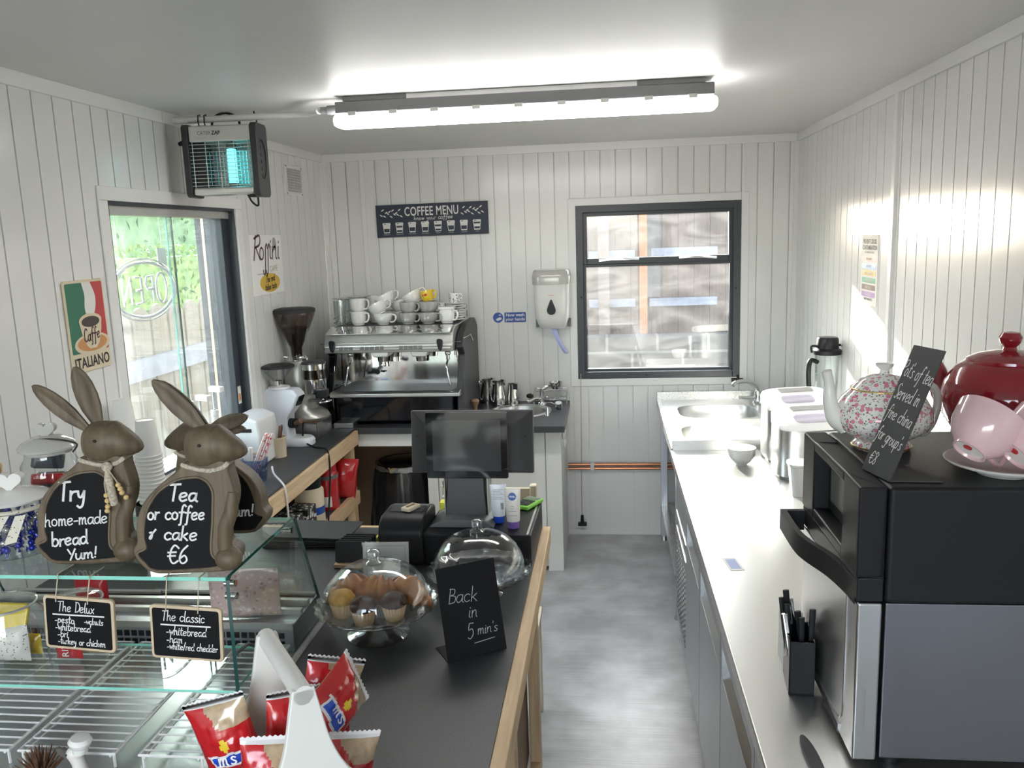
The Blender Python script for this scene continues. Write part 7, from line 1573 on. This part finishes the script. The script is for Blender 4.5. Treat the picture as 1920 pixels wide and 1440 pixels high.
# --- twin sink unit
SK = thing('sink_unit', 'stainless twin bowl sink unit below the back window', 'sink unit', (0.71, 4.53, 0))
def so(p): return (p[0] - 0.71, p[1] - 4.53, p[2])
def sbox(mb, a, b, mi=0): return mb.box(so(a), so(b), mi)
bowls = ((0.375, 4.08, 0.845, 4.44), (0.400, 4.60, 0.845, 4.97))
def plate_with_bowls():
    mb = MB(); x0, x1, y0, y1 = 0.300, 1.115, 3.928, 5.135; z = ZR
    ys = [y0, (bowls[0][3] + bowls[1][1]) / 2, y1]
    for k, b in enumerate(bowls):
        cx, cy = (b[0] + b[2]) / 2, (b[1] + b[3]) / 2; rx, ry = (b[2] - b[0]) / 2, (b[3] - b[1]) / 2; n = 48
        inn = [(cx + rx * (abs(cos(a)) ** 0.55) * (1 if cos(a) >= 0 else -1), cy + ry * (abs(sin(a)) ** 0.55) * (1 if sin(a) >= 0 else -1)) for a in [2 * pi * i / n for i in range(n)]]
        out = []
        for (px, py) in inn:
            dx, dy = (px - cx), (py - cy); t = min(((x1 - cx) / dx) if dx > 1e-6 else ((x0 - cx) / dx) if dx < -1e-6 else 1e9, ((ys[k + 1] - cy) / dy) if dy > 1e-6 else ((ys[k] - cy) / dy) if dy < -1e-6 else 1e9); out.append((cx + dx * t, cy + dy * t))
        # add the true corners so that the sheet is a full rectangle
        pts_o = [so((*p, z)) for p in out]; pts_i = [so((*p, z)) for p in inn]
        mb.add(pts_i + pts_o, [(i, (i + 1) % n, n + (i + 1) % n, n + i) for i in range(n)])
        for qx in (x0, x1):
            for qy in (ys[k], ys[k + 1]):
                c = so((qx, qy, z)); best = sorted(range(n), key=lambda i: (pts_o[i][0] - c[0]) ** 2 + (pts_o[i][1] - c[1]) ** 2)
                i0 = next(i for i in best if abs(pts_o[i][0] - c[0]) < 1e-6); i1 = next(i for i in best if abs(pts_o[i][1] - c[1]) < 1e-6)
                mb.add([c, pts_o[i0], pts_o[i1]], [(0, 1, 2)])
        rings = [[so((*p, z)) for p in inn]]
        for f, dz in ((0.985, 0.008), (0.97, 0.05), (0.94, 0.14), (0.86, 0.17), (0.3, 0.178)): rings.append([so((cx + (p[0] - cx) * f, cy + (p[1] - cy) * f, z - dz)) for p in inn])
        mb.loft(rings, cap=False); mb.add(rings[-1], [tuple(range(n))])
    return mb
plate_with_bowls().build('sink_top', 'worktop', SK, angle=45)
mb = MB(); sbox(mb, (0.298, 3.928, 0.835), (0.302, 5.135, 0.884)); sbox(mb, (0.300, 5.135, 0.835), (1.115, 5.150, 0.930)); sbox(mb, (0.298, 3.926, 0.835), (1.115, 3.930, 0.884)); sbox(mb, (0.298, 3.928, 0.877), (0.325, 5.135, 0.8845)); mb.build('apron', 'steel', SK, bevel=0.002)
for x in (0.32, 1.06):
    for y in (3.95, 5.06):
        mb = MB(); sbox(mb, (x, y, 0.03), (x + 0.038, y + 0.038, 0.86)); mb.cyl(so((x + 0.019, y + 0.019, 0)), so((x + 0.019, y + 0.019, 0.03)), 0.026, 0.02, 14); mb.build('leg', 'steelz', SK)
mb = MB(); sbox(mb, (0.32, 3.96, 0.20), (1.10, 5.09, 0.225)); mb.build('lower_shelf', 'steel', SK)
P = thing('mixer_tap', 'chrome mixer tap with long spout over the twin sink', 'tap', (0.885, 5.02, ZR + 0.0005))
mb = MB(); mb.cyl((0, 0, 0), (0, 0, 0.012), 0.030, 0.026, 20); mb.cyl((0, 0, 0.012), (0, 0, 0.07), 0.020, n=18); mb.build('tap_body', 'chrome', P)
mb = MB(); mb.tube(spline([(0, 0, 0.06), (-0.015, -0.02, 0.10), (-0.07, -0.07, 0.140), (-0.14, -0.12, 0.145), (-0.165, -0.14, 0.130)]), 0.0125, 12); mb.build('spout', 'chrome', P)
mb = MB(); mb.tube([(-0.02, -0.03, 0.035), (-0.12, -0.075, 0.045)], [0.011, 0.009], 10, flat=0.6); mb.tube([(0.02, -0.03, 0.035), (0.06, -0.10, 0.04)], [0.011, 0.009], 10, flat=0.6); mb.build('lever', 'chrome', P)
P = thing('window_latch', 'black latch hanging below the corner of the back window', 'latch', (0.790, YB - 0.012, 0.995))
mb = MB(); mb.box((-0.04, -0.02, -0.010), (0.03, 0.010, 0.010)); mb.cyl((0, 0, 0.01), (0, 0, 0.03), 0.008, n=10); mb.build('latch_body', 'black', P, bevel=0.003)
# cleaning bottles below the sink
def cbottle(x, y, h, m, capm, label):
    t = thing('cleaning_bottle', label, 'bottle', (x, y, 0.2255), radians(20), 'cleaning bottles on the shelf under the sink')
    mb = MB(); mb.lathe([(0, 0), (0.035, 0), (0.038, 0.01), (0.038, h * 0.6), (0.016, h * 0.8), (0.015, h * 0.88), (0, h * 0.88)], 24); mb.build('bottle_body', m, t)
    mb = MB(); mb.lathe([(0.018, h * 0.86), (0.018, h), (0, h)], 18); mb.box((-0.045, -0.010, h * 0.95), (0.02, 0.010, h * 1.05)); mb.build('spray_head', capm, t)
cbottle(0.40, 4.20, 0.27, 'blueplastic', 'packblue', 'blue spray bottle on the shelf under the sink')
cbottle(0.385, 4.06, 0.24, 'white', 'bluepaper', 'white cleaning bottle on the shelf under the sink')
cbottle(0.42, 4.36, 0.25, 'packblue', 'white', 'dark blue cleaning bottle furthest back under the sink')
# bowl on the worktop
tag(MB().lathe([(0, 0.004), (0.026, 0), (0.028, 0.006), (0.044, 0.018), (0.060, 0.045), (0.063, 0.078), (0.059, 0.078), (0.055, 0.046), (0.040, 0.022), (0, 0.012)], 40).build('small_bowl', 'white_ceramic', loc=(0.578, 3.655, ZR + 0.0003)), 'small white bowl alone on the steel worktop', 'bowl')
# ice makers
def ice_maker(x, y, label, h, w=0.29, d=0.33, rz=0.0):
    t = thing('ice_maker', label, 'ice maker', (x, y, ZR + 0.0003), rz); rings = []; n = 48
    def sup(w_, d_, z, dx=0): return [(dx + w_ / 2 * (abs(cos(a)) ** 0.5) * (1 if cos(a) >= 0 else -1), d_ / 2 * (abs(sin(a)) ** 0.5) * (1 if sin(a) >= 0 else -1), z) for a in [2 * pi * i / n for i in range(n)]]
    mb = MB(); mb.loft([sup(w, d, 0.012), sup(w, d, h * 0.84)]); mb.loft([sup(w * 0.94, d * 0.94, 0.0), sup(w * 0.94, d * 0.94, 0.013)], 1); mb.build('steel_body', ['steelz', 'midgrey'], t)
    mb = MB(); R2 = []
    for k, z0 in ((1.02, 0.835), (1.025, 0.86), (1.0, 0.885), (0.93, 0.90)):
        ring = sup(w * k, d * k, 0); R2.append([(p[0], p[1], h * z0 + (p[1] / d + 0.5) * 0.045 * (1 if z0 > 0.85 else 0.2) + (p[0] / w + 0.5) * 0.01) for p in ring])
    mb.loft(R2); mb.build('white_top', 'white', t)
    def topz(x_, y_): return h * 0.90 + (y_ / d + 0.5) * 0.045 + (x_ / w + 0.5) * 0.01
    mb = MB(); q = rrect(-w * 0.26, -d * 0.34, w * 0.22, d * 0.12, 0.03); mb.add([(a, b, topz(a, b) + 0.0015) for a, b in q], [tuple(range(len(q)))]); mb.build('lid_window', 'lilac', t)
    mb = MB(); q = rrect(-w * 0.22, d * 0.22, w * 0.3, d * 0.42, 0.012); mb.add([(a, b, topz(a, b) + 0.0016) for a, b in q], [tuple(range(len(q)))]); mb.build('control_strip', 'midgrey', t)
    return t
ice_maker(0.835, 3.520, 'steel ice maker with white lid, the nearer of the two', 0.245, d=0.235, rz=radians(3))
ice_maker(0.835, 3.770, 'steel ice maker with white lid, the further of the two', 0.280, d=0.235, rz=radians(3))
# blender
BL = thing('blender', 'countertop blender with clear jug and black lid behind the ice makers', 'blender', (1.055, 4.15, ZR + 0.001))
mb = MB(); mb.loft([[(0.085 * k * (abs(cos(a)) ** 0.6) * (1 if cos(a) >= 0 else -1) * 0.72, 0.085 * k * (abs(sin(a)) ** 0.6) * (1 if sin(a) >= 0 else -1) * 0.9, z) for a in [2 * pi * i / 32 for i in range(32)]] for z, k in ((0, 1), (0.02, 1.02), (0.15, 0.85), (0.18, 0.62))]); mb.build('motor_base', 'black', BL)
mb = MB(); mb.lathe([(0, 0.185), (0.045, 0.185), (0.050, 0.20), (0.058, 0.40), (0.060, 0.42), (0.056, 0.42), (0.047, 0.205), (0, 0.20)], 8, 0, Matrix.Rotation(pi / 8, 4, 'Z')); mb.build('jug', 'jarglass', BL)
mb = MB(); mb.lathe([(0.064, 0.41), (0.066, 0.43), (0.052, 0.44), (0.050, 0.485), (0.044, 0.492), (0, 0.493)], 32); mb.lathe([(0, 0.41), (0.064, 0.41)], 32)
for a in (0.2, 3.3): mb.tube(spline([(0.05 * cos(a), 0.05 * sin(a), 0.45), (0.078 * cos(a), 0.078 * sin(a), 0.45), (0.076 * cos(a), 0.076 * sin(a), 0.42)]), 0.006, 8)
mb.build('lid', 'black', BL)
mb = MB(); mb.tube(spline([(-0.05, -0.02, 0.375), (-0.085, -0.035, 0.385), (-0.095, -0.04, 0.33), (-0.088, -0.038, 0.22)]), 0.011, 10, flat=1.2); mb.build('handle', 'black', BL)
P = thing('plastic_tub', 'white plastic tub on the worktop between ice maker and oven', 'tub', (0.735, 3.22, ZR + 0.0003))
mb = MB(); mb.loft([[(k * (abs(cos(a)) ** 0.6) * (1 if cos(a) >= 0 else -1), k * (abs(sin(a)) ** 0.6) * (1 if sin(a) >= 0 else -1), z) for a in [2 * pi * i / 28 for i in range(28)]] for k, z in ((0.035, 0), (0.048, 0.12), (0.052, 0.122), (0.052, 0.130), (0.046, 0.130), (0.034, 0.004))]); mb.build('tub_body', 'white_ceramic', P)
# ================================================================== OVEN
OV = thing('countertop_oven', 'black and steel high speed oven with curved handle on the right counter', 'oven', (0.76, 1.73, ZR))
ZO = 1.435 - ZR
def oo(p): return (p[0] - 0.76, p[1] - 1.73, p[2] - ZR)
def obox(mb, a, b, mi=0): return mb.box(oo(a), oo(b), mi)
mb = MB(); obox(mb, (0.502, 1.512, 0.90), (1.05, 1.94, 1.214)); mb.build('steel_case', 'ovensteel', OV, bevel=0.003)
mb = MB(); obox(mb, (0.500, 1.508, 1.214), (1.055, 1.944, 1.435)); mb.build('top_housing', 'ovenblack', OV, bevel=0.009, seg=3)
mb = MB(); obox(mb, (0.452, 1.510, 0.895), (0.4965, 1.942, 1.214)); dr = mb.build('door', 'steelz', OV, bevel=0.005)
mb = MB(); mb.tube(spline([oo(p) for p in ((0.4515, 1.575, 1.20), (0.4515, 1.575, 1.02), (0.4515, 1.585, 0.945), (0.4515, 1.63, 0.925), (0.4515, 1.75, 0.922), (0.4515, 1.90, 0.922))]), 0.0022, 6); mb.build('door_bead', 'steelz', dr)
mb = MB(); obox(mb, (0.4498, 1.60, 0.897), (0.4522, 1.70, 0.915)); obox(mb, (0.4492, 1.604, 0.900), (0.4499, 1.696, 0.912), 1); bd = mb.build('badge', ['chrome', 'ink'], dr)
# fascia with a recessed display
mb = MB(); y0, y1, z0, z1 = 1.51, 1.944, 1.262, 1.435; wy0, wy1, wz0, wz1 = 1.615, 1.845, 1.285, 1.415
for a, b in (((0.448, y0, z0), (0.497, wy0, z1)), ((0.448, wy1, z0), (0.497, y1, z1)), ((0.448, wy0, wz1), (0.497, wy1, z1)), ((0.448, wy0, z0), (0.497, wy1, wz0))): obox(mb, a, b)
obox(mb, (0.480, wy0, wz0), (0.497, wy1, wz1)); obox(mb, (0.450, 1.51, 1.216), (0.497, 1.944, 1.262)); mb.build('control_fascia', 'ovenblack', OV, bevel=0.004)
mb = MB(); obox(mb, (0.4775, wy0 + 0.025, wz0 + 0.03), (0.4798, wy1 - 0.03, wz1 - 0.012)); mb.build('display', 'ovenscreen', OV)
pts = [(0.450, 1.522), (0.446, 1.58), (0.432, 1.66), (0.408, 1.735), (0.398, 1.80), (0.397, 1.938), (0.450, 1.938)]
outer = [(p.x, p.y) for p in spline([Vector((*q, 0)) for q in pts[:6]], 4)]
inner = [(min(a + 0.013, 0.4505), b) for a, b in outer]; inner[-1] = (outer[-1][0] + 0.013, outer[-1][1])
mb = MB(); poly = outer + [(0.450, 1.938), (0.450, 1.925)] + [(a, min(b, 1.925)) for a, b in inner[::-1] if a < 0.450]
mb.prism([(a - 0.76, b - 1.73) for a, b in poly], 1.205 - ZR, 1.252 - ZR); mb.build('door_handle', 'ovenblack', OV, bevel=0.002)
for x in (0.53, 1.02):
    for y in (1.54, 1.91):
        mb = MB(); mb.cyl(oo((x, y, ZR + 0.0003)), oo((x, y, 0.902)), 0.018, n=14); mb.build('foot', 'black', OV)
# cutlery holder
P = thing('cutlery_holder', 'black box of black handled cutlery against the oven door', 'cutlery holder', (0.420, 1.815, ZR + 0.0003), radians(-5))
mb = MB(); mb.box((-0.027, -0.052, 0), (0.027, 0.052, 0.004)); mb.box((-0.027, -0.052, 0), (-0.024, 0.052, 0.125)); mb.box((0.024, -0.052, 0), (0.027, 0.052, 0.125)); mb.box((-0.027, -0.052, 0), (0.027, -0.049, 0.125)); mb.box((-0.027, 0.049, 0), (0.027, 0.052, 0.125)); mb.build('box', 'black', P)
mb = MB(); mb.box((-0.0275, -0.02, 0.075), (-0.0268, 0.02, 0.092)); mb.build('grip_slot', 'greyplastic', P)
rnd = random.Random(8)
for i in range(9):
    x, y = -0.014 + 0.014 * (i % 3), -0.034 + 0.032 * (i // 3); dx, dy = rnd.uniform(-0.030, 0.004), rnd.uniform(-0.012, 0.022)
    mb = MB(); mb.tube([(x, y, 0.006), (x + dx * 0.5, y + dy * 0.5, 0.09), (x + dx, y + dy, 0.190 + rnd.uniform(-0.022, 0.022))], [0.004, 0.005, 0.007], 8, flat=0.5); tag(mb.build('cutlery', 'black' if i % 4 else 'darkchrome', T=Matrix.Translation((0.420, 1.815, ZR + 0.001))), 'black handled piece of cutlery standing in the black box' if i % 4 else 'steel piece of cutlery standing in the black box', 'cutlery', 'cutlery in the black box')
tag(MB().box((-0.02, -0.035, 0), (0.02, 0.035, 0.14)).build('paper_packet', 'paper', loc=(0.422, 1.915, ZR + 0.0003)), 'white paper packet behind the cutlery box', 'packet')
P = MB(); P.prism([(p.x, p.y) for p in spline([(0, -0.12, 0), (0.012, -0.06, 0), (0.014, 0.02, 0), (0.006, 0.07, 0), (-0.006, 0.07, 0), (-0.014, 0.02, 0), (-0.012, -0.06, 0)], 4, True)], 0, 0.006); o = P.build('dark_oval', 'greyplastic', loc=(0.385, 1.53, ZR + 0.0003), bevel=0.002); o.rotation_euler = (0, 0, 0.05); tag(o, 'dark flat oval piece lying on the worktop in front of the oven', 'utensil')  # flat dark oval laid on the worktop
# ================================================================== ON THE OVEN
ZV = 1.4355
TP_ = thing('floral_teapot', 'white porcelain teapot with pink rose sprigs on top of the oven', 'teapot', (0.572, 1.795, ZV), radians(6))
mb = MB(); mb.lathe([(0, 0), (0.054, 0), (0.058, 0.004), (0.056, 0.012), (0.050, 0.018), (0.062, 0.026), (0.090, 0.045), (0.099, 0.065), (0.096, 0.085), (0.082, 0.108), (0.066, 0.124), (0.062, 0.130), (0, 0.130)], 48); mb.build('body', 'floral', TP_)
mb = MB()
for r_, z in ((0.0585, 0.006), (0.064, 0.128)): mb.tube([(r_ * cos(a), r_ * sin(a), z) for a in [2 * pi * i / 48 for i in range(48)]], 0.0018, 6, closed=True)
mb.build_each('gold_rim', 'gold', TP_)
mb = MB(); mb.lathe([(0.062, 0.130), (0.058, 0.134), (0.045, 0.146), (0.025, 0.155), (0.010, 0.158), (0.008, 0.166), (0.016, 0.174), (0.017, 0.179), (0, 0.181)], 36); lid = mb.build('lid', 'floral', TP_)
mb = MB(); mb.lathe([(0.009, 0.158), (0.0085, 0.166), (0.017, 0.174), (0.018, 0.179), (0, 0.1815)], 24); mb.build('lid_knob', 'white_ceramic', lid)
mb = MB(); rr = [0.024, 0.022, 0.019, 0.015, 0.0125, 0.011, 0.0115]; mb.tube(spline([(-0.078, 0, 0.055), (-0.098, 0, 0.068), (-0.110, 0, 0.100), (-0.114, 0, 0.140), (-0.120, 0, 0.168)], 4), [0.024 - 0.0135 * min(1, i / 12) for i in range(17)], 14); mb.build('spout', 'white_ceramic', TP_)
mb = MB(); mb.tube(spline([(0.072, 0, 0.112), (0.100, 0, 0.128), (0.114, 0, 0.100), (0.106, 0, 0.055), (0.088, 0, 0.030), (0.072, 0, 0.035)]), 0.0085, 10); mb.build('handle', 'lid_ceramic', TP_)
P = thing('slate_sign', 'tilted slate grey sign advertising pots of tea on the oven', 'sign', (0.497, 1.585, ZV + 0.0015))
b0 = Vector((-0.011, 0.044, 0)); b1 = Vector((0.011, -0.044, 0)); up = Vector((0.0935, 0.0235, 0.235)); rt = (b1 - b0).normalized(); up = (up - rt * up.dot(rt)); TS_ = plane(b0, rt, up)
mb = MB(); mb.box((0, 0.0, -0.0015), (0.092, up.length, 0.0015), 0, TS_); mb.build('board', 'slate', P)
mb = MB(); bp_ = [b0, b1, b1 + Vector((0.092, -0.004, 0)), b0 + Vector((0.092, -0.004, 0))]; mb.add([(*p[:2], -0.0010) for p in bp_] + [(*p[:2], 0.0012) for p in bp_], [(3, 2, 1, 0), (4, 5, 6, 7), (0, 1, 5, 4), (1, 2, 6, 5), (2, 3, 7, 6), (3, 0, 4, 7)]); mb.build('base_plate', 'slate', P)
hand_text([("Pot's of tea", 0.046, 0.190, 0.030, 0.0018, 'c', -0.08, 0.64), ('Served in', 0.044, 0.146, 0.030, 0.0018, 'c', -0.06, 0.66), ('fine china', 0.046, 0.106, 0.027, 0.0017, 'c', -0.10, 0.72), ("for group's", 0.044, 0.062, 0.027, 0.0017, 'c', -0.10, 0.68), ('\u20ac8', 0.010, 0.016, 0.025, 0.0016, 'l', 0, 1.0)], 'chalkpen', P, TS_ @ Matrix.Translation((0, 0, 0.0015)))
RT = thing('red_teapot', 'large glossy dark red teapot at the right on the oven', 'teapot', (0.826, 1.818, ZV), radians(-53))
mb = MB(); mb.lathe([(0, 0), (0.070, 0), (0.075, 0.004), (0.098, 0.025), (0.120, 0.065), (0.126, 0.100), (0.119, 0.135), (0.098, 0.165), (0.078, 0.178), (0, 0.178)], 56); mb.build('body', 'red_ceramic', RT)
mb = MB(); mb.lathe([(0.080, 0.176), (0.079, 0.182), (0.058, 0.192), (0.025, 0.199), (0.014, 0.200), (0.012, 0.206), (0.020, 0.216), (0.022, 0.226), (0.016, 0.236), (0, 0.239)], 40); mb.build('lid', 'red_ceramic', RT)
mb = MB(); mb.tube(spline([(-0.108, 0, 0.06), (-0.140, 0, 0.09), (-0.155, 0, 0.135), (-0.172, 0, 0.165)], 5), [0.032 - 0.016 * min(1, i / 13) for i in range(16)], 16); mb.build('spout', 'red_ceramic', RT)
mb = MB(); mb.tube(spline([(0.095, 0, 0.160), (0.150, 0, 0.165), (0.172, 0, 0.110), (0.145, 0, 0.05), (0.105, 0, 0.045)]), 0.014, 12); mb.build('handle', 'red_ceramic', RT)
tag(MB().lathe([(0, 0.003), (0.046, 0), (0.050, 0.004), (0.100, 0.022), (0.102, 0.025), (0.098, 0.026), (0.048, 0.008), (0, 0.007)], 48).build('saucer', 'white_ceramic', loc=(0.730, 1.600, ZV + 0.0003)), 'white saucer under the two tipped pink cups', 'saucer')
def pink_cup(x, y, z, axis, label):
    t = thing('pink_cup', label, 'cup', (x, y, z), 0, 'pink tea cups on the saucer')
    t.rotation_mode = 'QUATERNION'; t.rotation_quaternion = Vector(axis).to_track_quat('Z', 'Y')
    t.scale = (1.36, 1.36, 1.36)
    mb = MB(); mb.lathe([(0.018, 0.004), (0.020, 0.0), (0.022, 0.0), (0.022, 0.004), (0.034, 0.016), (0.043, 0.035), (0.047, 0.060), (0.045, 0.060), (0.041, 0.036), (0.032, 0.018), (0, 0.008)], 40); mb.build('cup_bowl', 'pink_ceramic', t)
    mb = MB(); mb.lathe([(0, 0.003), (0.0185, 0.0035)], 28); mb.build('underside', 'white_ceramic', t)
    mb = MB(); mb.prism(ell(0.0, 0.006, 0.006, 0.005, 18), 0.0018, 0.0028); mb.build('maker_stamp', 'tinred', t)
    mb = MB(); mb.tube(spline([(0, -0.040, 0.048), (0, -0.062, 0.046), (0, -0.062, 0.026), (0, -0.036, 0.020)]), 0.0038, 8); mb.build('handle', 'pink_ceramic', t)
pink_cup(0.650, 1.560, ZV + 0.052, (0.55, 0.32, 0.60), 'pink tea cup tipped with its base showing on the saucer')
pink_cup(0.722, 1.545, ZV + 0.048, (0.70, 0.25, 0.46), 'second pink tea cup tipped over in front of the red teapot')
